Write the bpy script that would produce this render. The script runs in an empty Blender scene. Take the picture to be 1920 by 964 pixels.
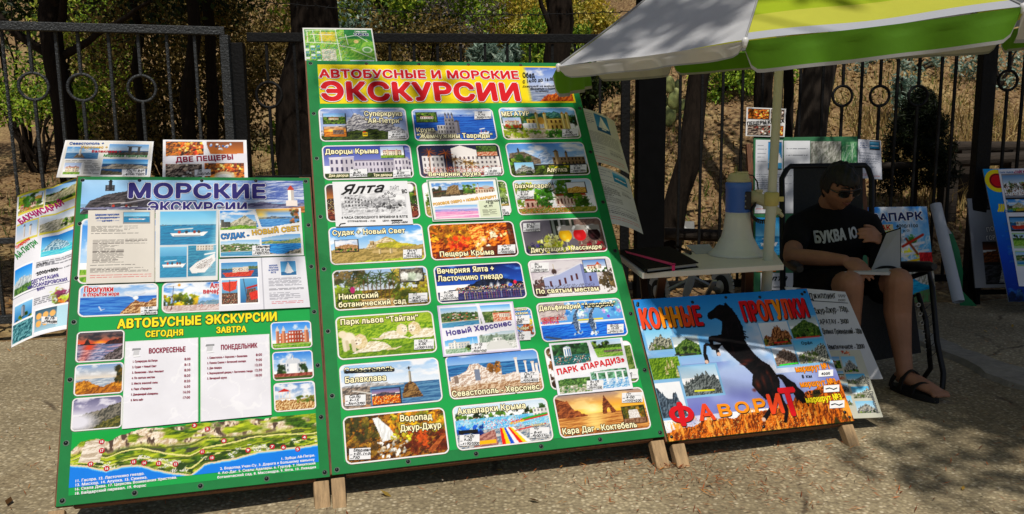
import bpy, math, random
import numpy as np
from mathutils import Matrix, Vector, Euler

# ------------------------------------------------------------------ camera, sky, sun, exposure
SC = bpy.context.scene
COL = SC.collection
FPX, PITCH, ROLL, EYE = 1510.48, math.radians(8.456), math.radians(-0.6907), 1.2
_f = np.array([0, math.cos(PITCH), -math.sin(PITCH)])
_u0 = np.array([0, math.sin(PITCH), math.cos(PITCH)])
_r0 = np.array([1.0, 0, 0])
CR = math.cos(ROLL) * _r0 + math.sin(ROLL) * _u0
CU = -math.sin(ROLL) * _r0 + math.cos(ROLL) * _u0
CF = _f
CE = np.array([0, 0, EYE])
cam_d = bpy.data.cameras.new('camera')
cam_d.sensor_width = 36.0
cam_d.lens = FPX / 1920 * 36
cam_d.clip_start = 0.05
cam_d.clip_end = 500
cam = bpy.data.objects.new('camera', cam_d)
cam.matrix_world = Matrix(((CR[0], CU[0], -CF[0], 0), (CR[1], CU[1], -CF[1], 0), (CR[2], CU[2], -CF[2], EYE), (0, 0, 0, 1)))
COL.objects.link(cam)
SC.camera = cam

SUN_DIR = np.array([-0.06, 0.55, -1.0])
SUN_DIR /= np.linalg.norm(SUN_DIR)
SUN_EL = math.asin(-SUN_DIR[2])
SUN_ROT = math.atan2(-SUN_DIR[0], -SUN_DIR[1])
world = bpy.data.worlds.new('World')
SC.world = world
world.use_nodes = True
wn = world.node_tree
sky = wn.nodes.new('ShaderNodeTexSky')
sky.sky_type = 'NISHITA'
sky.sun_disc = False
sky.sun_elevation = SUN_EL
sky.sun_rotation = SUN_ROT
sky.air_density = 1.0
sky.dust_density = 1.5
wn.links.new(sky.outputs[0], wn.nodes['Background'].inputs[0])
wn.nodes['Background'].inputs[1].default_value = 0.068
sun_d = bpy.data.lights.new('sun', 'SUN')
sun_d.energy = 4.6
sun_d.angle = math.radians(0.53)
sun_d.color = (1.0, 0.945, 0.86)
sun = bpy.data.objects.new('sun', sun_d)
sun.rotation_euler = Vector(SUN_DIR).to_track_quat('-Z', 'Y').to_euler()
COL.objects.link(sun)
vs = SC.view_settings
vs.view_transform = 'Standard'
vs.look = 'None'
vs.exposure = -0.45
vs.gamma = 1.0
vs.use_curve_mapping = False

# ------------------------------------------------------------------ helpers
def ray(u, v):
    return CR * (u - 960) / FPX - CU * (v - 482) / FPX + CF
def at(u, v, y=None, z=None):
    d = ray(u, v)
    t = y / d[1] if y is not None else (z - EYE) / d[2]
    return CE + t * d
def hexc(h):
    if not isinstance(h, str): return np.array(h, float)
    return np.array([int(h[i:i + 2], 16) / 255 for i in (0, 2, 4)])
def lin(c):
    c = np.asarray(c, float)
    return np.where(c <= 0.04045, c / 12.92, ((c + 0.055) / 1.055) ** 2.4)
def H(h):
    return tuple(lin(hexc(h)))

MATS = {}
def mat(name, col, rough=0.6, var=0.15, scale=30.0, metal=0.0, bump=0.0, spec=0.5, trans=0.0, col2=None, bscale=None, stretch=None, sheen=0.0):
    """principled material, its colour broken up by object-space noise"""
    if name in MATS: return MATS[name]
    m = bpy.data.materials.new(name); m.use_nodes = True
    n, l = m.node_tree.nodes, m.node_tree.links
    p = n['Principled BSDF']
    c = np.array(H(col) if isinstance(col, str) else col)
    p.inputs['Roughness'].default_value = rough
    p.inputs['Metallic'].default_value = metal
    p.inputs['Specular IOR Level'].default_value = spec
    tc = n.new('ShaderNodeTexCoord')
    src = tc.outputs['Object']
    if stretch:
        mp = n.new('ShaderNodeMapping'); mp.inputs['Scale'].default_value = stretch
        l.new(src, mp.inputs[0]); src = mp.outputs[0]
    nz = n.new('ShaderNodeTexNoise'); nz.inputs['Scale'].default_value = scale; nz.inputs['Detail'].default_value = 6
    nz.inputs['Roughness'].default_value = 0.65
    l.new(src, nz.inputs['Vector'])
    rp = n.new('ShaderNodeValToRGB')
    a, b = c * (1 - var), np.minimum(c * (1 + var), 1)
    if col2 is not None: b = np.array(H(col2) if isinstance(col2, str) else col2)
    rp.color_ramp.elements[0].position = 0.3; rp.color_ramp.elements[1].position = 0.7
    rp.color_ramp.elements[0].color = (*a, 1); rp.color_ramp.elements[1].color = (*b, 1)
    l.new(nz.outputs['Fac'], rp.inputs[0]); l.new(rp.outputs[0], p.inputs['Base Color'])
    if bump:
        bz = n.new('ShaderNodeTexNoise'); bz.inputs['Scale'].default_value = bscale or scale * 2; bz.inputs['Detail'].default_value = 5
        l.new(src, bz.inputs['Vector'])
        bp = n.new('ShaderNodeBump'); bp.inputs['Strength'].default_value = bump; bp.inputs['Distance'].default_value = 0.01
        l.new(bz.outputs['Fac'], bp.inputs['Height']); l.new(bp.outputs[0], p.inputs['Normal'])
    if trans:
        out = n['Material Output']; tr = n.new('ShaderNodeBsdfTranslucent'); mx = n.new('ShaderNodeMixShader')
        l.new(rp.outputs[0], tr.inputs[0]); mx.inputs[0].default_value = trans
        l.new(p.outputs[0], mx.inputs[1]); l.new(tr.outputs[0], mx.inputs[2]); l.new(mx.outputs[0], out.inputs[0])
    MATS[name] = m
    return m
def attr_mat(name, rough=0.4, spec=0.4, trans=0.0, grime=0.06, bump=0.0):
    """colour per vertex (ink on a print, colour of each leaf) with a little grime on top"""
    if name in MATS: return MATS[name]
    m = bpy.data.materials.new(name); m.use_nodes = True
    n, l = m.node_tree.nodes, m.node_tree.links
    p = n['Principled BSDF']; p.inputs['Roughness'].default_value = rough; p.inputs['Specular IOR Level'].default_value = spec
    at_ = n.new('ShaderNodeAttribute'); at_.attribute_name = 'ink'
    col = at_.outputs['Color']
    if grime:
        tc = n.new('ShaderNodeTexCoord'); nz = n.new('ShaderNodeTexNoise'); nz.inputs['Scale'].default_value = 9; nz.inputs['Detail'].default_value = 8
        l.new(tc.outputs['Object'], nz.inputs['Vector'])
        rp = n.new('ShaderNodeValToRGB'); rp.color_ramp.elements[0].position = .35; rp.color_ramp.elements[1].position = .7
        rp.color_ramp.elements[0].color = (1 - grime * 2.5,) * 3 + (1,); rp.color_ramp.elements[1].color = (1, 1, 1, 1)
        mx = n.new('ShaderNodeMix'); mx.data_type = 'RGBA'; mx.blend_type = 'MULTIPLY'; mx.inputs[0].default_value = 1
        l.new(nz.outputs['Fac'], rp.inputs[0]); l.new(col, mx.inputs[6]); l.new(rp.outputs[0], mx.inputs[7]); col = mx.outputs[2]
        l.new(nz.outputs['Fac'], p.inputs['Coat Roughness'])
    l.new(col, p.inputs['Base Color'])
    if trans:
        out = n['Material Output']; tr = n.new('ShaderNodeBsdfTranslucent'); ms = n.new('ShaderNodeMixShader'); ms.inputs[0].default_value = trans
        l.new(col, tr.inputs[0]); l.new(p.outputs[0], ms.inputs[1]); l.new(tr.outputs[0], ms.inputs[2]); l.new(ms.outputs[0], out.inputs[0])
    MATS[name] = m
    return m

def tag(o, label=None, cat=None, group=None, kind=None):
    if label: o['label'] = label
    if cat: o['category'] = cat
    if group: o['group'] = group
    if kind: o['kind'] = kind
    return o
def empty(name, M=None, loc=None, label=None, cat=None, group=None):
    o = bpy.data.objects.new(name, None); COL.objects.link(o)
    o.empty_display_size = 0.05
    if M is not None: o.matrix_world = M
    if loc is not None: o.location = loc
    return tag(o, label, cat, group)
def copy_tree(o, parent=None):
    c = o.copy(); COL.objects.link(c); c.parent = parent
    for ch in list(o.children): copy_tree(ch, c)
    return c

class MB:
    """collects shapes, builds ONE mesh object"""
    def __init__(s): s.v = []; s.f = []; s.mi = []; s.sm = []
    def add(s, vs_, fs, m=0, smooth=False):
        o = len(s.v); s.v += [tuple(float(q) for q in v) for v in vs_]
        for f in fs: s.f.append([o + i for i in f]); s.mi.append(m); s.sm.append(smooth)
    def box(s, c, d, m=0, R=None):
        c = np.array(c, float); d = np.array(d, float) / 2
        P = np.array([[x, y, z] for z in (-1, 1) for y in (-1, 1) for x in (-1, 1)]) * d
        if R is not None: P = P @ np.array(R).T
        s.add(P + c, [(0, 2, 3, 1), (4, 5, 7, 6), (0, 1, 5, 4), (2, 6, 7, 3), (0, 4, 6, 2), (1, 3, 7, 5)], m)
    def bar(s, p, q, w, d, m=0, up=(0, 0, 1)):
        p = np.array(p, float); q = np.array(q, float); t = q - p; L = np.linalg.norm(t); t /= L
        u = np.array(up, float); a = np.cross(u, t)
        if np.linalg.norm(a) < 1e-3: a = np.cross((1, 0, 0), t)
        a /= np.linalg.norm(a); b = np.cross(t, a)
        s.box((p + q) / 2, (w, d, L), m, np.stack([a, b, t], 1))
    def tube(s, pts, r, n=10, m=0, closed=False, smooth=True, cap=True):
        P = np.array(pts, float); k = len(P); r = np.broadcast_to(np.array(r, float), (k,))
        T = np.zeros_like(P)
        for i in range(k):
            a = P[(i - 1) % k] if closed or i else P[0]; b = P[(i + 1) % k] if closed or i < k - 1 else P[-1]
            T[i] = (b - a) / (np.linalg.norm(b - a) + 1e-9)
        nrm = np.cross(T[0], (0, 0, 1.0))
        if np.linalg.norm(nrm) < 1e-2: nrm = np.cross(T[0], (1.0, 0, 0))
        vs_ = []
        for i in range(k):
            nrm = nrm - T[i] * (nrm @ T[i]); nrm /= np.linalg.norm(nrm); b = np.cross(T[i], nrm)
            for j in range(n):
                a = 2 * math.pi * j / n; vs_.append(P[i] + r[i] * (math.cos(a) * nrm + math.sin(a) * b))
        fs = [(i * n + j, i * n + (j + 1) % n, ((i + 1) % k) * n + (j + 1) % n, ((i + 1) % k) * n + j) for i in range(k if closed else k - 1) for j in range(n)]
        s.add(vs_, fs, m, smooth)
        if cap and not closed:
            s.add(vs_[:n], [tuple(range(n))[::-1]], m); s.add(vs_[-n:], [tuple(range(n))], m)
    def lathe(s, prof, n=32, m=0, c=(0, 0, 0), R=None, smooth=True):
        vs_ = []
        for (r, z) in prof:
            for j in range(n):
                a = 2 * math.pi * j / n; vs_.append((r * math.cos(a), r * math.sin(a), z))
        vs_ = np.array(vs_)
        if R is not None: vs_ = vs_ @ np.array(R).T
        s.add(vs_ + np.array(c), [(i * n + j, i * n + (j + 1) % n, (i + 1) * n + (j + 1) % n, (i + 1) * n + j) for i in range(len(prof) - 1) for j in range(n)], m, smooth)
    def poly(s, pts, z, m=0):
        s.add([(x, y, z) for x, y in pts], [tuple(range(len(pts)))], m)
    def prism(s, pts, z0, z1, m=0):
        k = len(pts)
        s.add([(x, y, z0) for x, y in pts] + [(x, y, z1) for x, y in pts],
              [tuple(range(k))[::-1], tuple(range(k, 2 * k))] + [(i, (i + 1) % k, k + (i + 1) % k, k + i) for i in range(k)], m)
    def ball(s, c, r, m=0, n=12, R=None):
        r = np.broadcast_to(np.array(r, float), (3,)); vs_ = []; fs = []
        for i in range(n + 1):
            t = math.pi * i / n
            for j in range(2 * n):
                a = math.pi * j / n; vs_.append((math.sin(t) * math.cos(a), math.sin(t) * math.sin(a), math.cos(t)))
        vs_ = np.array(vs_) * r
        if R is not None: vs_ = vs_ @ np.array(R).T
        for i in range(n):
            for j in range(2 * n): fs.append((i * 2 * n + j, (i + 1) * 2 * n + j, (i + 1) * 2 * n + (j + 1) % (2 * n), i * 2 * n + (j + 1) % (2 * n)))
        s.add(vs_ + np.array(c), fs, m, True)
    def build(s, name, mats, parent=None, bev=0, sub=0):
        me = bpy.data.meshes.new(name); me.from_pydata(s.v, [], s.f)
        for m in (mats if isinstance(mats, (list, tuple)) else [mats]): me.materials.append(m)
        me.polygons.foreach_set('material_index', s.mi); me.polygons.foreach_set('use_smooth', s.sm); me.update()
        o = bpy.data.objects.new(name, me); COL.objects.link(o); o.parent = parent
        if bev:
            b = o.modifiers.new('bevel', 'BEVEL'); b.width = bev; b.segments = 2; b.limit_method = 'ANGLE'
        if sub:
            b = o.modifiers.new('sub', 'SUBSURF'); b.levels = sub; b.render_levels = sub
        return o

def np_mesh(name, V, F, mats, parent=None, ink=None, smooth=False, mi=None):
    """fast mesh from numpy; F is (n,3) or (n,4); ink = per-vertex linear colour"""
    me = bpy.data.meshes.new(name); nv, (nf, k) = len(V), F.shape
    me.vertices.add(nv); me.vertices.foreach_set('co', np.asarray(V, np.float32).ravel())
    me.loops.add(nf * k); me.loops.foreach_set('vertex_index', F.astype(np.int32).ravel())
    me.polygons.add(nf); me.polygons.foreach_set('loop_start', np.arange(0, nf * k, k, dtype=np.int32))
    me.polygons.foreach_set('loop_total', np.full(nf, k, np.int32))
    me.polygons.foreach_set('use_smooth', np.full(nf, smooth, bool))
    for m in (mats if isinstance(mats, (list, tuple)) else [mats]): me.materials.append(m)
    if mi is not None: me.polygons.foreach_set('material_index', np.asarray(mi, np.int32))
    me.update(calc_edges=True)
    if ink is not None:
        a = me.color_attributes.new('ink', 'FLOAT_COLOR', 'POINT')
        c = np.ones((nv, 4), np.float32); c[:, :3] = ink; a.data.foreach_set('color', c.ravel())
    o = bpy.data.objects.new(name, me); COL.objects.link(o); o.parent = parent
    return o

def frame(O, X, Y):
    X = np.array(X, float); X /= np.linalg.norm(X); Y = np.array(Y, float); Y = Y - X * (X @ Y); Y /= np.linalg.norm(Y)
    return np.array(O, float), X, Y, np.cross(X, Y)
class Plane:
    """a flat face standing in the scene: local x along its foot, y up its face, z out of the face"""
    def __init__(s, O, X, Y, w=1, h=1):
        s.O, s.X, s.Y, s.N = frame(O, X, Y); s.w, s.h = w, h
    def mat(s, z=0):
        O = s.O + s.N * z
        return Matrix([[s.X[i], s.Y[i], s.N[i], O[i]] for i in range(3)] + [[0, 0, 0, 1]])
    def loc(s, u, v, z=0.0):
        d = ray(u, v); t = ((s.O + s.N * z - CE) @ s.N) / (d @ s.N); P = CE + t * d - s.O
        return np.array([P @ s.X, P @ s.Y])
    def wpt(s, x, y, z=0): return s.O + s.X * x + s.Y * y + s.N * z
# measuring windows on the photograph: x = x0 + zx / scale
ZW = {'1': (0, 0, 2.9217), '2': (0, 240, 2.295), '3': (100, 320, 3.0115), '4': (90, 560, 2.3855), '5': (550, 30, 3.109), '6': (590, 330, 3.571),
      '7': (950, 330, 3.572), '8': (600, 560, 2.835), 'a': (1020, 0, 2.921), 'b': (1380, 0, 2.9204), 'c': (1080, 180, 2.41), 'd': (1380, 180, 2.41),
      'e': (1180, 530, 2.606), 'f': (1480, 380, 2.2955), 'g': (1600, 280, 2.834), 'h': (500, 0, 3.2), 'p': (0, 0, 1.0)}
def zp(k, p):
    x0, y0, s_ = ZW[k]
    return x0 + p[0] / s_, y0 + p[1] / s_

# ------------------------------------------------------------------ lettering
GL = {}
_fc = bpy.data.curves.new('glyph', 'FONT'); _fc.resolution_u = 3
_fo = bpy.data.objects.new('glyph', _fc); COL.objects.link(_fo)
def _gmesh(t):
    _fc.body = t
    dg = bpy.context.evaluated_depsgraph_get()
    ob = _fo.evaluated_get(dg); me = ob.to_mesh(); me.calc_loop_triangles()
    V = np.array([v.co[:2] for v in me.vertices]).reshape(-1, 2); F = np.array([t_.vertices[:] for t_ in me.loop_triangles]).reshape(-1, 3)
    ob.to_mesh_clear()
    return V, F
_HX = _gmesh('Н')[0]; CAP = _HX[:, 1].max(); _HW = _HX[:, 0].max()
def _rects(*R):
    V = []; F = []
    for x0, y0, x1, y1 in R: k = len(V); V += [(x0, y0), (x1, y0), (x1, y1), (x0, y1)]; F += [(k, k + 1, k + 2), (k, k + 2, k + 3)]
    return np.array(V), np.array(F)
def _strip(o, i): n = len(o); return np.vstack([o, i]), np.array([q for k in range(n - 1) for q in ((k, n + k, n + k + 1), (k, n + k + 1, k + 1))])
def _bowl(x0, x1, y0, y1, s_=.088):
    r = (y1 - y0) / 2; rx = min(r, abs(x1 - x0) * .8); d = 1 if x1 > x0 else -1; cx = x1 - d * rx; A = np.linspace(math.pi / 2, -math.pi / 2, 11)
    o = [(x0, y1)] + [(cx + d * rx * math.cos(t), (y0 + y1) / 2 + r * math.sin(t)) for t in A] + [(x0, y0)]
    i = [(x0, y1 - s_)] + [(cx + d * (rx - s_) * math.cos(t), (y0 + y1) / 2 + (r - s_) * math.sin(t)) for t in A] + [(x0, y0 + s_)]
    V, F = _strip(np.array(o), np.array(i)); return V, (F if d > 0 else F[:, ::-1])
def _oval(x0, x1, y0, y1, s_=.088):
    A = np.linspace(0, -2 * math.pi, 25); c, r = ((x0 + x1) / 2, (y0 + y1) / 2), ((x1 - x0) / 2, (y1 - y0) / 2); return _strip(np.array([(c[0] + r[0] * math.cos(t), c[1] + r[1] * math.sin(t)) for t in A]), np.array([(c[0] + (r[0] - s_) * math.cos(t), c[1] + (r[1] - s_) * math.sin(t)) for t in A]))
def _hand(c):
    """letters drawn stroke by stroke (the built-in outlines of these do not fill cleanly)"""
    up = c.isupper(); h = .73 if up else .545; w = 1.0 if up else .86; k = c.lower(); s_ = .09; P_ = []; R = lambda *q: P_.append(_rects(q)); Q = lambda *p: P_.append((np.array(p), np.array([(0, 1, 2), (0, 2, 3)])))
    if k == 'р': R(.09, 0, .18, h); P_.append(_bowl(.18, .6, .29, h)); adv = .65
    elif k == 'ь': R(.09, 0, .18, h); P_.append(_bowl(.18, .6 * w, 0, h * .58)); adv = .65 * w
    elif k == 'ъ': R(.14, 0, .23, h); R(.02, h - s_, .14, h); P_.append(_bowl(.23, .65 * w, 0, h * .58)); adv = .7 * w
    elif k == 'ы': R(.09, 0, .18, h); P_.append(_bowl(.18, .54 * w, 0, h * .58)); R(.66 * w, 0, .66 * w + s_, h); adv = .66 * w + .18
    elif k == 'я': x = .56 * w; R(x - s_, 0, x, h); P_.append(_bowl(x - s_, .07, h * .4, h)); Q((.04, 0), (.15, 0), (x - .16, h * .4), (x - .27, h * .4)); adv = x + .09
    elif k == 'ю': R(.09, 0, .18, h); R(.18, h / 2 - .044, .31, h / 2 + .044); P_.append(_oval(.31, .31 + .66 * w, -.01, h + .01)); adv = .37 + .66 * w
    elif k == 'н': R(.08, 0, .17, h); R(.17, h / 2 - .044, .42 * w + .05, h / 2 + .044); R(.42 * w + .05, 0, .42 * w + .14, h); adv = .42 * w + .22
    elif k == 'ч': x = .56 * w; R(x - s_, 0, x, h); R(.06, h * .4, .15, h); R(.15, h * .4, x - s_, h * .4 + s_); adv = x + .09
    else:
        x = .6 * w; m_, g = x / 2 + .03, .055; Q((.03, 0), (.14, 0), (x + .03, h), (x - .08, h)); Q((x - .08, 0), (x + .03, 0), (m_ + g * .9, h / 2 - .01), (m_ - .02, h / 2 - .08)); Q((m_ - g * .9, h / 2 + .01), (m_ + .02, h / 2 + .08), (.14, h), (.03, h)); adv = x + .07
    V = np.vstack([p for p, _ in P_]); n = 0; Fs = []
    for p, f in P_: Fs.append(f + n); n += len(p)
    return V, np.vstack(Fs), adv
def glyph(c):
    if c in 'РЬЪЫЯЮЧХьъыяюнчх' and c not in GL: GL[c] = _hand(c)
    if c in 'Фф' and c not in GL:   # ring and stem of this letter are put together by hand
        A, G, _ = glyph('О' if c == 'Ф' else 'о'); lo, hi = (.12, .61) if c == 'Ф' else (-.01, .545); w = .76 if c == 'Ф' else .68
        a = A - A.min(0); a = a / a.max(0) * [w - .1, hi - lo] + [.05, lo]; st = .075; m_ = w / 2
        B_, Q = _rects((m_ - .045, hi - .002, m_ + .045, .73), (m_ - .045, lo + st, m_ + .045, hi - st), (m_ - .045, -.0 if c == 'Ф' else -.2, m_ + .045, lo + .002)); GL[c] = (np.vstack([a, B_]), np.vstack([G, Q + len(a)]), w)
    if c in 'Ээ' and c not in GL:
        A, G, w = glyph('С' if c == 'Э' else 'с'); h = .73 if c == 'Э' else .54; B_, Q = _rects((w * .3, h / 2 - .043, w * .8, h / 2 + .043)); a = A * [-1, 1] + [w, 0]; GL[c] = (np.vstack([a, B_]), np.vstack([G[:, ::-1], Q + len(a)]), w)
    if c not in GL:
        if c == ' ': GL[c] = (np.zeros((0, 2)), np.zeros((0, 3), int), 0.28)
        else:
            V, F = _gmesh(c); W = _gmesh(c + 'Н')[0]
            GL[c] = (V, F, W[:, 0].max() - _HW)
    return GL[c]
class Text:
    """gathers strings, builds one lettering mesh; layers never share a plane"""
    def __init__(s): s.V = []; s.F = []; s.M = []; s.n = 0; s.mats = []
    def _m(s, name):
        if name not in s.mats: s.mats.append(name)
        return s.mats.index(name)
    def tri(s, V, F, z, m):
        s.V.append(np.c_[V, np.full(len(V), z)]); s.F.append(F + s.n); s.n += len(V); s.M.append(np.full(len(F), s._m(m)))
    def put(s, t, p0, p1, cap, z, col='ink_black', bold=0.0, out=None, ow=0.0, slant=0.0, jit=0.0, rng=None, bow=0.0):
        p0 = np.array(p0, float); p1 = np.array(p1, float); d = p1 - p0; L = np.linalg.norm(d); ex = d / L; ey = np.array([-ex[1], ex[0]])
        x = 0; Vs = []; Fs = []; n = 0; rng = rng or random.Random(len(t) * 7 + 1)
        for c in t:
            V, F, adv = glyph(c)
            if len(V):
                G = V.copy()
                if jit:
                    a = rng.uniform(-jit, jit) * .5; G = (G - [adv / 2, .35]) @ np.array([[math.cos(a), math.sin(a)], [-math.sin(a), math.cos(a)]]) * rng.uniform(1 - jit, 1 + jit) + [adv / 2, .35 + rng.uniform(-jit, jit) * .4]
                G[:, 0] += x + slant * G[:, 1]; Vs.append(G); Fs.append(F + n); n += len(G)
            x += (adv + (.035 if bold else 0)) * (1 + (rng.uniform(-jit, jit) * .4 if jit else 0))
        if not Vs: return
        V = np.vstack(Vs); F = np.vstack(Fs); sx = L / x; sy = cap / CAP
        V = V * [sx, sy]
        if bow: V[:, 1] *= 1 + bow * (np.abs(V[:, 0] / L - .5) * 2)
        def lay(off, nk, z0, m):
            ring = [(0, 0)] if nk == 0 else [(off * math.cos(2 * math.pi * k / nk), off * math.sin(2 * math.pi * k / nk)) for k in range(nk)]
            for k, (a, b) in enumerate(ring):
                W = V + [a, b]; s.tri(p0 + W[:, :1] * ex + W[:, 1:] * ey, F, z0 + k * 0.00003, m)
        b = bold * cap
        if out: lay(b + ow * cap, 10, z, out)
        lay(b, 6 if bold else 0, z + .0004, col)
    def rect(s, p0, p1, z, col):
        (x0, y0), (x1, y1) = p0, p1
        s.tri(np.array([(x0, y0), (x1, y0), (x1, y1), (x0, y1)]), np.array([(0, 1, 2), (0, 2, 3)]), z, col)
    def quad(s, P, z, col): s.tri(np.array(P, float), np.array([(0, 1, 2), (0, 2, 3)]), z, col)
    def stroke(s, pts, w, z, col):
        P = np.array(pts, float)
        for k, (a, b) in enumerate(zip(P[:-1], P[1:])):
            t = b - a; L = np.linalg.norm(t) + 1e-9; q = np.array([-t[1], t[0]]) / L * w / 2; e = t / L * w * .3
            s.tri(np.array([a - q - e, b - q + e, b + q + e, a + q - e]), np.array([(0, 1, 2), (0, 2, 3)]), z + k % 7 * .00002, col)
    def build(s, name, parent, zfun=None):
        if not s.V: return None
        V = np.vstack(s.V)
        if zfun: V[:, 2] += zfun(V[:, 0], V[:, 1])
        return np_mesh(name, V, np.vstack(s.F), [INK(m) for m in s.mats], parent, mi=np.concatenate(s.M))
def INK(n):
    c = {'ink_black': '101012', 'ink_white': 'eeeef0', 'tag_white': 'e9e9ea', 'cream': 'fbf3c4', 'brown': '2c1d10', 'red': 'd4101c', 'darkred': '8f1020', 'navy': '2a2470', 'yellow': 'f6e21c', 'orange': 'f4900e',
         'paper_grey': '8f8f92', 'blue_ink': '1d4fa0', 'maroon': '8a1538', 'magenta': 'b0126a', 'green_ink': '1f8a3a', 'grey_ink': '55565a', 'orangered': 'e8451c', 'gold': 'd9ae3c', 'crimson': 'c0182c', 'violet': '4a3a8c',
         'pale_yellow': 'efe24a', 'skyblue': '2f78b8', 'lilac_white': 'e6e4ee', 'shirt_white': 'c9ced2', 'deepblue': '1b2a5e', 'green_frame': '2c7a4c', 'lilac': 'b9a9d4', 'palegrey': 'c9c9cc', 'straw':'e9d9a0'}[n]
    return mat('ink_' + n, c, 0.6, 0.05, 60, spec=0.12)
# ------------------------------------------------------------------ ground, hillside, paving
rs = np.random.RandomState(7)
def vnoise(X, Y, f, seed, oc=3):
    out = 0; a = 1; tot = 0
    for o in range(oc):
        r = np.random.RandomState(seed + o); g = r.rand(64, 64); x = X * f + 100; y = Y * f + 100; i = np.floor(x).astype(int); j = np.floor(y).astype(int); u = x - i; v = y - j; u = u * u * (3 - 2 * u); v = v * v * (3 - 2 * v)
        out = out + a * ((g[j % 64, i % 64] * (1 - u) + g[j % 64, (i + 1) % 64] * u) * (1 - v) + (g[(j + 1) % 64, i % 64] * (1 - u) + g[(j + 1) % 64, (i + 1) % 64] * u) * v); tot += a; a *= .5; f *= 2
    return out / tot
sst = lambda t: np.clip(t, 0, 1) ** 2 * (3 - 2 * np.clip(t, 0, 1))
def fence_y(x): return np.interp(x, [-3.6, -1.75, .5, 3.4, 6], [4.8, 5.3, 5.6, 5.8, 5.9])
def tz(X, Y):
    X = np.asarray(X, float); Y = np.asarray(Y, float)
    k = sst((X + 1.5) / 4); sl = .15 + .40 * k; st = 6.2 + .25 * k
    z = sl * np.clip(Y - st, 0, None) + .3 * np.clip(Y - 20, 0, 30) + sst((Y - fence_y(X) + .3) / .6) * .02
    return z + (vnoise(X, Y, .8, 3) - .5) * .35 * sst((Y - 6) / 4) + (vnoise(X, Y, 4, 9) - .5) * .07 * sst((Y - fence_y(X)) / .8) - .012 * (1 - sst((Y - fence_y(X) + .4) / .5))
def earth_material():
    m = bpy.data.materials.new('dry_earth'); m.use_nodes = True; n, l = m.node_tree.nodes, m.node_tree.links; p = n['Principled BSDF']; p.inputs['Roughness'].default_value = .95; p.inputs['Specular IOR Level'].default_value = .1
    tc = n.new('ShaderNodeTexCoord')
    def noise(s, d=8): z = n.new('ShaderNodeTexNoise'); z.inputs['Scale'].default_value = s; z.inputs['Detail'].default_value = d; l.new(tc.outputs['Object'], z.inputs['Vector']); return z
    def ramp(src, *st):
        r = n.new('ShaderNodeValToRGB'); l.new(src, r.inputs[0])
        while len(r.color_ramp.elements) < len(st): r.color_ramp.elements.new(.5)
        for e, (q, c) in zip(r.color_ramp.elements, st): e.position = q; e.color = (*H(c), 1) if isinstance(c, str) else (c, c, c, 1)
        return r
    a = ramp(noise(1.3).outputs[0], (.3, '5c4834'), (.5, '876b4a'), (.68, 'b09a66')); b = ramp(noise(26).outputs[0], (.3, '43352a'), (.5, '80664a'), (.7, 'bea878'))
    mx = n.new('ShaderNodeMix'); mx.data_type = 'RGBA'; mx.inputs[0].default_value = .55; l.new(a.outputs[0], mx.inputs[6]); l.new(b.outputs[0], mx.inputs[7])
    v = n.new('ShaderNodeTexVoronoi'); v.inputs['Scale'].default_value = 16; l.new(tc.outputs['Object'], v.inputs['Vector']); vr = ramp(v.outputs['Distance'], (.06, 1.0), (.16, 0.0))
    m2 = n.new('ShaderNodeMix'); m2.data_type = 'RGBA'; l.new(mx.outputs[2], m2.inputs[6]); m2.inputs[7].default_value = (*H('a8977c'), 1); q = n.new('ShaderNodeMath'); q.operation = 'MULTIPLY'; q.inputs[1].default_value = .35; l.new(vr.outputs[0], q.inputs[0]); l.new(q.outputs[0], m2.inputs[0]); l.new(m2.outputs[2], p.inputs['Base Color'])
    bp = n.new('ShaderNodeBump'); bp.inputs['Strength'].default_value = .8; bp.inputs['Distance'].default_value = .05; l.new(noise(18).outputs[0], bp.inputs['Height']); l.new(bp.outputs[0], p.inputs['Normal'])
    return m
EARTH = earth_material()
gy = np.concatenate([np.linspace(-30, 4, 18), np.linspace(4.2, 12, 130), np.linspace(12.3, 24, 60), np.linspace(25, 75, 30)]); gx = np.concatenate([np.linspace(-60, -9, 20), np.linspace(-8.7, 9, 170), np.linspace(9.5, 60, 20)])
X, Y = np.meshgrid(gx, gy); Z = tz(X, Y); ny_, nx_ = X.shape; I = np.arange(nx_ * ny_).reshape(ny_, nx_)
ground = np_mesh('ground', np.c_[X.ravel(), Y.ravel(), Z.ravel()], np.stack([I[:-1, :-1], I[:-1, 1:], I[1:, 1:], I[1:, :-1]], -1).reshape(-1, 4), EARTH, smooth=True); tag(ground, kind='structure')

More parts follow.
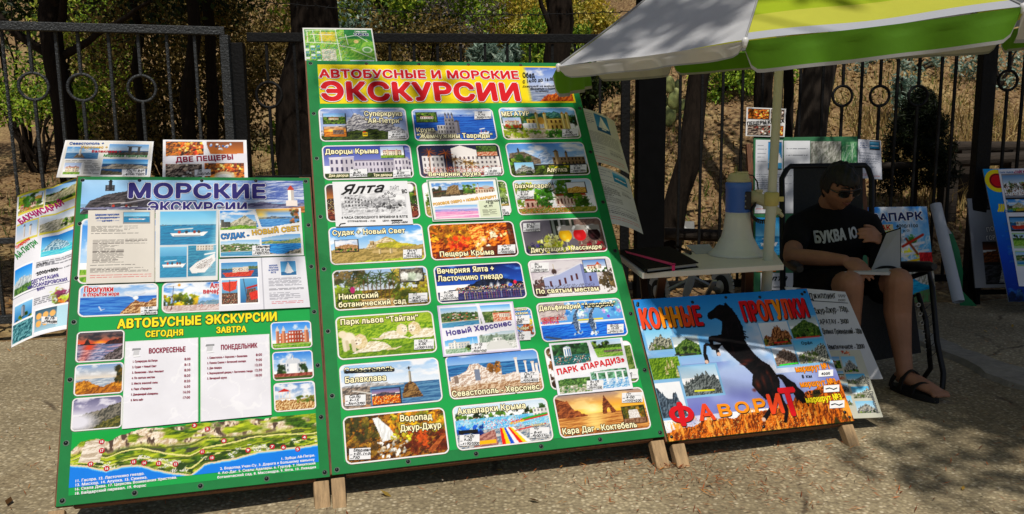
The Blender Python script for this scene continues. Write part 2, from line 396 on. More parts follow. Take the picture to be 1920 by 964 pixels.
def asphalt_material():
    m = bpy.data.materials.new('worn_asphalt'); m.use_nodes = True; n, l = m.node_tree.nodes, m.node_tree.links; p = n['Principled BSDF']; p.inputs['Roughness'].default_value = .9; p.inputs['Specular IOR Level'].default_value = .2
    tc = n.new('ShaderNodeTexCoord')
    def noise(s, d=6): z = n.new('ShaderNodeTexNoise'); z.inputs['Scale'].default_value = s; z.inputs['Detail'].default_value = d; l.new(tc.outputs['Object'], z.inputs['Vector']); return z
    def ramp(src, *st):
        r = n.new('ShaderNodeValToRGB'); l.new(src, r.inputs[0])
        while len(r.color_ramp.elements) < len(st): r.color_ramp.elements.new(.5)
        for e, (q, c) in zip(r.color_ramp.elements, st): e.position = q; e.color = (*H(c), 1) if isinstance(c, str) else (c, c, c, 1)
        return r
    def mix(f, a, b, bt='MIX'):
        x = n.new('ShaderNodeMix'); x.data_type = 'RGBA'; x.blend_type = bt
        if isinstance(f, float): x.inputs[0].default_value = f
        else: l.new(f, x.inputs[0])
        l.new(a, x.inputs[6]); l.new(b, x.inputs[7]); return x.outputs[2]
    vor = n.new('ShaderNodeTexVoronoi'); vor.inputs['Scale'].default_value = 70; l.new(tc.outputs['Object'], vor.inputs['Vector'])
    sep = n.new('ShaderNodeSeparateColor'); l.new(vor.outputs['Color'], sep.inputs[0])
    stones = ramp(sep.outputs[0], (.0, '8f8269'), (.45, 'b3a483'), (.8, 'cdbd9a'), (1.0, 'e2d5b6'))
    gap = ramp(vor.outputs['Distance'], (.25, 0.0), (.62, 1.0)); base = ramp(noise(60).outputs[0], (.3, '857861'), (.7, 'b0a180'))
    c = mix(gap.outputs[0], stones.outputs[0], base.outputs[0]); pat = ramp(noise(1.1).outputs[0], (.35, '9a948a'), (.65, 'ffffff')); c = mix(.6, c, mix(1.0, c, pat.outputs[0], 'MULTIPLY'))
    st = ramp(noise(3.4, 10).outputs[0], (.58, 0.0), (.7, 1.0)); dk = n.new('ShaderNodeMath'); dk.operation = 'MULTIPLY'; dk.inputs[1].default_value = .3; l.new(st.outputs[0], dk.inputs[0]); br = n.new('ShaderNodeRGB'); br.outputs[0].default_value = (*H('6a5236'), 1); c = mix(dk.outputs[0], c, br.outputs[0])
    wp = n.new('ShaderNodeMix'); wp.data_type = 'RGBA'; wp.inputs[0].default_value = .16; l.new(tc.outputs['Object'], wp.inputs[6]); l.new(noise(3.0).outputs['Color'], wp.inputs[7])
    cr = n.new('ShaderNodeTexVoronoi'); cr.feature = 'DISTANCE_TO_EDGE'; cr.inputs['Scale'].default_value = .85; l.new(wp.outputs[2], cr.inputs['Vector']); ck = ramp(cr.outputs['Distance'], (.004, 1.0), (.011, 0.0)); cm_ = n.new('ShaderNodeMath'); cm_.operation = 'MULTIPLY'; l.new(ck.outputs[0], cm_.inputs[0]); gt = ramp(noise(2.2).outputs[0], (.48, 0.0), (.6, .75)); l.new(gt.outputs[0], cm_.inputs[1]); dc = n.new('ShaderNodeRGB'); dc.outputs[0].default_value = (*H('4a3f33'), 1); c = mix(cm_.outputs[0], c, dc.outputs[0]); l.new(c, p.inputs['Base Color'])
    b1 = n.new('ShaderNodeBump'); b1.inputs['Strength'].default_value = .7; b1.inputs['Distance'].default_value = .006; b1.invert = True; l.new(vor.outputs['Distance'], b1.inputs['Height']); b2 = n.new('ShaderNodeBump'); b2.inputs['Strength'].default_value = .5; b2.inputs['Distance'].default_value = .03; l.new(noise(14).outputs[0], b2.inputs['Height']); l.new(b2.outputs[0], b1.inputs['Normal']); l.new(b1.outputs[0], p.inputs['Normal'])
    return m
ax = np.linspace(-9, 9, 181); edge_y = fence_y(ax) - .12 + (vnoise(ax, ax * 0, 2.2, 31) - .5) * .25
V = []; F = []
for i, x in enumerate(ax):
    for t in np.linspace(0, 1, 60): V.append((x, -16 + (edge_y[i] + 16) * t ** .45, 0.0))
V = np.array(V); V[:, 2] = (vnoise(V[:, 0], V[:, 1], 1.4, 5) - .5) * .012; I = np.arange(len(ax) * 60).reshape(len(ax), 60)
asph = np_mesh('asphalt', V, np.stack([I[:-1, :-1], I[1:, :-1], I[1:, 1:], I[:-1, 1:]], -1).reshape(-1, 4), asphalt_material(), smooth=True); tag(asph, kind='structure')
km = MB(); r_ = random.Random(3); kp = [(2.34, 5.45), (2.36, 5.0), (2.40, 4.5), (2.42, 4.1), (2.46, 3.75), (2.62, 3.4)]
L_ = []; R_ = []
for i in range(25):
    t = i / 24 * (len(kp) - 1); j = min(int(t), len(kp) - 2); u = t - j; x = kp[j][0] * (1 - u) + kp[j + 1][0] * u; y = kp[j][1] * (1 - u) + kp[j + 1][1] * u; w = .07 + r_.uniform(-.012, .012) + (.05 if i > 15 else 0) * math.sin((i - 15) / 9 * 3.1); h = .028 + r_.uniform(-.006, .004); h *= min(1, (24 - i) / 5 + .15)
    L_.append((x - w, y, h)); R_.append((x + w, y, h))
for i in range(24):
    a, b, c_, d_ = L_[i], R_[i], R_[i + 1], L_[i + 1]; z = lambda q: (q[0], q[1], -.01)
    o1 = lambda q, s_: (q[0] + s_ * .02, q[1], -.01)
    km.add([d_, c_, b, a], [(3, 2, 1, 0)], 0, True); km.add([a, d_, o1(d_, -1), o1(a, -1)], [(0, 1, 2, 3)], 0, True); km.add([b, c_, o1(c_, 1), o1(b, 1)], [(3, 2, 1, 0)], 0, True)
kerb = km.build('kerb', mat('worn_concrete', '8d8678', .9, .25, 18, bump=.6)); tag(kerb, kind='structure')

# ------------------------------------------------------------------ leaves, trees, undergrowth
LEAF = attr_mat('leaf_faces', .55, .25, trans=.35, grime=0)
BARK = mat('bark_dark', '221b15', .95, .5, 9, bump=1.0, stretch=(4, 4, .6), bscale=16, spec=.15)
def leaves(C, R, n, size, cols, seed=0, aspect=.45, droop=0.0, flat=1.0):
    """n leaf faces gathered round the clump centres C (k,3) with radius R"""
    r = np.random.RandomState(seed); C = np.asarray(C, float); k = len(C); w = np.asarray(R, float) * np.ones(k); idx = r.choice(k, n, p=w ** 2 / (w ** 2).sum())
    d = r.normal(size=(n, 3)); d /= np.linalg.norm(d, axis=1)[:, None]; P = C[idx] + d * (w[idx] * (r.rand(n) ** .45))[:, None] * [1, 1, flat]
    a = r.normal(size=(n, 3)) + d * .6; a[:, 2] -= droop; a /= np.linalg.norm(a, axis=1)[:, None]; b = np.cross(a, r.normal(size=(n, 3))); b /= np.linalg.norm(b, axis=1)[:, None]; s = size * r.uniform(.6, 1.3, (n, 1)); nn = np.cross(a, b)
    V = np.stack([P - a * s * .5, P + b * s * aspect * .5 + nn * s * .06, P + a * s * .5, P - b * s * aspect * .5 + nn * s * .06], 1).reshape(-1, 3); F = np.arange(4 * n).reshape(n, 4)
    pal = np.array([H(c) for c in cols]); tone = r.rand(k)[idx]; ci = np.clip((tone * .6 + r.rand(n) * .5) * len(pal), 0, len(pal) - 1).astype(int); ink = pal[ci] * r.uniform(.7, 1.3, (n, 1))
    return V, F, np.repeat(ink, 4, 0)
def clumps(c, rad, k, seed, hollow=.5):
    r = np.random.RandomState(seed); d = r.normal(size=(k, 3)); d /= np.linalg.norm(d, axis=1)[:, None]; return np.array(c) + d * np.array(rad) * (hollow + (1 - hollow) * r.rand(k, 1))
def limb(m, p, q, r0, r1, seed, wob=.06, n=9, k=8):
    r = random.Random(seed); p, q = np.array(p, float), np.array(q, float); pts = []
    for i in range(k + 1):
        t = i / k; pts.append(p + (q - p) * t + np.array([r.uniform(-1, 1), r.uniform(-1, 1), 0]) * wob * np.linalg.norm(q - p) * .35 * math.sin(math.pi * min(t * 1.05, 1)))
    rad = [(r0 + (r1 - r0) * i / k) * (1 + (.35 * math.exp(-i * 1.4) if r0 > .07 else 0)) * r.uniform(.94, 1.06) for i in range(k + 1)]
    m.tube(pts, rad, n, 0); return pts
def tree(x, y, r0, top, r1, label, crowns, limbs=(), cols=('2a3a1a', '3a4a20', '1c2812'), size=.09, seed=1, name='tree', cat='tree', group=None, wob=.05, bark=None, aspect=.4):
    z = float(tz(x, y)) - .06; root = empty(name, loc=(x, y, z), label=label, cat=cat, group=group); m = MB(); limb(m, (0, 0, 0), (top[0] - x, top[1] - y, top[2] - z), r0, r1, seed, wob, 14, 12)
    for i, (p, q, a, b) in enumerate(limbs): limb(m, np.array(p) - (x, y, z), np.array(q) - (x, y, z), a, b, seed * 31 + i, .12, 7, 7)
    m.build('trunk', bark or BARK, root)
    Vs, Fs, Is, n0 = [], [], [], 0
    for i, (c, rad, k, cr, n) in enumerate(crowns):
        V, F, Ik = leaves(clumps(np.array(c) - (x, y, z), rad, k, seed * 17 + i), cr, n, size, cols, seed * 13 + i, aspect); Vs.append(V); Fs.append(F + n0); Is.append(Ik); n0 += len(V)
    if Vs: np_mesh('crown', np.vstack(Vs), np.vstack(Fs), LEAF, root, np.vstack(Is))
    return root
DK = ('2c3a1c', '3f4f22', '1d2a14', '56602c'); BRN = ('6e5c2c', '857038', '4c4622', 'a08a50'); LIT = ('82a032', 'a6c43e', '567a26', 'c8d250'); YL = ('c4b040', 'dcc452', '9c9c34', 'e6d87c'); GRY = ('7a7270', '8f8684', '5f5a56', '9c9088'); BLG = ('7f9a8a', '9ab0a0', '5f7a6a', 'b4c4b4')
def P(u, v, y): return at(u, v, y=y)
def base(u, y): p = at(u, 300, y=y); return p[0]
def trk(u0, v0, u1, v1, y): a, b = P(u0, v0, y), P(u1, v1, y); t = (0 - a[2]) / (b[2] - a[2]); q = a + (b - a) * t; T_ = a + (b - a) * ((4.2 - a[2]) / (b[2] - a[2])); return q, T_
# trunk by the left gate, limbs spreading at the frame's top
a, b = trk(118, 260, 88, 20, 6.7); tree(a[0], 6.7, .105, (b[0], 6.8, 4.4), .06, 'rough dark trunk behind the left end of the iron fence, limbs forking near its top', [((-2.7, 5.4, 4.6), (2.0, 1.4, .8), 34, .5, 15000), ((-3.5, 4.35, 4.5), (1.7, .6, .3), 30, .42, 10000), ((-4.6, 7.4, 4.2), (1.2, 1.2, 1.2), 14, .5, 3000)],
     [((-3.62, 6.72, 1.9), (-2.7, 6.3, 2.25), .035, .012), ((-3.62, 6.72, 1.8), (-4.5, 6.9, 2.5), .045, .015), ((-3.64, 6.72, 2.1), (-3.0, 6.0, 2.8), .035, .01), ((-3.64, 6.72, 2.3), (-3.9, 6.0, 3.2), .035, .012)], DK, .1, 2)
# stout trunk between gate and tall board; one limb reaches over the boards
a, b = trk(574, 320, 568, 0, 6.1); tree(a[0], 6.1, .185, (b[0] + .05, 6.1, 4.6), .15, 'stout black furrowed trunk beside the small park map sheet', [((-1.9, 5.9, 5.0), (1.5, 1.1, .8), 24, .45, 4200)], [((-1.55, 6.05, 3.3), (-.6, 5.6, 4.6), .05, .012), ((-1.55, 6.1, 3.9), (-2.6, 5.6, 4.9), .05, .015)], DK, .1, 3)
for i, (u, v0, v1, y, r0, lab) in enumerate(((268, 300, 150, 7.6, .05, 'thin leaning dark trunk in the shade behind the left gate rings'), (352, 330, 120, 7.2, .07, 'dark straight trunk left of the gate post, in deep shade'), (398, 330, 120, 7.5, .06, 'slim dark trunk just left of the thick gate post'), (545, 320, 150, 7.8, .075, 'ivy green trunk standing next to the sunlit dry grass'))):
    a, b = trk(u, v0, u - 8 + 12 * (i % 2), v1, y); tree(a[0], y, r0, (b[0], y, 3.6), r0 * .6, lab, [((b[0] - .2, y, 3.1), (.8, .8, 1.0), 14, .38, 2600)] + ([((a[0] + .02, y - .08, 1.0), (.07, .07, .5), 10, .08, 500)] if i == 3 else []), (), LIT if i == 3 else DK, .07, 20 + i, wob=.03)
a, b = trk(1046, 110, 1040, 0, 8.2); tree(a[0], 8.2, .15, (b[0], 8.2, 4.6), .1, 'thick brown trunk behind the umbrella tip, one bare branch at its left', [((1.1, 8.2, 5.6), (1.6, 1.2, .8), 20, .4, 700)], [((.5, 8.18, 2.05), (.2, 8.0, 2.75), .035, .012)], DK, .1, 31)
a, b = trk(1252, 440, 1300, 130, 6.6); tree(a[0], 6.6, .105, (b[0] + .12, 6.6, 3.9), .06, 'slanting black trunk seen between the black gate column and the megaphone', [((1.6, 6.9, 4.8), (1.0, .9, .7), 16, .35, 500)], [((1.62, 6.6, 1.75), (1.95, 6.5, 2.2), .03, .01)], DK, .1, 33)
a, b = trk(1428, 255, 1433, 130, 6.9); tree(a[0], 6.9, .085, (b[0], 6.9, 4.2), .06, 'upright black trunk directly behind the white umbrella pole', [((2.0, 6.8, 4.8), (1.0, 1.0, .7), 16, .35, 600)], (), DK, .1, 34, wob=.02)
a, b = trk(1476, 255, 1478, 130, 7.3); tree(a[0], 7.3, .05, (b[0], 7.3, 3.9), .04, 'thinnest black trunk right of the white umbrella pole', [((2.4, 7.2, 4.4), (.6, .6, .6), 10, .3, 300)], (), DK, .1, 35, wob=.02)
a, b = trk(1526, 300, 1538, 120, 6.5); tree(a[0], 6.5, .135, (b[0], 6.4, 4.2), .09, 'broad grey brown trunk behind the seated man, left of three fence rings', [((3.2, 4.3, 4.5), (1.3, .75, .4), 22, .45, 6500), ((2.5, 6.4, 5.0), (1.2, .9, .6), 14, .35, 500)], [((2.45, 6.4, 3.6), (3.2, 4.5, 4.5), .05, .015)], DK, .1, 36, bark=mat('bark_grey', '352c23', .95, .4, 9, bump=1.0, stretch=(4, 4, .6), bscale=16))
tree(3.4, -3.4, .2, (3.2, -3.0, 7.6), .1, 'tall roadside tree behind the viewpoint whose high crown dapples the boards and pavement', [((3.6, .65, 7.2), (1.8, 1.6, .4), 60, .6, 30000), ((4.6, 2.2, 7.4), (1.2, 1.0, .4), 22, .5, 6000), ((.25, .45, 7.1), (.95, .25, .2), 12, .26, 150), ((1.05, .05, 7.2), (.7, .5, .25), 14, .2, 420), ((-1.0, -.3, 7.0), (.6, .2, .2), 7, .2, 60), ((2.3, -1.2, 7.2), (.7, .5, .3), 12, .3, 420)],
     [((3.25, -3.1, 6.2), (3.5, .2, 7.1), .06, .015), ((3.25, -3.1, 5.8), (1.6, -.8, 7.1), .05, .006), ((1.6, -.8, 7.1), (.3, .3, 7.1), .01, .004), ((1.6, -.8, 7.1), (-1.0, -.3, 7.0), .01, .004)], DK, .16, 37)
# brown thicket behind the left gate, brighter growth further back
def shrub(u, v, y, rad, cols, n, size, label, k=22, cr=None, name='shrub', stem=True, seed=0, cat='shrub', group=None, asp=.45):
    c = P(u, v, y); z = float(tz(c[0], y)); root = empty(name, loc=(c[0], y, z), label=label, cat=cat, group=group); r = random.Random(seed)
    if stem:
        m = MB()
        for i in range(7): limb(m, (r.uniform(-.08, .08), r.uniform(-.08, .08), -.05), (r.uniform(-.6, .6) * rad[0], r.uniform(-.6, .6) * rad[1], c[2] - z + r.uniform(-.2, .6) * rad[2]), .03, .007, seed + i, .15, 6, 6)
        m.build('stems', BARK, root)
    V, F, Ik = leaves(clumps((0, 0, c[2] - z), rad, k, seed, .45), cr or min(rad) * .5, n, size, cols, seed + 3, asp); np_mesh('foliage', V, F, LEAF, root, Ik); return root
shrub(330, 120, 8.2, (1.0, .6, 1.1), BRN, 15000, .055, 'brown half dry thicket behind the left gate bars', 40, .35, seed=41)
shrub(165, 120, 9.6, (.55, .5, 1.1), LIT, 9000, .06, 'bright green shrub lit between the first two gate rings', 26, .3, seed=42)
shrub(60, 185, 11, (.9, .6, .4), LIT, 5000, .06, 'low sunlit green bush far behind the leftmost gate ring', 18, .3, seed=43)
shrub(420, 60, 9.4, (1.1, .7, .9), BRN, 10000, .06, 'olive brown tree mass above the thick gate post', 30, .36, seed=44)
BG = [(20, -20, 12, (2.2, 1.2, 1.6), DK, 9000, .1, 'dark evergreen crown in the upper left corner'), (250, -40, 13, (2.0, 1.2, 1.5), DK, 9000, .1, 'deep green crown above the left gate rail'),
      (660, 40, 13, (1.1, 1.0, 1.2), DK, 9000, .09, 'dark green tree just above the small park map'), (745, -40, 11.5, (1.5, .9, .9), LIT, 9000, .09, 'light green crown cut by the top edge above the park map'), (660, 35, 10.2, (.35, .3, .3), BLG, 1600, .06, 'small pale grey green shrub right of the stout trunk'),
      (830, 45, 11.2, (.75, .6, .55), GRY, 7000, .05, 'greyish mauve twiggy bush above the tall board middle'), (985, 35, 12.2, (.95, .7, .75), YL, 9000, .06, 'golden yellow bush behind the barbed wire'), (930, 100, 9.4, (.28, .25, .3), BLG, 2600, .12, 'spiky blue green agave below the fence rail'),
      (1000, 95, 9.8, (.4, .35, .35), LIT, 3000, .06, 'green bush left of the thick brown trunk'), (760, 105, 9.6, (.8, .5, .45), BRN, 6000, .06, 'olive brush behind the fence bars above the tall board'), (880, -20, 15, (1.6, 1, 1.1), LIT, 8000, .1, 'tall light green tree furthest up the slope'),
      (1092, 45, 10.5, (.4, .4, .35), YL, 4000, .06, 'yellow green rounded bush below the wooden balcony'), (1085, 5, 14, (.8, .7, .8), DK, 5000, .09, 'dark tree right of the thick trunk at the top edge'), (1085, 150, 8.6, (.4, .35, .35), DK, 4200, .06, 'dark green bush beside the umbrella tip'), (1085, 90, 9.3, (.2, .2, .2), LIT, 900, .1, 'small spiky green plant under the umbrella tip')]
for i, (u, v, y, rad, cols, n, s_, lab) in enumerate(BG): shrub(u, v, y, rad, cols, n, s_, lab, 30 if n > 4000 else 14, None, 'shrub' if min(rad) < .7 else 'tree', seed=60 + i, cat='shrub' if min(rad) < .7 else 'tree', asp=.2 if 'piky' in lab else .45)
for i, (u, v, y, rad, lab) in enumerate(((1345, 150, 9.5, (.6, .4, .28), 'green scrub at the top of the slope under the white canopy'), (1440, 130, 9.9, (.8, .4, .25), 'olive scrub behind the pole under the green canopy'), (1700, 122, 10.0, (.8, .4, .2), 'thin grey green scrub under the green canopy middle'), (1700, 175, 8.6, (.16, .16, .3), 'wispy pale weed between fence rings on the slope'), (1880, 115, 9.6, (.5, .4, .35), 'grey green scrub above the rightmost fence ring'))):
    shrub(u, v, y, rad, LIT if i < 2 else BLG, 2600 if i < 2 else 900, .06, lab, 18, None, seed=90 + i)
for i in range(14):   # the wooded hill far behind
    x = -22 + i * 3.4; y = 25 + 5 * ((i * 7) % 3); z = float(tz(x, y)); tree(x, y, .2, (x, y, z + 5), .1, ['dense', 'loose', 'dark', 'pale'][i % 4] + ' hillside tree far behind the fence', [((x, y, z + 3.6), (2.6, 1.8, 2.8), 34, .9, 5200)], (), [DK, LIT, DK, BRN][i % 4], .22, 120 + i, group='trees on the far hill')
# prickly pear on the slope
c = P(1258, 195, 9.0); zc = float(tz(c[0], 9)); cr = empty('prickly_pear', loc=(c[0], 9.0, zc), label='pale green cactus with flat pads on the dry slope', cat='cactus'); m = MB(); r_ = random.Random(8)
for x, z, a, s_ in ((-.02, .1, .1, .12), (-.08, .25, -.4, .11), (.03, .28, .2, .12), (.1, .2, .9, .1), (-.03, .43, -.1, .1), (.2, .1, 1.2, .09), (.08, .42, .4, .08)):
    R = np.array([[math.cos(a), 0, math.sin(a)], [0, 1, 0], [-math.sin(a), 0, math.cos(a)]]); m.ball((x, r_.uniform(-.06, .06), z), (s_ * .62, .02, s_), 0, 8, R)
m.build('pads', mat('cactus_green', '7f9455', .6, .3, 9, col2='a8a860'), cr)
# juniper bush
c = P(1722, 250, 7.0); z = float(tz(c[0], 7.0)); jr = empty('juniper_bush', loc=(c[0], 7.0, z), label='dark rounded conifer bush behind the fence, right of the seated man', cat='bush')
r = np.random.RandomState(5); cs = []; cz0, cz1 = P(1722, 352, 7)[2] - z, P(1722, 178, 7)[2] - z
for i in range(90): t = r.rand() ** .8; w = .37 * (math.sin(math.pi * min(t * .75 + .22, 1)) ** .8) * (1 - .35 * t); a = r.rand() * 6.28; cs.append((w * math.cos(a) * r.uniform(.3, 1), w * math.sin(a) * r.uniform(.3, 1), cz0 + (cz1 - cz0) * t))
V, F, Ik = leaves(cs, .085, 17000, .05, ('141f10', '202c14', '0d150b', '2c361a'), 6, .22); np_mesh('foliage', V, F, LEAF, jr, Ik); m = MB(); m.tube([(0, 0, -.05), (0, 0, cz1 * .8)], [.03, .01], 8); m.build('stem', BARK, jr)
# dry grass and litter
r = np.random.RandomState(11)
def blades(n, xr, yr, hmin, hmax, cols, seed, dens=None):
    r = np.random.RandomState(seed); x = r.uniform(*xr, n); y = r.uniform(*yr, n); keep = vnoise(x, y, 1.2, 77) > r.uniform(.25, .65, n); keep &= y > fence_y(x) + .25; x, y = x[keep], y[keep]; n = len(x); z = tz(x, y) - .01; h = r.uniform(hmin, hmax, n); a = r.rand(n) * 6.28; lx, ly = r.normal(0, .45, n) * h, r.normal(0, .45, n) * h; w = .004 + .004 * r.rand(n)
    p = np.c_[x, y, z]; s = np.c_[np.cos(a) * w, np.sin(a) * w, 0 * a]; mid = p + np.c_[lx * .35, ly * .35, h * .6]; tip = p + np.c_[lx, ly, h]
    V = np.stack([p - s, p + s, mid + s * .7, mid - s * .7, tip], 1).reshape(-1, 3); b = np.arange(n)[:, None] * 5; F = np.vstack([b + [0, 1, 2], b + [0, 2, 3], b + [3, 2, 4]]); pal = np.array([H(c) for c in cols]); ink = pal[r.randint(0, len(pal), n)] * r.uniform(.7, 1.25, (n, 1)); return V, F, np.repeat(ink, 5, 0)
V, F, Ik = blades(60000, (-1.5, 8), (6.2, 15), .02, .085, ('a88a50', 'bca468', '8a7040', '9a8450', '7c7c3c'), 12); g = np_mesh('dry_grass', V, F, LEAF, None, Ik); tag(g, kind='stuff')
V, F, Ik = blades(9000, (-2.6, -1.2), (7.6, 12), .1, .42, ('b8923a', 'c8a850', '9a8a3a', '7a8a30'), 13); g = np_mesh('tall_dry_grass', V, F, LEAF, None, Ik); tag(g, kind='stuff')
V, F, Ik = blades(2200, (3.6, 5.8), (7.2, 8.8), .1, .36, ('b09860', 'c0a870', '8a7448'), 15); g2 = np_mesh('tall_dry_grass', V, F, LEAF, None, Ik); tag(g2, kind='stuff')
V, F, Ik = blades(15000, (-6, 8), (6.6, 15), .04, .16, ('4a5c24', '62742c', '3a4a1e', '7a8238'), 17); g3 = np_mesh('low_weeds', V, F, LEAF, None, Ik); tag(g3, kind='stuff')
def litter(name, n, pts, cols, size, seed, lift=.004, asp=.4):
    r = np.random.RandomState(seed); x, y = pts(r, n); z = (tz(x, y) if lift else np.zeros(len(x))) + .008; n = len(x); a = r.rand(n) * 6.28; s = size * r.uniform(.5, 1.6, n); u = np.c_[np.cos(a) * s, np.sin(a) * s, r.normal(0, .25, n) * s]; v = np.c_[-np.sin(a) * s * asp, np.cos(a) * s * asp, r.normal(0, .2, n) * s * asp]; p = np.c_[x, y, z + np.abs(r.normal(0, .004, n))]
    V = np.stack([p - u, p + v, p + u, p - v], 1).reshape(-1, 3); pal = np.array([H(c) for c in cols]); ink = pal[r.randint(0, len(pal), n)] * r.uniform(.6, 1.3, (n, 1)); o = np_mesh(name, V, np.arange(4 * n).reshape(n, 4), LEAF, None, np.repeat(ink, 4, 0)); tag(o, kind='stuff')
def pl(r, n): x = r.uniform(-7, 6, n); y = r.uniform(5, 12, n); k = y > fence_y(x) + .05; return x[k], y[k]
litter('leaf_litter', 26000, pl, ('6a4a2a', '8a6438', '4a3320', 'a07a48', '5a4630', 'b09468'), .025, 21)
def pn(r, n): x = np.concatenate([r.normal(.7, .35, n // 3), r.uniform(-3, 3, n - n // 3)]); y = np.concatenate([r.normal(2.75, .18, n // 3), r.uniform(2.2, 5, n - n // 3)]); return x, y
litter('fallen_needles', 3200, pn, ('9a4a1c', 'b8602a', '7a3a1a', 'c8843c'), .013, 22, 0, .09)
def pf(r, n): return r.uniform(-3, 4, n), r.uniform(2.3, 5.2, n)
litter('fallen_leaves', 45, pf, ('a8863c', '8a5a2c', 'b89a4a', '6a4a28'), .015, 25, 0, .5)
def ps(r, n): return r.uniform(-4, 4.5, n), r.uniform(2.2, 5.4, n)
litter('grit', 2600, ps, ('d8ccb8', '8a7f70', '5a5248', 'b8aa94'), .0035, 23, 0, .7)
# pale slabs, stones and logs behind the fence
SL = mat('broken_slab', 'a9aaa8', .8, .2, 8, bump=.3); ST = mat('field_stone', '8f8472', .9, .3, 6, bump=.6)
for i, (pts, h, lab) in enumerate(((((1268, 412), (1275, 395), (1302, 392), (1306, 405), (1290, 415)), .15, 'upright pale broken slab on the dirt behind the table'), (((1300, 418), (1325, 404), (1338, 410), (1315, 424)), .03, 'flat pale slab fragment right of the upright broken slab'))):
    W = [P(u, v, 7.0) for u, v in pts]; cx = sum(w[0] for w in W) / len(W); z = float(tz(cx, 7.0)); m = MB(); k = len(W); top = [(w[0] - cx, (j % 2) * .05 + (0 if i == 0 else (.2 if j in (1, 2) else 0)), (h * (1 if j in (1, 2) else .45)) if i == 0 else h) for j, w in enumerate(W)]
    m.add([(a, b, -.05) for a, b, c_ in top] + top, [tuple(range(k))[::-1], tuple(range(k, 2 * k))] + [(j, (j + 1) % k, k + (j + 1) % k, k + j) for j in range(k)]); o = m.build('stone_slab', SL); o.location = (cx, 7.0, z); tag(o, lab, 'slab')
def boulder(u, v, y, r, seed, lab, mt=None):
    c = P(u, v, y); m = MB(); m.ball((0, 0, 0), r, 0, 8); rr = random.Random(seed); m.v = [tuple(q * (1 + .22 * math.sin(5 * v_[0] / r[0] + seed) * math.cos(4 * v_[2] / r[2] + seed) + rr.uniform(-.05, .05)) for q in v_) for v_ in m.v]; o = m.build('boulder', mt or ST); o.location = (c[0], y, float(tz(c[0], y)) + r[2] * .3); tag(o, lab, 'stone')
boulder(482, 200, 9.6, (.22, .16, .12), 1, 'grey boulder in the sunlit dry grass behind the fence ring'); boulder(415, 250, 8.6, (.1, .08, .06), 2, 'ochre stone by the foot of the gate post thicket', mat('ochre_stone', '9a7a4a', .9, .3, 6, bump=.5)); boulder(1655, 330, 7.2, (.09, .07, .07), 3, 'pale square stone left of the dark log bench')
LOGM = mat('old_log', '2c231a', .9, .4, 8, bump=.6, stretch=(1, 6, 6))
for i, (u0, v0, u1, v1, y, rr_, lab) in enumerate(((1788, 276, 1935, 276, 7.4, .055, 'upper dark beam of the log bench behind the right fence'), (1752, 302, 1940, 296, 7.2, .06, 'lower long dark log lying behind the conifer bush'), (1625, 312, 1760, 308, 6.9, .03, 'thin dark pole on the ground left of the conifer bush'), (1245, 438, 1400, 444, 6.4, .05, 'dark log on the dirt under the slanting trunk'))):
    a, b = P(u0, v0, y), P(u1, v1, y); m = MB(); c_ = (a + b) / 2; m.tube([a - c_, (b - a) * .02, b - c_], rr_, 10); o = m.build('log', LOGM, bev=.006); o.location = c_; tag(o, lab, 'log')
    if i < 2:
        for j in (.15, .8): w = a + (b - a) * j; s_ = MB(); zz = float(tz(w[0], y)); s_.box((w[0] - c_[0], 0, (zz + w[2]) / 2 - c_[2] - rr_ * .5), (.12, .12, max(w[2] - zz, .05))); s_.build('support', LOGM, o)
# house corner and stair rail high up on the right of the trunk
hp = P(1120, 30, 15.0); hr = empty('hillside_house', loc=(hp[0], 15.0, float(tz(hp[0], 15))), label='house corner with dark red timber balcony above a white stone wall', cat='house'); z0 = hp[2] - hr.location[2]
m = MB(); m.box((1.2, .8, z0 * .5 - .15), (2.6, 1.6, z0 - .1)); m.build('wall', mat('pale_stone_wall', 'c4bcae', .9, .25, 6, bump=.5), hr)
REDW = mat('red_brown_timber', '5a2620', .6, .25, 8)
for k in range(3): m = MB(); m.box((1.2, -.04, z0 + .08 + .2 * k), (2.6, .06, .09)); m.build('balcony_board', REDW, hr)
for x in (-.06, .6, 1.3): m = MB(); m.box((x, .02, z0 + .28), (.08, .06, .75)); m.build('balcony_post', REDW, hr)
m = MB(); m.box((1.3, 1.2, z0 + 1.0), (2.4, 1.0, 2.2)); m.build('upper_wall', mat('upper_wall_white', 'cfcac0', .8, .1, 4), hr)
a, b = P(870, 112, 11.0), P(985, 70, 12.5); sr = empty('stair_handrail', loc=a, label='thin dark stair handrail climbing the slope behind the fence bars', cat='handrail'); MET = mat('dark_iron', '17181a', .55, .5, 22, bump=.35, metal=.3, spec=.4)
m = MB(); m.tube([(0, 0, 0), b - a], .02, 6); m.build('top_bar', MET, sr); m = MB(); m.tube([(0, 0, -.22), b - a + (0, 0, -.22)], .015, 6); m.build('lower_bar', MET, sr)
for t in (.05, .5, .95): w = (b - a) * t; m = MB(); m.tube([w, w - (0, 0, .95)], .018, 6); m.build('post', MET, sr)

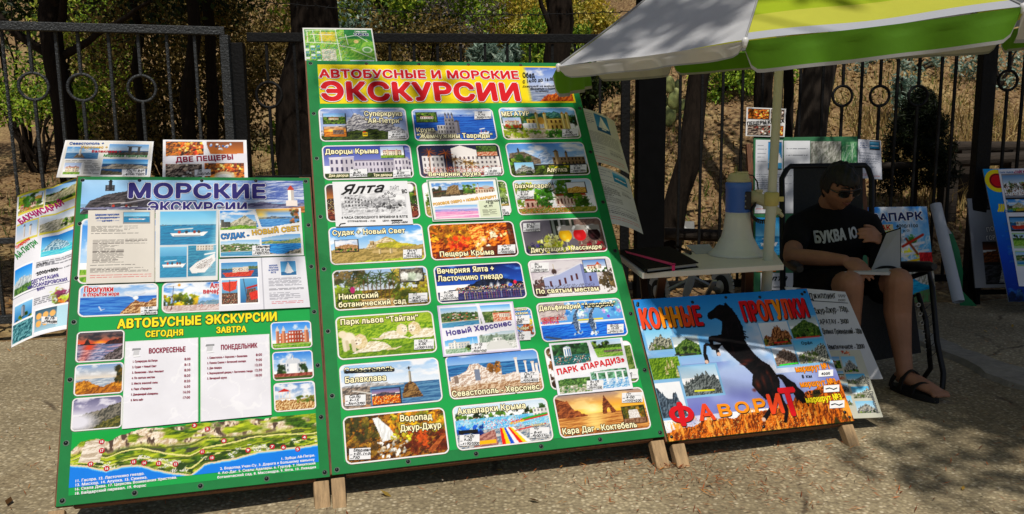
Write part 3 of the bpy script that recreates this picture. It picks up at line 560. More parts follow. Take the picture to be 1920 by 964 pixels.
# ------------------------------------------------------------------ iron gate leaf and fence
IRON = mat('rough_painted_iron', '1e2022', .5, .5, 60, bump=.8, bscale=90, col2='34383a', spec=.5)
IRON2 = mat('black_iron', '0a0a0b', .65, .5, 40, bump=.4, bscale=60, spec=.25)
def twisted(m, a, b, w, turns, n=60):
    P_ = []; a, b = np.array(a, float), np.array(b, float)
    vs_ = []; fs = []
    for i in range(n + 1):
        t = i / n; c_ = a + (b - a) * t; g = t * turns * 2 * math.pi
        for k in range(4): q = g + k * math.pi / 2 + math.pi / 4; vs_.append(c_ + np.array([math.cos(q) * w, math.sin(q) * w, 0]))
    for i in range(n):
        for k in range(4): fs.append((i * 4 + k, i * 4 + (k + 1) % 4, i * 4 + 4 + (k + 1) % 4, i * 4 + 4 + k))
    m.add(vs_, fs)
def ring_bar(root, p, zt, zb, zr, R, w, mt, dirx, tw=False):
    """a bar broken by a welded ring"""
    m = MB()
    if zr is None:
        if tw: twisted(m, (*p, zb), (*p, zt), w * .62, 26, 150)
        else: m.box((p[0], p[1], (zt + zb) / 2), (w, w, zt - zb))
        return m.build('bar', mt, root, bev=.0 if tw else .002)
    m.box((p[0], p[1], (zt + zr + R) / 2), (w, w, zt - zr - R)); m.box((p[0], p[1], (zb + zr - R) / 2), (w, w, zr - R - zb)); o = m.build('bar', mt, root, bev=.002)
    t = MB(); t.tube([(p[0] + dirx[0] * R * math.cos(a), p[1] + dirx[1] * R * math.cos(a), zr + R * math.sin(a)) for a in np.linspace(0, 2 * math.pi, 32, endpoint=False)], w * .55, 8, closed=True); t.build('ring', mt, root); return o
GT = empty('iron_gate', loc=(0, 0, 0), label='black iron gate leaf with three rings and a sunlit thick top rail', cat='gate')
def gy_(u, v, y0=4.85, y1=5.2, u0=0, u1=420): return P(u, v, y0 + (y1 - y0) * (u - u0) / (u1 - u0))
A, B = gy_(-160, 42), gy_(421, 62); dx = (B - A)[:2] / np.linalg.norm((B - A)[:2]); zt = (gy_(200, 52)[2])
m = MB(); m.bar((A[0], A[1], zt - .005), (B[0], B[1], zt - .005),   .045, .05); m.build('top_rail', IRON, GT, bev=.004)
m = MB(); m.bar((A[0], A[1], .62), (B[0], B[1], .62), .03, .035); m.build('middle_rail', IRON, GT, bev=.003); m = MB(); m.bar((A[0], A[1], .14), (B[0], B[1], .14), .045, .05); m.build('bottom_rail', IRON, GT, bev=.003)
m = MB(); m.box((B[0], B[1], zt / 2 - .02), (.055, .05, zt - .02)); m.build('stile', IRON, GT, bev=.004)
for u, kind in ((-90, 0), (-40, 1), (12, 2), (62, 1), (112, 0), (153, 1), (210, 0), (265, 1), (318, 2), (370, 0)):
    q = gy_(u, 150); zr = gy_(u, 161 + u * .02)[2]; ring_bar(GT, q[:2], zt - .03, .14, zr if kind == 1 else None, .079, .0175, IRON, dx, kind == 2)
FN = empty('iron_fence', loc=(0, 0, 0), label='long black iron fence with rings, running behind the boards to the right edge', cat='fence')
fx0, fx1, fx2 = -1.63, 3.42, 5.4
def fp(u): 
    d = ray(u, 150); lo, hi = 4, 7
    for _ in range(40):
        y = (lo + hi) / 2; x = d[0] / d[1] * y
        if y < fence_y(x) - .06: lo = y
        else: hi = y
    return x, y
zf = P(760, 70, fp(760)[1])[2]
pts = [(x, float(fence_y(x)) - .06) for x in (-1.66, .5, 3.4, 5.6)]
for zz, w, h, nm in ((zf - .005, .045, .056, 'top_rail'), (.96, .02, .025, 'middle_rail'), (.16, .04, .05, 'bottom_rail')):
    m = MB()
    for (a, b), (c_, d_) in zip(pts[:-1], pts[1:]):
        if nm == 'middle_rail' and c_ > 3: continue
        m.bar((a, b, zz), (c_, d_, zz), w, h)
    m.build(nm, IRON2, FN, bev=.003)
for u, w in ((450, .075), (1173, .06), (1849, .1)):
    x, y = fp(u); m = MB(); m.box((x, y, zf / 2 - .04), (w, w * .8, zf + .0 if u != 1849 else zf)); m.build('post', IRON2, FN, bev=.004)
for u, kd in ((503, 1), (555, 0), (605, 0), (650, 0), (690, 0), (733, 0), (778, 0), (822, 0), (865, 0), (910, 0), (952, 0), (994, 0), (1036, 0), (1078, 0), (1125, 0), (1276, 0), (1317, 0), (1356, 0), (1393, 0), (1430, 0), (1466, 0), (1501, 0), (1543, 0), (1581, 1), (1616, 0), (1651, 1), (1683, 0), (1723, 1), (1765, 0), (1791, 0), (1890, 1), (1919, 0), (1960, 1), (2000, 0), (2040, 1), (2080, 0)):
    x, y = fp(u); ring_bar(FN, (x, y), zf - .04, .16, P(u, {503: 178, 1890: 151, 1960: 150, 2040: 150}.get(u, 180), y)[2] if kd else None, .08 if u < 600 else .068, .018, IRON2, (1, .05))
xq, yq = fp(1217); gp = MB(); gp.box((0, 0, 1.05), (.185, .16, 2.1)); o = gp.build('gate_column', mat('column_shaded_black', '070708', .8, .4, 12, spec=.08), bev=.006); o.location = (xq, yq - .06, 0); tag(o, 'thick square black gate column between the tall board and the table', 'post')  # black iron darkened further here: tree shade put into the column's colour
c2 = MB(); c2.box((0, 0, 2.12), (.21, .185, .04)); c2.build('cap', IRON2, o, bev=.004)
wa, wb = P(480, 2, 5.5), P(1180, 22, 5.9); bw = empty('barbed_wire', loc=wa, label='single strand of barbed wire stretched above the fence rail', cat='wire'); m = MB(); n = 40; pts = [(wb - wa) * t + np.array([0, 0, -.05 * math.sin(math.pi * t) + .004 * math.sin(t * 90)]) for t in np.linspace(0, 1, n)]; m.tube(pts, .0028, 5)
r_ = random.Random(2)
for p_ in pts[1:-1]:
    for k in range(2): d_ = np.array([r_.uniform(-.6, .6), r_.uniform(-.4, .4), r_.uniform(-1, 1)]); d_ /= np.linalg.norm(d_); m.tube([p_ - d_ * .022, p_ + d_ * .022], .0022, 4)
m.build('strand', IRON2, bw)
# ------------------------------------------------------------------ printed pictures: ink colours on a fine mesh
class Cv:
    def __init__(s, nx, ny, seed=0, bg='ffffff'):
        s.nx, s.ny = nx, ny; s.rng = np.random.RandomState(seed); s.r = random.Random(seed)
        s.Y, s.X = np.mgrid[0:ny, 0:nx]; s.X = (s.X + .5) / nx; s.Y = (s.Y + .5) / ny
        s.a = np.zeros((ny, nx, 3)) + hexc(bg); s.asp = nx / ny
    def noise(s, sx, sy, oc=3):
        out = 0; amp = 1; tot = 0
        for o in range(oc):
            g = s.rng.rand(int(sy) + 3, int(sx) + 3); x = s.X * sx; y = s.Y * sy; i = x.astype(int); j = y.astype(int); u = x - i; v = y - j
            u = u * u * (3 - 2 * u); v = v * v * (3 - 2 * v)
            out = out + amp * ((g[j, i] * (1 - u) + g[j, i + 1] * u) * (1 - v) + (g[j + 1, i] * (1 - u) + g[j + 1, i + 1] * u) * v)
            tot += amp; amp *= .55; sx *= 2; sy *= 2
        return out / tot
    def put(s, m, c):
        m = np.clip(m, 0, 1)[..., None]; s.a = s.a * (1 - m) + (hexc(c) if not isinstance(c, np.ndarray) else c) * m; return s
    def grad(s, y0, y1, *cs):
        t = np.clip((s.Y - y0) / (y1 - y0), 0, .9999) * (len(cs) - 1); i = t.astype(int); f = (t - i)[..., None]; C = np.array([hexc(c) for c in cs])
        return s.put((s.Y >= y0) & (s.Y <= y1), C[i] * (1 - f) + C[i + 1] * f)
    def mixn(s, c0, c1, sx, sy, k=2.2, fine=.25):
        b_ = s.noise(sx, sy, 4); n = np.clip((b_ - .5) * k * .75 + .5 + (b_ - np.roll(b_, (1, 1), (0, 1))) * k * 1.6 * min(s.nx, 120) / 60 + (s.rng.rand(s.ny, s.nx) - .5) * fine, 0, 1)[..., None]
        return hexc(c0) * (1 - n) + hexc(c1) * n
    def clouds(s, y1, cov=.5, c='f2f2f4', sx=5, sy=6, y0=-.1):
        n = s.noise(sx, sy, 4); return s.put(np.clip((n - (1 - cov)) * 5, 0, 1) * np.clip((y1 - s.Y) * 8, 0, 1) * (s.Y > y0) * .9, c)
    def line_y(s, pts, rough=0.0):
        P = np.array(pts); y = np.interp(s.X[0], P[:, 0], P[:, 1])
        if rough: y = y + (s.noise(22, 1, 3)[0] - .5) * rough
        return y
    def ridge(s, pts, c0, c1, sx=18, sy=14, rough=.08, k=2.4, y1=2):
        return s.put((s.Y > s.line_y(pts, rough)) & (s.Y < y1), s.mixn(c0, c1, sx, sy, k))
    def sea(s, y0, y1, c0, c1, sx=6, sy=40): return s.put((s.Y > y0) & (s.Y < y1), s.mixn(c0, c1, sx, sy, 1.6, .1))
    def rect(s, x0, y0, x1, y1, c): return s.put((s.X >= x0) & (s.X < x1) & (s.Y >= y0) & (s.Y < y1), c)
    def tex(s, x0, y0, x1, y1, c0, c1, sx=20, sy=14): return s.put((s.X >= x0) & (s.X < x1) & (s.Y >= y0) & (s.Y < y1), s.mixn(c0, c1, sx, sy))
    def mpoly(s, pts):
        m = np.zeros(s.X.shape, bool); n = len(pts)
        for i in range(n):
            (x0, y0), (x1, y1) = pts[i], pts[(i + 1) % n]
            if y0 != y1: m ^= ((s.Y < y0) != (s.Y < y1)) & (s.X < (x1 - x0) * (s.Y - y0) / (y1 - y0) + x0)
        return m
    def poly(s, pts, c, c1=None, sx=24, sy=18): return s.put(s.mpoly(pts), s.mixn(c, c1, sx, sy) if c1 else c)
    def ell(s, x, y, rx, ry, c, soft=.25): return s.put((1 - np.hypot((s.X - x) / rx, (s.Y - y) / ry)) / soft, c)
    def line(s, x0, y0, x1, y1, w, c):
        dx, dy = (x1 - x0) * s.asp, y1 - y0; L2 = dx * dx + dy * dy + 1e-9; px, py = (s.X - x0) * s.asp, s.Y - y0
        t = np.clip((px * dx + py * dy) / L2, 0, 1); return s.put((w - np.hypot(px - t * dx, py - t * dy)) * s.ny, c)
    def blobs(s, x0, y0, x1, y1, n, r, cs, flat=1.0):
        k_ = min(1, s.nx / 90); W = (s.noise(s.nx / 2.6, s.ny / 2.6, 2) - .5) * k_; D = (s.noise(s.nx / 6, s.ny / 6, 2) - .5) * k_
        for _ in range(n):
            q = r * s.r.uniform(.5, 1.2); c = hexc(s.r.choice(cs)) * s.r.uniform(.75, 1.2)
            x, y = s.r.uniform(x0, x1), s.r.uniform(y0, y1); d = np.hypot((s.X - x) / (q / s.asp), (s.Y - y) / (q * flat)); s.put((1 - d + W * 1.5 + D * .8) * 2.5 * (d < 1.9), np.clip(hexc(c) * (1.02 + (y - s.Y) / (q * flat) * .16 + W * .7)[..., None], 0, 1))
        return s
    def specks(s, x0, y0, x1, y1, d, cs):
        m = (s.rng.rand(s.ny, s.nx) < d) & (s.X >= x0) & (s.X < x1) & (s.Y >= y0) & (s.Y < y1); C = np.array([hexc(c) for c in cs])
        s.a[m] = C[s.rng.randint(0, len(cs), m.sum())]; return s
    def house(s, x0, y0, x1, y1, w='f2ead8', win='5a4a3a', nx=6, ny=2, roof=None, rh=.06, arch=False):
        s.rect(x0, y0, x1, y1, w); ww = (x1 - x0) / nx; hh = (y1 - y0) / ny
        for i in range(nx):
            for j in range(ny): s.rect(x0 + ww * (i + .3), y0 + hh * (j + .25), x0 + ww * (i + .7), y0 + hh * (j + .8), win)
        s.put((s.X >= x0 + (x1 - x0) * .5) & (s.X < x1) & (s.Y > y0) & (s.Y < y1), s.a * .88)
        if roof: s.poly([(x0 - .01, y0), (x0 + .02, y0 - rh), (x1 - .02, y0 - rh), (x1 + .01, y0)], roof)
        return s
    def tower(s, x, y0, y1, w, c, cap='5a3a2a', ch=.08):
        s.rect(x - w, y0, x, y1, np.clip(hexc(c) * 1.08, 0, 1)); s.rect(x, y0, x + w, y1, hexc(c) * .8); s.poly([(x - w * 1.3, y0), (x, y0 - ch), (x + w * 1.3, y0)], cap); return s
    def palm(s, x, y, h, c='4a6a24', tr='6a4a2a'):
        s.line(x, y, x + .01, y - h, .018, tr)
        for a in range(0, 360, 36):
            t = math.radians(a + s.r.uniform(-12, 12)); s.line(x + .01, y - h, x + .01 + .2 * math.cos(t) / s.asp, y - h - .14 * math.sin(t) + .04, .016, np.clip(hexc(c) * s.r.uniform(.6, 1.4), 0, 1))
        return s
    def inset(s, x0, y0, x1, y1, fn, bd='2a2a2a'):
        s.rect(x0 - .008, y0 - .014, x1 + .008, y1 + .014, bd); i0, i1, j0, j1 = int(x0 * s.nx), int(x1 * s.nx), int(y0 * s.ny), int(y1 * s.ny)
        c = Cv(max(i1 - i0, 2), max(j1 - j0, 2), s.r.randint(0, 999)); fn(c); s.a[j0:j1, i0:i1] = c.a; return s
    def boat(s, x, y, w, hull='f4f4f2', top='f2efe6'):
        s.poly([(x - w, y - .02), (x + w * 1.1, y - .05), (x + w * .85, y + .07), (x - w * .85, y + .07)], hull)
        s.rect(x - w * .8, y + .04, x + w * .7, y + .075, '9aa4a8')
        for k, c in ((-.5, 'b0402a'), (-.1, '3a3a40'), (.35, '8a3a2a'), (.6, '54443a')): s.ell(x + w * k, y - .055, w * .1, .05, c)
        s.line(x - w * .75, y - .13, x + w * .25, y - .16, .02, top); s.line(x - w * .6, y - .13, x - w * .6, y, .008, 'cfcfcf'); s.line(x + w * .15, y - .15, x + w * .15, y, .008, 'cfcfcf'); return s
    def sail(s, x, y, h):
        s.poly([(x, y - h), (x + h * .28 / s.asp * 1.6, y), (x, y)], 'f4f4f4'); s.poly([(x - .02, y - h * .95), (x - .02, y), (x - h * .22 / s.asp * 1.6, y)], 'd8dde4'); s.poly([(x - .16, y + .02), (x + .2, y + .02), (x + .15, y + .09), (x - .12, y + .09)], 'f0f0f0'); return s
    def fig(s, pts, x, y, k, c0, c1, d=1): return s.poly([(x + d * px * k / s.asp, y + py * k) for px, py in pts], c0, c1, 30, 24)
    def lion(s, x, y, k, d=1, mane='c8b084'):
        s.fig([(-.2, -.06), (0, -.09), (.2, -.05), (.3, .03), (.34, .1), (-.3, .12), (-.26, .02)], x, y, k, 'cbbd9e', 'f4ecda', d); s.fig([(-.3, .07), (.1, .08), (.1, .13), (-.4, .13)], x, y, k, 'd8cbb0', 'f6f0e2', d); s.fig([(.22, .07), (.4, .08), (.52, .05), (.52, .07), (.4, .11), (.24, .12)], x, y, k, 'cbb890', 'e6dabc', d)
        s.fig([(-.36, -.2), (-.24, -.26), (-.14, -.2), (-.1, -.06), (-.18, .04), (-.3, .05), (-.38, -.04)], x, y, k, mane, 'e2d2ac', d); s.fig([(-.35, -.16), (-.28, -.2), (-.22, -.16), (-.22, -.08), (-.27, -.02), (-.33, -.03), (-.37, -.09)], x, y, k, 'dccdb2', 'f6eedc', d)
        for ex_ in (-.325, -.27): s.ell(x + d * ex_ * k / s.asp, y - .125 * k, .012 * k / s.asp, .014 * k, '4a3a2a')
        s.ell(x - d * .315 * k / s.asp, y - .06 * k, .018 * k / s.asp, .018 * k, '6a4a3a'); return s.line(x - d * .3 * k / s.asp, y + .13 * k, x + d * .4 * k / s.asp, y + .13 * k, .014 * k, '5a7020')
    def dolphin(s, x, y, k):
        s.fig([(-.02, .04), (.05, 0), (.07, -.12), (.03, -.26), (.04, -.34), (.1, -.42), (.09, -.44), (.02, -.4), (-.04, -.3), (-.07, -.16), (-.05, -.04)], x, y, k, '36455c', '76879e'); s.fig([(.05, 0), (.065, -.12), (.03, -.24), (.045, -.12), (.035, -.02)], x, y, k, 'b8c4d0', 'dfe6ec'); s.fig([(-.07, -.14), (-.13, -.1), (-.06, -.2)], x, y, k, '36455c', '5f6f86'); s.fig([(.0, .02), (-.08, .08), (0, .06), (.09, .07)], x, y, k, '36455c', '5f6f86'); return s.blobs(x - .05, y + .04, x + .05, y + .12, 10, .035, ['e6f0fa', 'b9d6ee'])
    def forest(s, x0, y0, x1, y1, cs=('2f4a1c', '4a6a26', '1c2c12', '6a8030'), n=70, r=.12): return s.blobs(x0, y0, x1, y1, n, r, cs)
    def sunset(s, y=.5, sx_=.5): s.grad(0, y, '5a5f70', 'b07a4a', 'f6a432'); s.clouds(y, .55, 'd8b08a'); s.ell(sx_, y - .1, .3 / s.asp, .2, 'ffe27a', 1); s.sea(y, 1, '9a5a24', 'e0913a'); return s.line(sx_, y + .05, sx_, .95, .03, 'ffe08a')

GRASS = ('7c8a26', '5c7020', '98a032'); DRY = ('b08a4a', '8a6a34', 'c8a868')
def p_bay(c): c.grad(0, .45, '6fa2d8', 'cfe0f0'); c.clouds(.4, .5); c.sea(.42, 1, '2a6aa0', '4b8fc4'); c.ridge([(0, .5), (.3, .36), (.6, .46), (1, .3)], '6a6a3a', 'b0a070', y1=.56); c.ridge([(0, .7), (.35, .95), (.5, 1.1), (1, 1.2)], '4a5a26', '8a8a4a')
def p_green(c): c.grad(0, .45, '6fa0d4', 'c8d8e8'); c.tex(0, .35, 1, 1, '34501c', '7a9438'); c.forest(0, .36, 1, .62, n=40, r=.1); c.house(.25, .44, .7, .64, 'd8c8a8', '6a5440', 6, 1, '8a4a30'); c.forest(0, .7, 1, 1, n=24, r=.1)
def p_palace(c): c.grad(0, .6, '9fb4d8', 'e6e8f0'); c.house(.1, .4, .9, .78, 'efe2cc', '6a5a50', 9, 2, 'a0583c'); c.tower(.3, .3, .78, .05, 'e0c8a8', '8a4030'); c.tower(.7, .3, .78, .05, 'e0c8a8', '8a4030'); c.tex(0, .78, 1, 1, '5a7a2a', '8fae4a')
def p_rocks(c, a='55585a', b='b8b4a8', sky='8fc4e6'): c.grad(0, 1, sky, 'd8e6f0'); c.ridge([(0, .8), (.25, .45), (.5, .22), (.75, .4), (1, .7)], a, b, 14, 10, .3); c.forest(0, .85, 1, 1, n=14, r=.1)
def p_cave(c): c.put(c.Y > -1, c.mixn('3a1c0c', 'd8812a', 9, 7, 2.8)); c.blobs(.35, .1, .95, .8, 40, .1, ['f4b24a', 'c0401c', 'ffd88a', '7a2a10', 'e8661c']); c.blobs(0, 0, .35, 1, 16, .12, ['8a5a1e', '5a3a14', 'b07a2a'])
def p_cave2(c): c.put(c.Y > -1, c.mixn('2a2220', 'a8988a', 9, 7, 3)); c.blobs(0, 0, 1, 1, 16, .12, ['c8b8a0', '4a3a34', '8a3a2a', 'e0dad0'])
def p_harbor(c): c.grad(0, .3, '5a6a9a', 'b08a9a'); c.ridge([(0, .4), (.4, .2), (1, .35)], '3a3a4a', '6a5a5a', y1=.6); c.put(c.Y > .45, c.mixn('8a3a14', 'f08a2a', 16, 12)); c.specks(0, .4, 1, 1, .14, ['ffd05a', 'ff7a2a', 'fff0b0'])

def q_cable(c):
    c.grad(0, 1, '7d93c4', 'c4cbe0'); c.clouds(.5, .5, 'dfe0ea'); c.ridge([(0, .7), (.28, .5), (.4, .12), (.55, .3), (.75, .38), (1, .75)], '6d6c74', 'd8d4d2', 26, 22, .1); c.ridge([(0, .85), (.3, .72), (.6, .66), (1, .82)], '26331a', '55632c', 22, 16)
    c.line(.36, 0, .5, .78, .008, '3a3a40'); c.line(.36, 0, .9, .75, .006, '5a5a60'); c.rect(.475, .76, .53, .88, 'e8c21c'); c.rect(.48, .72, .51, .77, 'c0301c'); c.rect(.48, .79, .525, .83, '5a5a40')
    c.inset(.04, .16, .29, .48, p_green); c.inset(.04, .57, .29, .88, lambda d: d.sunset(.5, .3).tex(.4, .35, .9, .8, '5a4a44', '8a7a70'))
def q_nest(c):
    c.grad(0, .5, '9fb0d6', '4f7fc4'); c.sea(.18, 1, '1f4f9a', '3a72bc'); c.ridge([(.2, .26), (.32, .12), (.55, .2)], '6b7fb0', '8b9cc4', y1=.24); c.clouds(.2, .45); c.ridge([(.0, 1.1), (.1, .72), (.4, .68), (.52, .85), (.6, 1.1)], '8a8478', 'c8c2b4'); c.house(.28, .52, .42, .8, 'cfcac4', '5a5650', 4, 2)
    for x in (.4, .44, .48): c.tower(x, .2, .36, .012, '8f8c90', '55545c', .12)
    c.house(.38, .3, .5, .8, '8b888c', '3c3a40', 3, 4); c.tower(.53, .42, .8, .03, '77747a', '4c4a52'); c.boat(.85, .8, .06); c.inset(.04, .1, .29, .42, lambda d: (d.tex(0, -1, 1, 2, '34501c', '6a8438'), d.forest(0, 0, 1, 1, n=30), d.house(.2, .45, .85, .7, 'efe0d8', nx=6, ny=1, roof='a05a4a')))
def q_mega(c):
    c.grad(0, .5, '6fa4dc', 'cfe0f0'); c.clouds(.3, .55); c.ridge([(0, .3), (.3, .2), (.7, .12), (1, .3)], '2a5a5a', '5a8a7a', y1=.5); c.forest(0, .32, 1, .5, n=50); c.house(.33, .36, .86, .72, 'e2c06a', '6a4a24', 9, 2); c.house(.33, .5, .55, .68, 'eef0ee', 'a8b4bc', 5, 1)
    for x in (.47, .58, .82, .88): c.tower(x, .2, .7, .02, 'ecd08a', 'b08a3a')
    c.ell(.52, .42, .05, .14, 'c89a4a'); c.tex(0, .7, 1, 1, 'b8a88a', 'e0d4bc'); c.blobs(0, .66, .3, .95, 25, .1, GRASS); c.blobs(.6, .8, 1, 1, 25, .12, ['2f5a1c', '4a7a26']); c.blobs(.3, .76, .6, .84, 12, .05, ['5a8a2a', '7aa03a']); c.inset(.02, .32, .26, .66, lambda d: (p_palace(d), d.blobs(0, .7, 1, 1, 10, .15, ['c0502a', '5a7a2a'])))
def q_palaces(c):
    c.grad(0, .6, '3f4d94', '8f95c8'); c.clouds(.5, .45, 'a8acd0'); c.house(.06, .36, .34, .82, 'd5cfd8', '55506a', 5, 2); c.house(.34, .48, 1, .84, 'c9c3ce', '4f4a60', 16, 2, '8a8494', .05); c.house(.8, .42, .97, .84, 'd8d2da', '5a5468', 4, 2, 'a09aa8'); c.tex(0, .83, 1, 1, '2c3a22', '55643a'); c.line(.06, .36, .34, .34, .02, 'e6e0e4')
    c.inset(.66, .05, .93, .4, p_palace)
def q_evening(c):
    c.grad(0, 1, '1c2440', '4a4658'); c.house(.04, .35, .3, .9, 'e6e0de', '6a6468', 5, 3); c.poly([(.4, .12), (.52, .02), (.98, .4), (.98, .9), (.4, .9)], 'e4deda'); c.house(.42, .35, .95, .8, 'e8e2de', '5a5058', 10, 3)
    c.specks(.04, .7, 1, 1, .3, ['c83a22', 'e8702a', '3a2420', 'e8d8c0', '8a2a1c']); [c.palm(x, .95, h, k, '8a5a34') for x, h, k in ((.12, .75, '8a4a1c'), (.32, .7, 'a0561c'), (.42, .5, '6a4a1c'), (.55, .4, '7a5a20'), (.62, .35, '8a6a2a'))]; c.inset(.72, .05, .97, .38, lambda d: (d.tex(0, -1, 1, 2, '2c4420', '5f7a38'), d.forest(0, 0, 1, .6, n=24), d.tex(0, .6, 1, 1, 'a04a2a', 'd8b8a0')))
def q_alupka(c):
    c.grad(0, .7, '5f8fd0', 'c0d4ea'); c.clouds(.6, .52); c.ridge([(.3, .6), (.42, .3), (.5, .24), (.6, .5)], '8096b8', 'c4d0e2', y1=.62); c.poly([(.02, .3), (.2, .25), (.4, .5), (.4, .65), (0, .65)], '5a5048', '8a7c6a'); c.house(.56, .44, .98, .68, '8a7458', '3a2e24', 9, 2); c.tower(.62, .28, .7, .03, 'a08a68', '6a5a44'); c.tower(.75, .32, .6, .015, '8a745a', '5a4a34'); c.tower(.14, .2, .5, .012, '5a5048', '3a342c')
    c.forest(0, .38, .26, .8, n=25); c.ridge([(0, .68), (1, .66)], '2a3418', '5f7030'); c.blobs(.4, .68, .75, .78, 14, .05, ['6a8a2a', 'c0ae3a']); c.rect(.3, .66, .98, .7, '3a3a40'); c.inset(.06, .6, .3, .92, lambda d: p_rocks(d))
def q_dusk(c): c.grad(0, .5, '3a3a48', '8a5a3a', 'd89a4a'); c.ridge([(0, .4), (.3, .3), (1, .45)], '2a2428', '5a4438'); c.tex(0, .7, 1, 1, '4a2a22', '8a4a3a'); c.specks(0, .4, 1, .8, .08, ['ffd07a', 'fff0c0']); c.forest(.88, .1, 1, .6, n=12); c.ell(.93, .15, .05, .14, 'f0f0f0')
def q_glade(c): c.forest(0, 0, 1, 1, n=90); c.forest(.8, 0, 1, .7, ('7a8a5a', '4a5a3a'), 20); c.tex(0, .7, 1, 1, '8a7a4a', 'c0a86a')
def q_khan(c):
    c.grad(0, .5, 'b8cfe8', 'e8eef4'); c.forest(0, .1, .22, .75, n=24, cs=('8a9a2a', '5f7a20', 'b0a838')); c.house(.1, .62, .4, .85, 'd8b0a0', '5a2a20', 5, 1, '9a4028'); c.house(.5, .5, .9, .8, 'e6c8b4', '6a2e20', 9, 1, 'a04a2e', .1); c.tower(.5, .16, .72, .012, 'd8c4b8', '5a5a64', .14); c.rect(.47, .3, .53, .34, 'b09a8c')
    c.forest(.26, .22, .46, .8, n=34, cs=('3a6a1c', '5a8a22', '24481a')); c.forest(.55, .02, .72, .5, n=20, cs=('3a5a1c', '5a7a2a')); c.forest(.76, .4, .88, .82, n=16, cs=('6a8a20', '3a5a1c')); c.tex(0, .84, 1, 1, '6a7a2a', 'a09a4a'); c.specks(.02, .78, .7, 1, .3, ['d0281c', 'e85a4a', 'f0c0b0', '4a7a22']); c.inset(.68, .1, .92, .42, lambda d: (d.grad(0, 1, 'd8dce0', 'f0f0f0'), d.ridge([(0, .6), (.5, .4), (1, .5)], 'a8782a', 'd8b86a')))
def q_sudak(c):
    c.grad(0, .7, '4f93dc', 'cfe4f6'); c.clouds(.6, .5, 'ffffff', 6, 5); c.sea(.7, 1, '1f5fae', '3f86cc'); c.ridge([(.3, 1.05), (.36, .72), (.42, .5), (.6, .3), (.75, .5), (1, .62)], '98963a', 'cfc04a', 14, 9, .05); c.poly([(.3, 1), (.34, .75), (.4, .5), (.5, .42), (.6, .3), (.68, .45), (.5, .5), (.45, .75), (.5, 1)], 'a89068', 'e6d8b8'); c.ridge([(.85, .62), (1, .55)], '8a7a4a', 'b8a068')
    c.ridge([(.2, 1), (.5, .95), (1, .9)], '8a9a30', 'c8c458'); c.house(.42, .42, .47, .55, 'c8b088', '7a6444', 2, 1); c.rect(.44, .68, .7, .76, 'c0a878'); c.tower(.52, .66, .78, .014, 'cdb890', 'a89068', .02); c.tower(.64, .66, .78, .014, 'cdb890', 'a89068', .02); c.inset(.05, .36, .29, .68, lambda d: (d.grad(0, .5, '8aa8d0', 'd8d8e0'), d.clouds(.5, .6), d.ridge([(0, .55), (.6, .35), (1, .5)], '8a6a44', 'c8a078'), d.forest(0, .75, 1, 1, n=15)))
def q_cave(c):
    c.put(c.Y > -1, c.mixn('6a2408', 'e8862a', 12, 9, 2.6)); c.blobs(0, 0, .5, .5, 50, .1, ['a8701c', '8a5a14', 'd8982a', '6a4410']); c.blobs(.2, .4, .45, .75, 30, .07, ['e84a1c', 'c0301c', 'f0702a']); c.poly([(.45, .15), (.62, .05), (.66, .6), (.52, .7)], 'c85a20', 'ffc86a'); c.blobs(.66, .2, .95, .5, 40, .06, ['ff8a2a', 'ffd08a', 'd8501c', 'fff0c8']); c.ell(.62, .5, .05, .12, 'fff4d8', 1); c.blobs(.5, .6, .7, .8, 20, .06, ['f8e0b0', 'e8a04a']); c.put((c.Y > .7) * (c.X > .6) * .8, '4a1c0a'); c.put((c.X > .92) * .7, '3a1a0c')
def q_wine(c):
    c.grad(0, 1, '77737c', '5d585e'); c.put((c.X > .66) * .6, c.mixn('6a4a3c', '9a7a62', 12, 10)); c.rect(.36, .0, .66, .5, '2c3228'); [c.rect(x, 0, x + .03, .6, k) for x, k in ((.38, '8a9088'), (.46, 'b8b8b4'), (.52, '4a4a48'), (.6, 'a09a90'))]
    for x, k, k2 in ((.52, 'e8b01c', 'f4d860'), (.7, 'c01c24', 'e8505a'), (.88, '2a1418', '5a2a30')):
        c.ell(x, .42, .09, .26, 'c8c8c4', .12); c.ell(x, .48, .085, .2, k, .12); c.ell(x - .02, .52, .04, .1, k2, 1); c.rect(x - .09, .2, x + .09, .34, hexc('9a9690')); c.line(x - .07, .3, x - .05, .24, .04, 'f0f0ec'); c.line(x, .7, x, .9, .015, 'd0d0c8')
    c.blobs(.28, .5, .42, .8, 14, .13, ['c8cc6a', 'a8b04a', 'e0dc8a']); c.blobs(.12, .62, .55, .95, 34, .08, ['b8b83a', 'd8cc4a', '8a9a2a', 'e6e08a']); c.blobs(.02, .74, .22, .98, 26, .06, ['2a2440', '3a3460', '5a6a2a']); c.blobs(.66, .74, 1, .98, 30, .07, ['6a1420', '8a1c2c', '3a1018'])
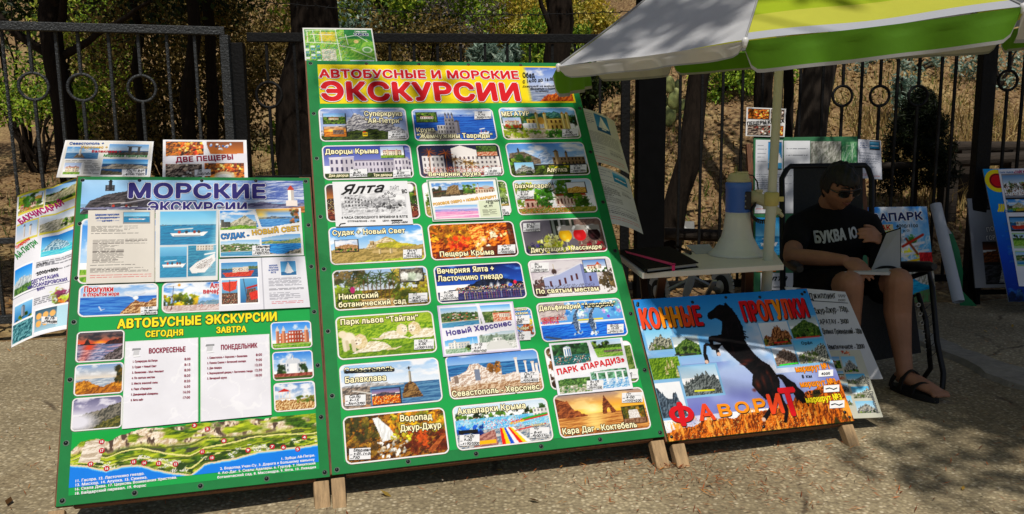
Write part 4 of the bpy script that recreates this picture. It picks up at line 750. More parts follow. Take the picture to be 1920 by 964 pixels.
def q_garden(c):
    c.grad(0, .6, '9fb8da', 'dfe4ea'); c.forest(0, 0, .3, .4, ('5a5034', '3f4426', '7a6a48'), 40); c.forest(.6, .1, 1, .5, ('4a4a22', '6a6a2c', '8a7a3a'), 40); c.tex(0, .55, 1, 1, '4a4418', '98802e'); [c.palm(.26 + i * .045, .78, .45 + .1 * (i % 3), '3f5020', '6a5234') for i in range(9)]; c.forest(0, .5, .24, .9, ('4f6a1c', '7a8a2a', '2c3c14'), 36); c.ell(.19, .52, .03, .1, 'a8346a'); c.forest(.62, .5, 1, .85, ('8a8a2a', '5a6420', 'b09a3a'), 30); c.tex(.28, .78, .62, 1, 'a88a5a', 'd0b484')
    c.inset(.71, .04, .96, .38, lambda d: (d.put(d.Y > -1, d.mixn('4a4640', '8a8478', 9, 7)), d.blobs(.1, .5, .9, .9, 9, .3, ['c8ccc0', 'a0aa98', 'e0e0d8'])))
def q_night(c):
    c.grad(0, .55, '0f2a6a', '2a5cae'); c.clouds(.5, .5, '6a9ae0'); c.clouds(.5, .4, '0a1a44', 3, 4); c.ridge([(0, .75), (.3, .62), (.55, .42), (.7, .4), (1, .55)], '0c1428', '22304c'); c.sea(.72, 1, '22284a', '4a4a7a'); c.specks(.2, .6, 1, .78, .25, ['ffe8b0', 'ffc86a', 'f0f0ff', 'd8405a']); c.rect(.3, .7, 1, .75, '5a5a6a')
    for x in (.62, .7, .82): c.ell(x, .6, .03, .1, 'ffffff', 1); c.line(x, .4, x, .62, .006, 'e8e8ff')
    for i in range(24): c.line(.3 + .028 * i, .78, .3 + .028 * i, .95, .012, c.r.choice(['e8b06a', 'c8c8e8', '8a5a8a', 'f0d8a0', 'a04a5a'])); c.ell(.9, .55, .02, .05, 'd83050')
    c.ell(.84, .62, .03, .05, '3a6ae0')
def q_church(c):
    c.grad(0, 1, 'd4ced2', 'e8e4e4'); c.clouds(.6, .5, 'b9b0b8'); c.forest(0, .55, .14, 1, ('3a2c2a', '5a4440', '2a2220'), 26); c.forest(.84, .35, 1, .8, ('3a3428', '5a4c34'), 20); c.poly([(.14, .48), (.3, .42), (.62, .14), (.66, .2), (.78, .4), (.78, .85), (.14, .85)], 'a9b0d0'); c.poly([(.62, .12), (.66, .2), (.66, .85), (.62, .85)], '7c84ac'); c.poly([(.66, .22), (.8, .42), (.8, .85), (.66, .85)], '8a92bc')
    c.line(.32, .42, .63, .13, .02, 'd8d8e0'); c.line(.14, .48, .3, .42, .02, 'e8e8ea')
    for x, y in ((.22, .58), (.33, .56), (.4, .52), (.48, .46), (.55, .42), (.71, .5)): c.rect(x - .012, y, x + .014, y + .16, '5a3438')
    c.ell(.285, .33, .035, .09, '4a3a38'); c.rect(.275, .38, .3, .46, 'b8b4c0'); c.line(.287, .12, .287, .28, .008, 'a08a4a'); c.rect(.02, .8, .8, .92, '6a5a5c'); c.specks(.1, .7, .75, .82, .3, ['3a2c2a', '2a2428']); c.inset(.66, .06, .94, .4, lambda d: (d.grad(0, .6, '6a8ac0', 'c8d0e0'), d.house(.15, .5, .8, .75, 'e8dcc8', '8a5a4a', 5, 1, 'a8502c', .1), d.tower(.65, .4, .7, .09, 'e0d0c0', 'b85a30', .25), d.forest(0, .75, 1, 1, n=16)))
def q_lions(c):
    c.put(c.Y > -1, c.mixn('5f8222', '9cb63c', 26, 20, 2.2, .5)); c.put((c.Y < .25) * .5, 'a8b848'); c.put((c.Y > .75) * .35, '4a6a1c'); c.lion(.56, .5, .95, -1, 'e0d4b4'); c.lion(.92, .5, 1.1, 1); c.lion(.36, .74, 1.2, 1, 'cbb48a'); c.ell(.11, .52, .08, .16, 'eadfc9'); c.line(.06, .58, .07, .8, .05, 'e2d6be'); c.line(.15, .6, .16, .82, .05, 'd4c6ac'); c.line(.09, .6, .1, .78, .04, 'cabd9f'); c.ell(.05, .42, .05, .1, 'e6d8bc')
def q_tales(c): c.grad(0, 1, '3f8ad0', 'a8d0f0'); c.blobs(.7, .5, 1, 1, 20, .15, ['2f7ac0', '6ab0e8', '8a4a2a', 'd8c04a']); c.specks(.7, 0, 1, 1, .1, ['ffe05a', 'ffffff', 'd84a3a'])
def q_dolphins(c):
    c.grad(0, .55, '8fb8e0', '5f9ad8'); c.rect(0, .0, .32, .5, 'b8a8a4'); c.put((c.X < .3) * (c.Y < .5), c.mixn('988a8c', 'd0c4c0', 8, 6)); c.blobs(.32, .02, 1, .45, 44, .09, ['6ab0e8', 'b8c8f0', '4a8ad0', 'c89ad0', '8ad0c8']); c.specks(.02, .38, .22, .58, .6, ['c8202c', 'e04a4a', '8a1420']); c.rect(.02, .56, 1, .62, 'dfe8f0'); c.sea(.6, 1, '1c5ab8', '3c86dc', 8, 26); c.rect(.42, .5, .75, .54, 'e0d04a'); c.specks(.2, .3, .3, .5, .3, ['3a3a50', 'c0402a']); c.dolphin(.42, .78, 1.3); c.dolphin(.61, .8, 1.35)
    c.line(.04, .9, .2, .98, .035, '4a586e'); c.ell(.82, .46, .02, .05, '8a4ac0')
def q_monument(c):
    c.grad(0, .55, '9fc0e6', 'e8eef6'); c.clouds(.5, .55); c.sea(.5, 1, '3a6288', '6a93b0'); c.ridge([(0, .5), (.3, .46), (.62, .52), (.7, .6)], '8a8a8c', 'c8c4c0', y1=.55); c.tex(0, .52, .28, 1, '5a5450', 'a8988a'); c.line(.1, .6, .3, .7, .02, 'd8d4cc'); c.line(0, .8, .26, .98, .04, 'b08a6a'); c.poly([(.6, .8), (.64, .56), (.7, .48), (.75, .56), (.8, .8), (.82, .88), (.6, .88)], '4f3a26', '98794f'); c.tower(.697, .26, .5, .014, 'a8a090', '5a5244', .02); c.ell(.697, .18, .012, .05, '3a3630'); c.line(.67, .18, .72, .16, .012, '3a3630'); c.line(.1, .5, .1, .75, .01, '3a3a3a')
    c.inset(.3, .62, .58, .97, p_harbor)
def q_ruins(c):
    c.grad(0, .3, '5f8cd0', 'aac8e8'); c.clouds(.25, .4); c.sea(.22, .62, '2a5a8a', '4f88b4', 6, 30); c.ridge([(0, .6), (.5, .55), (1, .6)], 'a88a72', 'e8dccc', 26, 20); c.poly([(.02, .5), (.12, .46), (.2, .38), (.24, .24), (.33, .22), (.4, .34), (.58, .4), (.58, .66), (.02, .72)], 'b8a090', 'f4ece2', 34, 22); c.rect(.28, .36, .34, .64, '7c8494'); c.rect(.06, .5, .1, .66, '8a7a70'); c.forest(.44, .3, .56, .44, ('8a6030', 'a8743a', '6a4a20'), 16, .08); c.poly([(.6, .56), (.72, .5), (.8, .56), (.98, .52), (1, .7), (.6, .7)], 'c4aea0', 'f0e6dc', 30, 20)
    for x, y in ((.75, .18), (.85, .28), (.93, .3), (.97, .36)): c.rect(x - .012, y, x + .012, .56, 'f0e8e0'); c.rect(x - .018, y - .02, x + .018, y + .02, 'd8ccc0')
    c.ridge([(0, .74), (1, .72)], '98765a', 'd8c0a4', 30, 20)
def q_park(c): c.forest(0, 0, 1, 1, ('6a4a2a', '3a2a1c', '8a7a5a'), 70); c.tex(.9, .1, 1, 1, '4a6a2a', '8a9a5a')
def q_falls(c):
    c.put(c.Y > -1, c.mixn('4a2c14', 'a8762c', 16, 12, 2.6)); c.blobs(.45, 0, 1, .5, 70, .09, ['8a8a2a', 'b09a34', 'd8a02a', '6a6a20', 'c07a24']); c.blobs(0, 0, .35, .5, 40, .1, ['3c3a1c', '6a5a24', '54501e']); c.blobs(.6, .4, 1, .9, 44, .1, ['7a3414', 'a04a1c', '5a2810']); c.poly([(.28, .08), (.33, .06), (.44, .32), (.5, .55), (.36, .62), (.33, .4)], 'dcdcd8', 'ffffff', 40, 6); c.blobs(.3, .55, .6, .95, 50, .05, ['f0f0ea', 'd8d4c8', '5a4a34', 'a89a84']); c.blobs(.02, .55, .3, .9, 30, .09, ['5a4420', '3a2c14', '8a6a2a']); c.poly([(.8, .9), (.98, .55), (1, .6), (.84, .98)], '8a4a24', 'b0683a'); c.blobs(.45, .5, .66, .64, 16, .05, ['c8b83a', 'a8a030'])
def q_slides(c):
    c.grad(0, .2, 'c8dcf0', 'e8f0f8'); c.forest(0, .2, 1, .34, n=50, r=.07); c.put((c.Y > .32) & (c.Y < .62), c.mixn('5fb0dc', 'b8dcee', 8, 6)); c.specks(0, .3, 1, .6, .07, ['d8b04a', 'e8e8e8', 'c04a3a', '3a8a4a', '3a6ac0']); c.rect(.84, .22, 1, .42, 'e8e4e0'); c.house(.84, .22, 1, .4, 'f0ece6', '8a8a90', 4, 2); c.tex(0, .6, 1, 1, '6a7a8a', 'c8c4c0')
    for i, k in enumerate(('d8301c', 'f4d02a', '2a5ac0', 'f4f4f4', 'd8301c', 'f4d02a', 'f4f4f4')): c.poly([(.46 + i * .02, .6), (.48 + i * .02, .6), (.5 + i * .045, 1), (.455 + i * .045, 1)], k)
    c.line(.6, .5, .98, .38, .04, 'c8281c'); c.line(.72, .44, .98, .36, .03, '3a9a3a'); c.line(.58, .52, .72, .48, .03, 'e8c02a'); c.blobs(.02, .5, .26, .7, 16, .09, ['1c4a9a', '2a6ac0', '0f2a5a']); c.poly([(.2, .75), (.4, .62), (.42, .98), (.16, 1)], '8a5a54', 'b88a80'); c.rect(.05, .86, .4, .94, 'e8b01c'); c.line(.62, .7, .95, .6, .02, 'd83a2a'); c.specks(.3, .4, .7, .6, .3, ['2a8ad0', 'ffffff', 'e84a3a'])
def q_arch(c):
    c.grad(0, .5, '9a8a8a', 'd8a05a', 'f8b83a'); c.clouds(.5, .5, 'f0c88a'); c.ell(.4, .42, .2, .2, 'fff0b0', 1); c.sea(.5, 1, '9a6234', 'dca262', 5, 24); c.put((c.Y > .5) * np.exp(-((c.X - .4) / .1) ** 2) * .7, 'ffe090'); c.ridge([(0, .08), (.13, .16), (.2, .4), (.33, .52), (.36, 1)], '6a3a24', 'a4643c', y1=.56); c.put((c.X > .36) * (c.Y < 0), 'ffffff'); c.poly([(.5, .55), (.52, .3), (.55, .08), (.6, .3), (.66, .52), (.6, .55), (.585, .4), (.56, .42), (.55, .55)], '5a3220', '8a5232')
    c.ridge([(0, .95), (.3, .9), (1, .98)], '7a4a2c', 'b07844'); c.inset(.72, .44, .97, .86, lambda d: (d.tex(0, -1, 1, 2, '3f4a1c', '7a6a2c'), d.forest(0, 0, 1, 1, ('4a5a1c', '8a6a2a', '3a3a1c'), 24), d.poly([(.3, .2), (.7, .2), (.8, .8), (.25, .8)], 'c8c0b8', 'f4f0ec'), d.tex(0, .7, 1, 1, '6a4a34', 'a08068')))

def q_seahead(c):
    c.grad(0, .8, 'a9cdf0', '8fbbe8'); c.put((c.X > .5) * (c.Y < .7) * np.clip((c.X - .5) * 3, 0, 1) * .9, c.mixn('4f5f9a', 'cfd2de', 9, 7)); c.sea(.7, 1, '6f93b4', '9fc0da'); c.ridge([(0, .95), (.04, .62), (.1, .45), (.2, .3), (.27, .55), (.35, .75), (.4, 1.1)], '2f2d30', '5f5a5c', 30, 14, .08); c.put((c.X > .24) * (c.X < .5) * (c.Y > .6) * .45, '3a3a4a'); c.house(.1, .16, .14, .34, '3a3a3e', '6a6a70', 2, 2); c.tower(.122, .06, .3, .008, '2f2f33', '222226', .08); c.boat(.17, .82, .065, 'd8d8dc', 'c8c0bc'); c.line(.17, .7, .3, .55, .02, 'b8b4bc')
    c.ridge([(.68, .8), (.8, .66), (.9, .74), (1, .7)], '5a5a74', '8a8aa0', y1=.85); c.tower(.937, .3, .75, .014, 'f0e6de', 'b04a34', .16); c.rect(.91, .62, .965, .8, 'e8dcd4'); c.ridge([(.82, 1.05), (.9, .84), (1, .82)], '8a5a34', 'c08a54')
def q_gull(c):
    c.grad(0, .5, '7fa8dc', 'd0dcec'); c.clouds(.4, .5); c.sea(.4, 1, '2f66b0', '5a92d0', 3, 18); c.ridge([(.48, 1.1), (.56, .85), (.64, .66), (.72, .55), (.82, .62), (1, .5), (1, 1)], '7a5230', 'd8b488', 24, 16, .1); c.line(.58, .32, .7, .44, .03, 'e8e8ec'); c.line(.7, .44, .84, .3, .03, 'c8ccd4'); c.ell(.72, .46, .04, .07, 'ffffff'); c.line(.25, .72, .28, .84, .025, 'f0f0f0'); c.line(.28, .84, .32, .8, .02, 'd8d8e0')
def q_quay(c):
    c.grad(0, .7, '3f78c8', '9cc0ea'); c.clouds(.65, .58, 'ffffff', 4, 4); c.ridge([(.3, .75), (.7, .62), (1, .7)], '6a8aa0', '8aa0a8', y1=.8); c.forest(0, .42, .45, .85, ('5a6a1c', '8a8a24', '3a4a16', 'b8982a'), 46, .12); c.tex(0, .8, 1, 1, 'b8a09a', 'd8c8c4'); c.line(.14, .12, .12, .9, .016, '3a3234'); c.line(.06, .12, .22, .1, .012, '3a3234'); c.ell(.22, .08, .025, .06, 'd8a04a'); c.line(.05, .9, .12, .45, .02, '5a2a2a'); c.line(.1, .95, .16, .5, .02, '6a3a34'); c.specks(.3, .76, 1, .86, .12, ['3a2c2c', 'c04a3a', 'ffffff'])
def q_redsun(c): c.grad(0, .45, '4a4a54', '9a6a5a', 'e8502a'); c.clouds(.4, .5, '2f3038'); c.ell(.5, .4, .2, .12, 'ffb03a', 1); c.sea(.42, 1, '5a6a8a', 'b89aa8', 5, 20); c.put((c.Y > .42) * np.exp(-((c.X - .3 - (c.Y - .4) * -.3) / .12) ** 2) * .8, 'e0441c'); c.ridge([(.14, .42), (.22, .22), (.3, .42), (.6, .44), (.72, .3), (1, .24)], '2a1c20', '4a2c2a', y1=.46); c.ridge([(.3, 1.2), (.6, .85), (1, .5)], '3a3434', '7a7070', 24, 18); c.put((c.Y > .62) * (c.X < .6) * .5, c.mixn('3a4a70', 'd8d8e8', 9, 12))
def q_cape(c): c.grad(0, .5, '7f9cc4', 'e8d8c4'); c.clouds(.42, .55); c.sea(.48, .8, '8a98a8', 'c8ccd0'); c.ridge([(0, .62), (.2, .5), (.35, .62), (.6, .8), (.85, .6), (1, .15)], '8a5a1c', 'd8983a', 16, 12); c.ridge([(0, .95), (.5, .75), (1, .8)], '7a4a1c', 'b8782c'); c.forest(.86, .15, 1, .6, ('3a3a1c', '5a4a1c'), 14)
def q_fog(c): c.grad(0, .5, '6a6884', 'b8b4c8'); c.clouds(.4, .5, 'e0dce8'); c.ridge([(0, .62), (.3, .48), (.6, .38), (1, .18)], '4a4a44', '8a8478', 16, 12); c.put(np.clip(1 - np.hypot((c.X - .1) / .5, (c.Y - .75) / .4), 0, 1) * 1.6, 'e0dee8'); c.ridge([(.3, 1.1), (.6, .8), (1, .6)], '3f4426', '7a7440')
def q_castle(c): c.grad(0, .7, '3f86d8', 'bcd8f4'); c.clouds(.6, .42); c.house(.15, .42, .95, .8, 'b86a4c', 'f0e4d8', 9, 3); c.house(.42, .34, .78, .8, 'a85038', 'f0e4d8', 5, 3); [c.tower(x, .34, .8, .045, 'c88a6c', 'd8cfc4', .2) for x in (.14, .3, .88)]; c.tex(0, .8, 1, 1, '5a8a2a', '8fb44a'); c.line(0, .9, 1, .84, .02, 'd8c8b0')
def q_rotunda(c): c.grad(0, .7, '3f80d0', 'cfe0f4'); c.clouds(.5, .45); c.house(.18, .4, .84, .76, 'e4e6ea', '7a8490', 9, 2); c.ell(.5, .36, .2, .13, 'd0d4da', .1); c.tower(.5, .2, .3, .02, 'e8e8ea', 'b8bcc4', .1); c.rect(.42, .44, .6, .76, 'f4f4f4'); c.forest(.12, .5, .26, .86, ('24361c', '3a5424'), 18, .09); c.forest(.7, .5, .84, .86, ('24361c', '3a5424'), 18, .09); c.tex(0, .78, 1, 1, '7a3a34', 'a86a5a'); c.rect(0, .9, 1, 1, '4a5a2a')
def q_gazebo(c): c.grad(0, .6, '5f84b8', 'c8d0dc'); c.clouds(.6, .6); c.poly([(.06, .32), (.25, .18), (.42, .32)], 'b83424'); [c.rect(x, .32, x + .025, .56, 'e8dcd0') for x in (.1, .18, .28, .36)]; c.rect(.08, .54, .42, .58, 'd8c4b0'); c.ridge([(0, .6), (.5, .64), (1, .58)], '8a5a2c', 'e8cc9c', 30, 20); c.forest(.55, .52, 1, .72, ('4a5a24', '7a7a34'), 24, .07)
def q_inflatable(c): c.grad(0, .42, '6fb4dc', '9fd0e6'); c.sea(.4, 1, '1f6f94', '2f8cb0', 7, 34); c.ridge([(0, .42), (.1, .38), (.2, .42)], '5a7a8a', '7a94a0', y1=.44); c.boat(.5, .68, .32)
def q_inflatable2(c): c.grad(0, .3, '7fbcdc', '5f9cc0'); c.sea(.3, 1, '2a7a9c', '3c92b4', 7, 34); c.boat(.5, .6, .42)
def q_deck(c): c.sea(-1, 2, '2a6f8c', '4a94ac'); c.house(.3, 0, .9, .16, 'd8d0c4', '8a8074', 6, 2); c.poly([(.05, .75), (.3, .55), (.95, .28), (.98, .5), (.6, .88), (.15, .9)], 'e8e6e2'); c.poly([(.25, .72), (.85, .4), (.9, .5), (.5, .78)], 'b8b4b0'); c.specks(.3, .45, .85, .75, .2, ['6a3a2a', 'f4f4f4', '3a3a3a']); c.line(.6, .3, .95, .25, .03, 'f4f2ee')
def q_ship(c): c.grad(0, .5, '4a86b8', '8ab8d8'); c.ridge([(.6, .4), (.8, .25), (1, .3)], '4a5a3a', '6a7a54', y1=.5); c.sea(.45, 1, '1f4f74', '3a749c'); c.poly([(.04, .68), (.9, .55), (.8, .92), (.14, .95)], 'a83424', 'd0543a'); c.poly([(.3, .35), (.75, .3), (.75, .62), (.3, .66)], 'd8ccb8'); c.specks(.3, .4, .75, .6, .4, ['5a4434', 'f0f0f0', '8a3a2a']); c.line(.1, .2, .5, .3, .01, 'c8c8c8')
def q_redsail(c): c.grad(0, 1, '8fc0e0', '4a7a98'); c.poly([(.0, .1), (1, .05), (.9, .4), (.5, .5), (.1, .4)], 'c03424', 'e05a3a'); c.tex(0, .55, 1, 1, '3a2c24', '8a6a54'); c.line(.5, 0, .5, .6, .02, '4a2c20'); c.specks(.1, .6, .9, 1, .2, ['e8c8a8', 'a83a2a', '2a2a30'])
def q_reddeck(c): c.grad(0, 1, '6faad0', '2f6a94'); c.poly([(.3, 1), (.4, .45), (.9, .4), (1, 1)], '4a3a34', '8a6a5a'); c.poly([(.5, .6), (1, .5), (1, .85), (.6, .9)], 'b8281c', 'd84a34'); c.line(.2, 0, .4, .9, .02, '3a2c28'); c.line(.4, .4, 1, .3, .05, 'a82a24')
def q_novy(c): c.grad(0, .3, '6a9ccc', 'b8d0e4'); c.sea(.28, 1, '1f6fb4', '4aa0d8', 6, 24); c.ridge([(0, .4), (.25, .3), (.5, .36), (1, .2)], '6a8a5a', 'a8a878', y1=.46); c.ridge([(0, 1.2), (.2, .9), (.5, 1.1), (.7, .85), (1, .75)], '5a5a50', 'b8b0a0')
def q_fort(c): c.grad(0, .6, '3f8ad8', 'c0dcf4'); c.clouds(.5, .55); c.ridge([(.1, .7), (.4, .45), (.6, .25), (.85, .55), (1, .65)], '8a8a74', 'd8d0b8', 18, 12); c.ridge([(0, .85), (.5, .7), (1, .8)], '4f7a1c', '8ab03a'); c.house(.02, .55, .25, .8, '5a5a54', '3a3a38', 3, 2); c.tower(.05, .45, .8, .04, '6a6a62', '4a4a44', .02)
def q_sunbay(c): c.grad(0, .5, 'f0b04a', '7aa0c8', 'c8d8e8'); c.sea(.45, 1, '3a76b0', '6fa4d0'); c.ridge([(.1, .5), (.4, .4), (.7, .5)], '4a5a6a', '8a8a84', y1=.56); c.ell(.1, .3, .2, .3, 'ffd060', 1); c.forest(.8, 0, 1, 1, ('5a3a24', '8a5a34', '3a4a24'), 24)
def q_town(c): c.grad(0, .3, '8ab8e0', 'd0e0ec'); c.ridge([(0, .28), (.4, .22), (1, .3)], '3a5a34', '7a8a5a'); c.forest(0, .3, 1, .8, ('3f5a2c', '6a7a4a', '2a3c24'), 40, .08); [c.rect(x, y, x + .05, y + .05, k) for x, y, k in [(c.r.random() * .95, .3 + c.r.random() * .36, c.r.choice(['e0d8cc', 'd0b8a8', 'f0ece4', 'b8684a'])) for _ in range(26)]]; c.sea(.72, 1, '3f7fa4', '6aa4c0'); c.line(0, .74, 1, .68, .03, 'e8e0d4')
def q_town2(c): c.grad(0, .35, '5fa0dc', 'e0ecf6'); c.ell(.5, .34, .04, .06, 'd8c8a0'); c.tex(0, .36, 1, 1, '3f5a2c', '7a8a54'); c.forest(0, .4, .6, .9, ('3f5a2c', '6a7a4a'), 22, .08); c.tex(.4, .45, 1, 1, 'b85a3a', 'e8c8b0', 24, 14); c.house(.6, .5, .95, .7, 'e8dccc', '8a6a5a', 6, 2, 'b8563a')
def q_temple(c): c.grad(0, .5, '4f98d8', 'a8d0f0'); c.house(.1, .35, .75, .7, 'e8e4dc', '8aa0b0', 7, 2, 'c8c0b4'); c.tower(.3, .25, .7, .04, 'f0ece4', 'd8d0c4', .1); c.line(.85, .1, .85, .7, .02, 'ffffff'); c.tex(0, .7, 1, 1, '7a9a7a', 'b8ccb8'); c.forest(.6, .55, 1, .85, n=14)
def q_square(c): c.grad(0, .3, 'b8ccd8', 'dce4e8'); c.tex(0, .2, 1, .7, '76867a', 'b0bcae'); c.forest(0, .15, 1, .6, ('8a9a8a', 'a8b4a4', '6a7a6a'), 30, .1); c.tex(0, .55, 1, 1, 'b8bcb4', 'e8e8e4'); c.poly([(.3, .5), (.7, .5), (.85, 1), (.15, 1)], 'd8d8d4'); c.house(.38, .35, .62, .55, 'f0f0ec', '9aa09a', 3, 1)
def q_pond(c): c.tex(0, -1, 1, 2, '1c3a24', '3f6a44'); c.forest(0, 0, 1, .6, ('1f3c24', '2f5a34', '4a7a4a'), 60, .12); c.sea(.55, 1, '1c4a4a', '3a7a74'); c.tower(.4, .2, .6, .1, 'e8ecf0', 'c8d4e0', .1); [c.rect(x, .25, x + .03, .58, '4a7aa0') for x in (.33, .4, .45)]; c.specks(0, .6, 1, .95, .12, ['e84a3a', 'f0f0f0', '6ab0d0', 'd8c04a'])
def q_lawn(c): c.grad(0, .4, 'a8c8e8', 'e0e8f0'); c.tex(0, .3, 1, .6, '2f4a20', '5f7a38'); c.forest(0, .1, .6, .5, n=26); c.tex(0, .5, 1, 1, '6a9a3a', '9ac05a'); c.tex(.4, .6, 1, .75, '5a5048', '8a8074'); c.line(0, .95, 1, .75, .03, 'c8b898')
def q_rockgarden(c): c.tex(0, -1, 1, 2, '35552c', '6a8a4a'); c.forest(0, 0, 1, .6, ('4a6a3a', '7a9a5a', '2a4a24'), 40); c.tex(0, .5, 1, 1, '5a7a3a', 'c8c4b4'); c.blobs(.1, .5, .9, .9, 20, .1, ['d8d4c8', 'a8a49a', '4a7a4a'])
def q_terrace(c): c.tex(0, -1, 1, 2, '4a7a5c', '8ab09a'); c.forest(0, 0, 1, .5, ('3f6a4a', '6a9a7a'), 30); c.tex(0, .5, 1, 1, '5f9ac8', 'd8e8f4', 20, 20); [c.rect(x, .1, x + .05, .75, 'f0f2f4') for x in (.15, .4, .65, .85)]; c.rect(.1, .08, .95, .16, 'e0e6ec'); [c.line(.0, .7 + .1 * k, 1, .6 + .1 * k, .015, '2a5a94') for k in range(4)]; c.specks(.4, .5, .8, .7, .2, ['ffffff', 'c8d8e8'])
def q_pinklake(c): c.grad(0, .3, '7fb0e0', 'dfe0f0'); c.sea(.28, 1, 'd88ab8', 'f0b8d0', 5, 20); c.put((c.Y > .3) & (c.Y < .5), c.mixn('8a9ad0', 'c8a8d8', 5, 14)); c.line(.4, .3, .9, .6, .02, '8a4a5a'); c.line(0, .9, 1, .75, .05, 'f4e4ec')
def q_oldfort(c): c.grad(0, .6, '4f80c0', 'c8d8ec'); c.clouds(.5, .5); c.tex(0, .5, 1, 1, '2a2a1c', '50482c'); c.poly([(.4, .8), (.5, .3), (.7, .15), (.85, .2), (.86, .8)], '6a543a', 'a08a64'); c.forest(0, .3, .35, .8, ('2a2c1c', '4a4a2c'), 30); c.tex(0, .75, 1, 1, '3a3428', '6a5c44'); c.poly([(0, .6), (.4, .5), (.4, .56), (0, .7)], '5a3a24')
def q_mosque(c): c.grad(0, .5, '5f98d8', 'c8dcf0'); c.tex(0, .5, 1, 1, '3f4a24', '76803c'); c.forest(0, .2, .4, .8, n=26); c.house(.4, .55, .98, .85, 'd8c0a8', '6a4a3a', 7, 1, 'b06a4a', .12); c.ell(.75, .42, .14, .14, 'b8b4b0'); c.tower(.5, .2, .6, .02, 'd8d0c4', '6a6a74', .14); c.tex(0, .85, 1, 1, '6a5a44', 'a8947a')
def q_yalta(c):
    c.put(c.Y > -1, c.mixn('b8b8ba', 'ececee', 6, 5, 1.5)); c.clouds(.5, .5, 'f8f8f8'); c.ridge([(.3, .5), (.6, .3), (1, .5)], '8a8a8c', 'b8b8ba', 20, 12, .2, y1=.72); c.poly([(.05, .12), (.3, .2), (.55, .5), (.6, .72), (.03, .8)], 'a0a0a2', 'dcdcde')
    for i in range(9):
        for j in range(3): x = .06 + i * .05; y = .24 + .05 * i * .5 + j * (.17 - .012 * i); c.rect(x, y, x + .02, y + .08, '404042')
    c.forest(.35, .55, .75, .75, ('3a3a3c', '6a6a6c', '9a9a9c'), 40, .07); c.blobs(.62, .58, .95, .8, 40, .06, ['2a2a2c', '5a5a5c', 'e0e0e0', '8a8a8c']); c.line(.74, .2, .76, .95, .016, '1c1c1e'); c.line(.66, .32, .84, .3, .012, '1c1c1e')
    for x, y in ((.66, .26), (.7, .16), (.75, .1), (.8, .15), (.84, .24)): c.ell(x, y, .022, .06, '2a2a2c'); c.ell(x, y, .012, .03, 'd0d0d2')
    c.tex(.1, .8, .9, .9, '8a8a8c', 'd8d8da', 30, 10)
def q_minimap(c):
    c.put(c.Y > -1, c.mixn('4f8a34', '8fb852', 14, 10)); c.tex(.58, .0, 1, .32, '1f6a3a', '2f7a44'); c.line(.62, .0, .98, .34, .06, '1f6a3a'); c.tex(.22, .12, .45, .4, 'a8a83a', 'd0c04a'); c.tex(.24, .62, .44, .98, '8a9a84', 'd0ccb8', 26, 20)
    for x0, y0, x1, y1 in ((.04, .08, .48, .06), (.04, .42, .5, .46), (.46, .02, .5, 1), (.06, .08, .06, .42), (.14, .08, .16, .44), (.25, .08, .26, .44), (.5, .3, .78, .2), (.5, .52, .72, .6), (.6, .2, .62, .5), (.72, .16, .9, .4), (.66, .62, .96, .9), (.1, .2, .4, .2)): c.line(x0, y0, x1, y1, .014, 'e4e8d8')
    for i in range(6):
        for j in range(3): c.rect(.02 + j * .075, .52 + i * .08, .075 + j * .075, .575 + i * .08, ['2f6a5a', 'd8e4d8', '4a8a9a'][(i + j) % 3])
    c.ell(.88, .64, .08, .1, 'dfe8d8'); c.ell(.88, .64, .06, .075, '6a9a5a'); c.ell(.74, .4, .04, .06, 'e0c48a'); c.specks(.02, .1, .6, .95, .1, ['d8d0b8', '6a8ac0', 'c06a4a']); c.rect(.62, .93, .96, .99, 'c0c4cc')
def q_coast(c):
    c.a[:] = hexc('1c7fd8')
    top = c.line_y(COAST[0], .06); low = c.line_y(COAST[1], .04)
    c.put(c.Y < top, '14994a'); land = (c.Y >= top) & (c.Y < low); c.put(land, c.mixn('5a6a1c', '9aaa34', 18, 10, 2.4)); d = (c.Y - top) / (low - top + .01)
    st = c.noise(60, 7, 3); c.put(land * np.clip((c.noise(9, 9) - .5) * 7, 0, 1) * .9, c.mixn('a8b82e', 'c8d048', 12, 8)); c.put(land * np.clip((c.noise(14, 9) - .52) * 7, 0, 1), c.mixn('2c4418', '4f7022', 30, 16)); cl = np.clip((.5 - d) * 6, 0, 1) * np.clip((c.noise(13, 6) - .4) * 9, 0, 1); c.put(land * cl, c.mixn('c0a88c', 'f6e8d4', 40, 10, 2.0)); c.put(land * cl * np.clip((st - .52) * 12, 0, 1), '5a4a40'); c.put(land * (np.abs(d - .5) < .05) * np.clip((c.noise(24, 8) - .48) * 9, 0, 1) * .8, '3a3a3e')
    for k_ in range(5):
        yy = .45 + .12 * k_ + .05 * np.sin(c.X * (9 + 3 * k_) + k_ * 2); c.put(land * (np.abs(d - yy) < .018), 'e0d890' if k_ % 2 else '5f6a2a')
    c.put(land * (d > .7) * np.clip((c.noise(30, 14) - .55) * 9, 0, 1) * (c.rng.rand(c.ny, c.nx) < .5), 'f0ece4'); c.put(land * (d > .75) * np.clip((c.noise(26, 12) - .55) * 9, 0, 1), '33491f'); c.put((c.Y >= low - .02) & (c.Y < low + .01), 'e0cca8'); c.put((c.Y >= low + .01) & (c.Y < low + .03), '6ab8ec')
    c.poly([(.03, COAST[1][0][1] - .04), (.055, COAST[0][1][1] + .02), (.1, COAST[0][2][1]), (.13, COAST[0][2][1] + .1), (.11, COAST[1][1][1] - .06)], 'b8a894', 'f4e8d8')
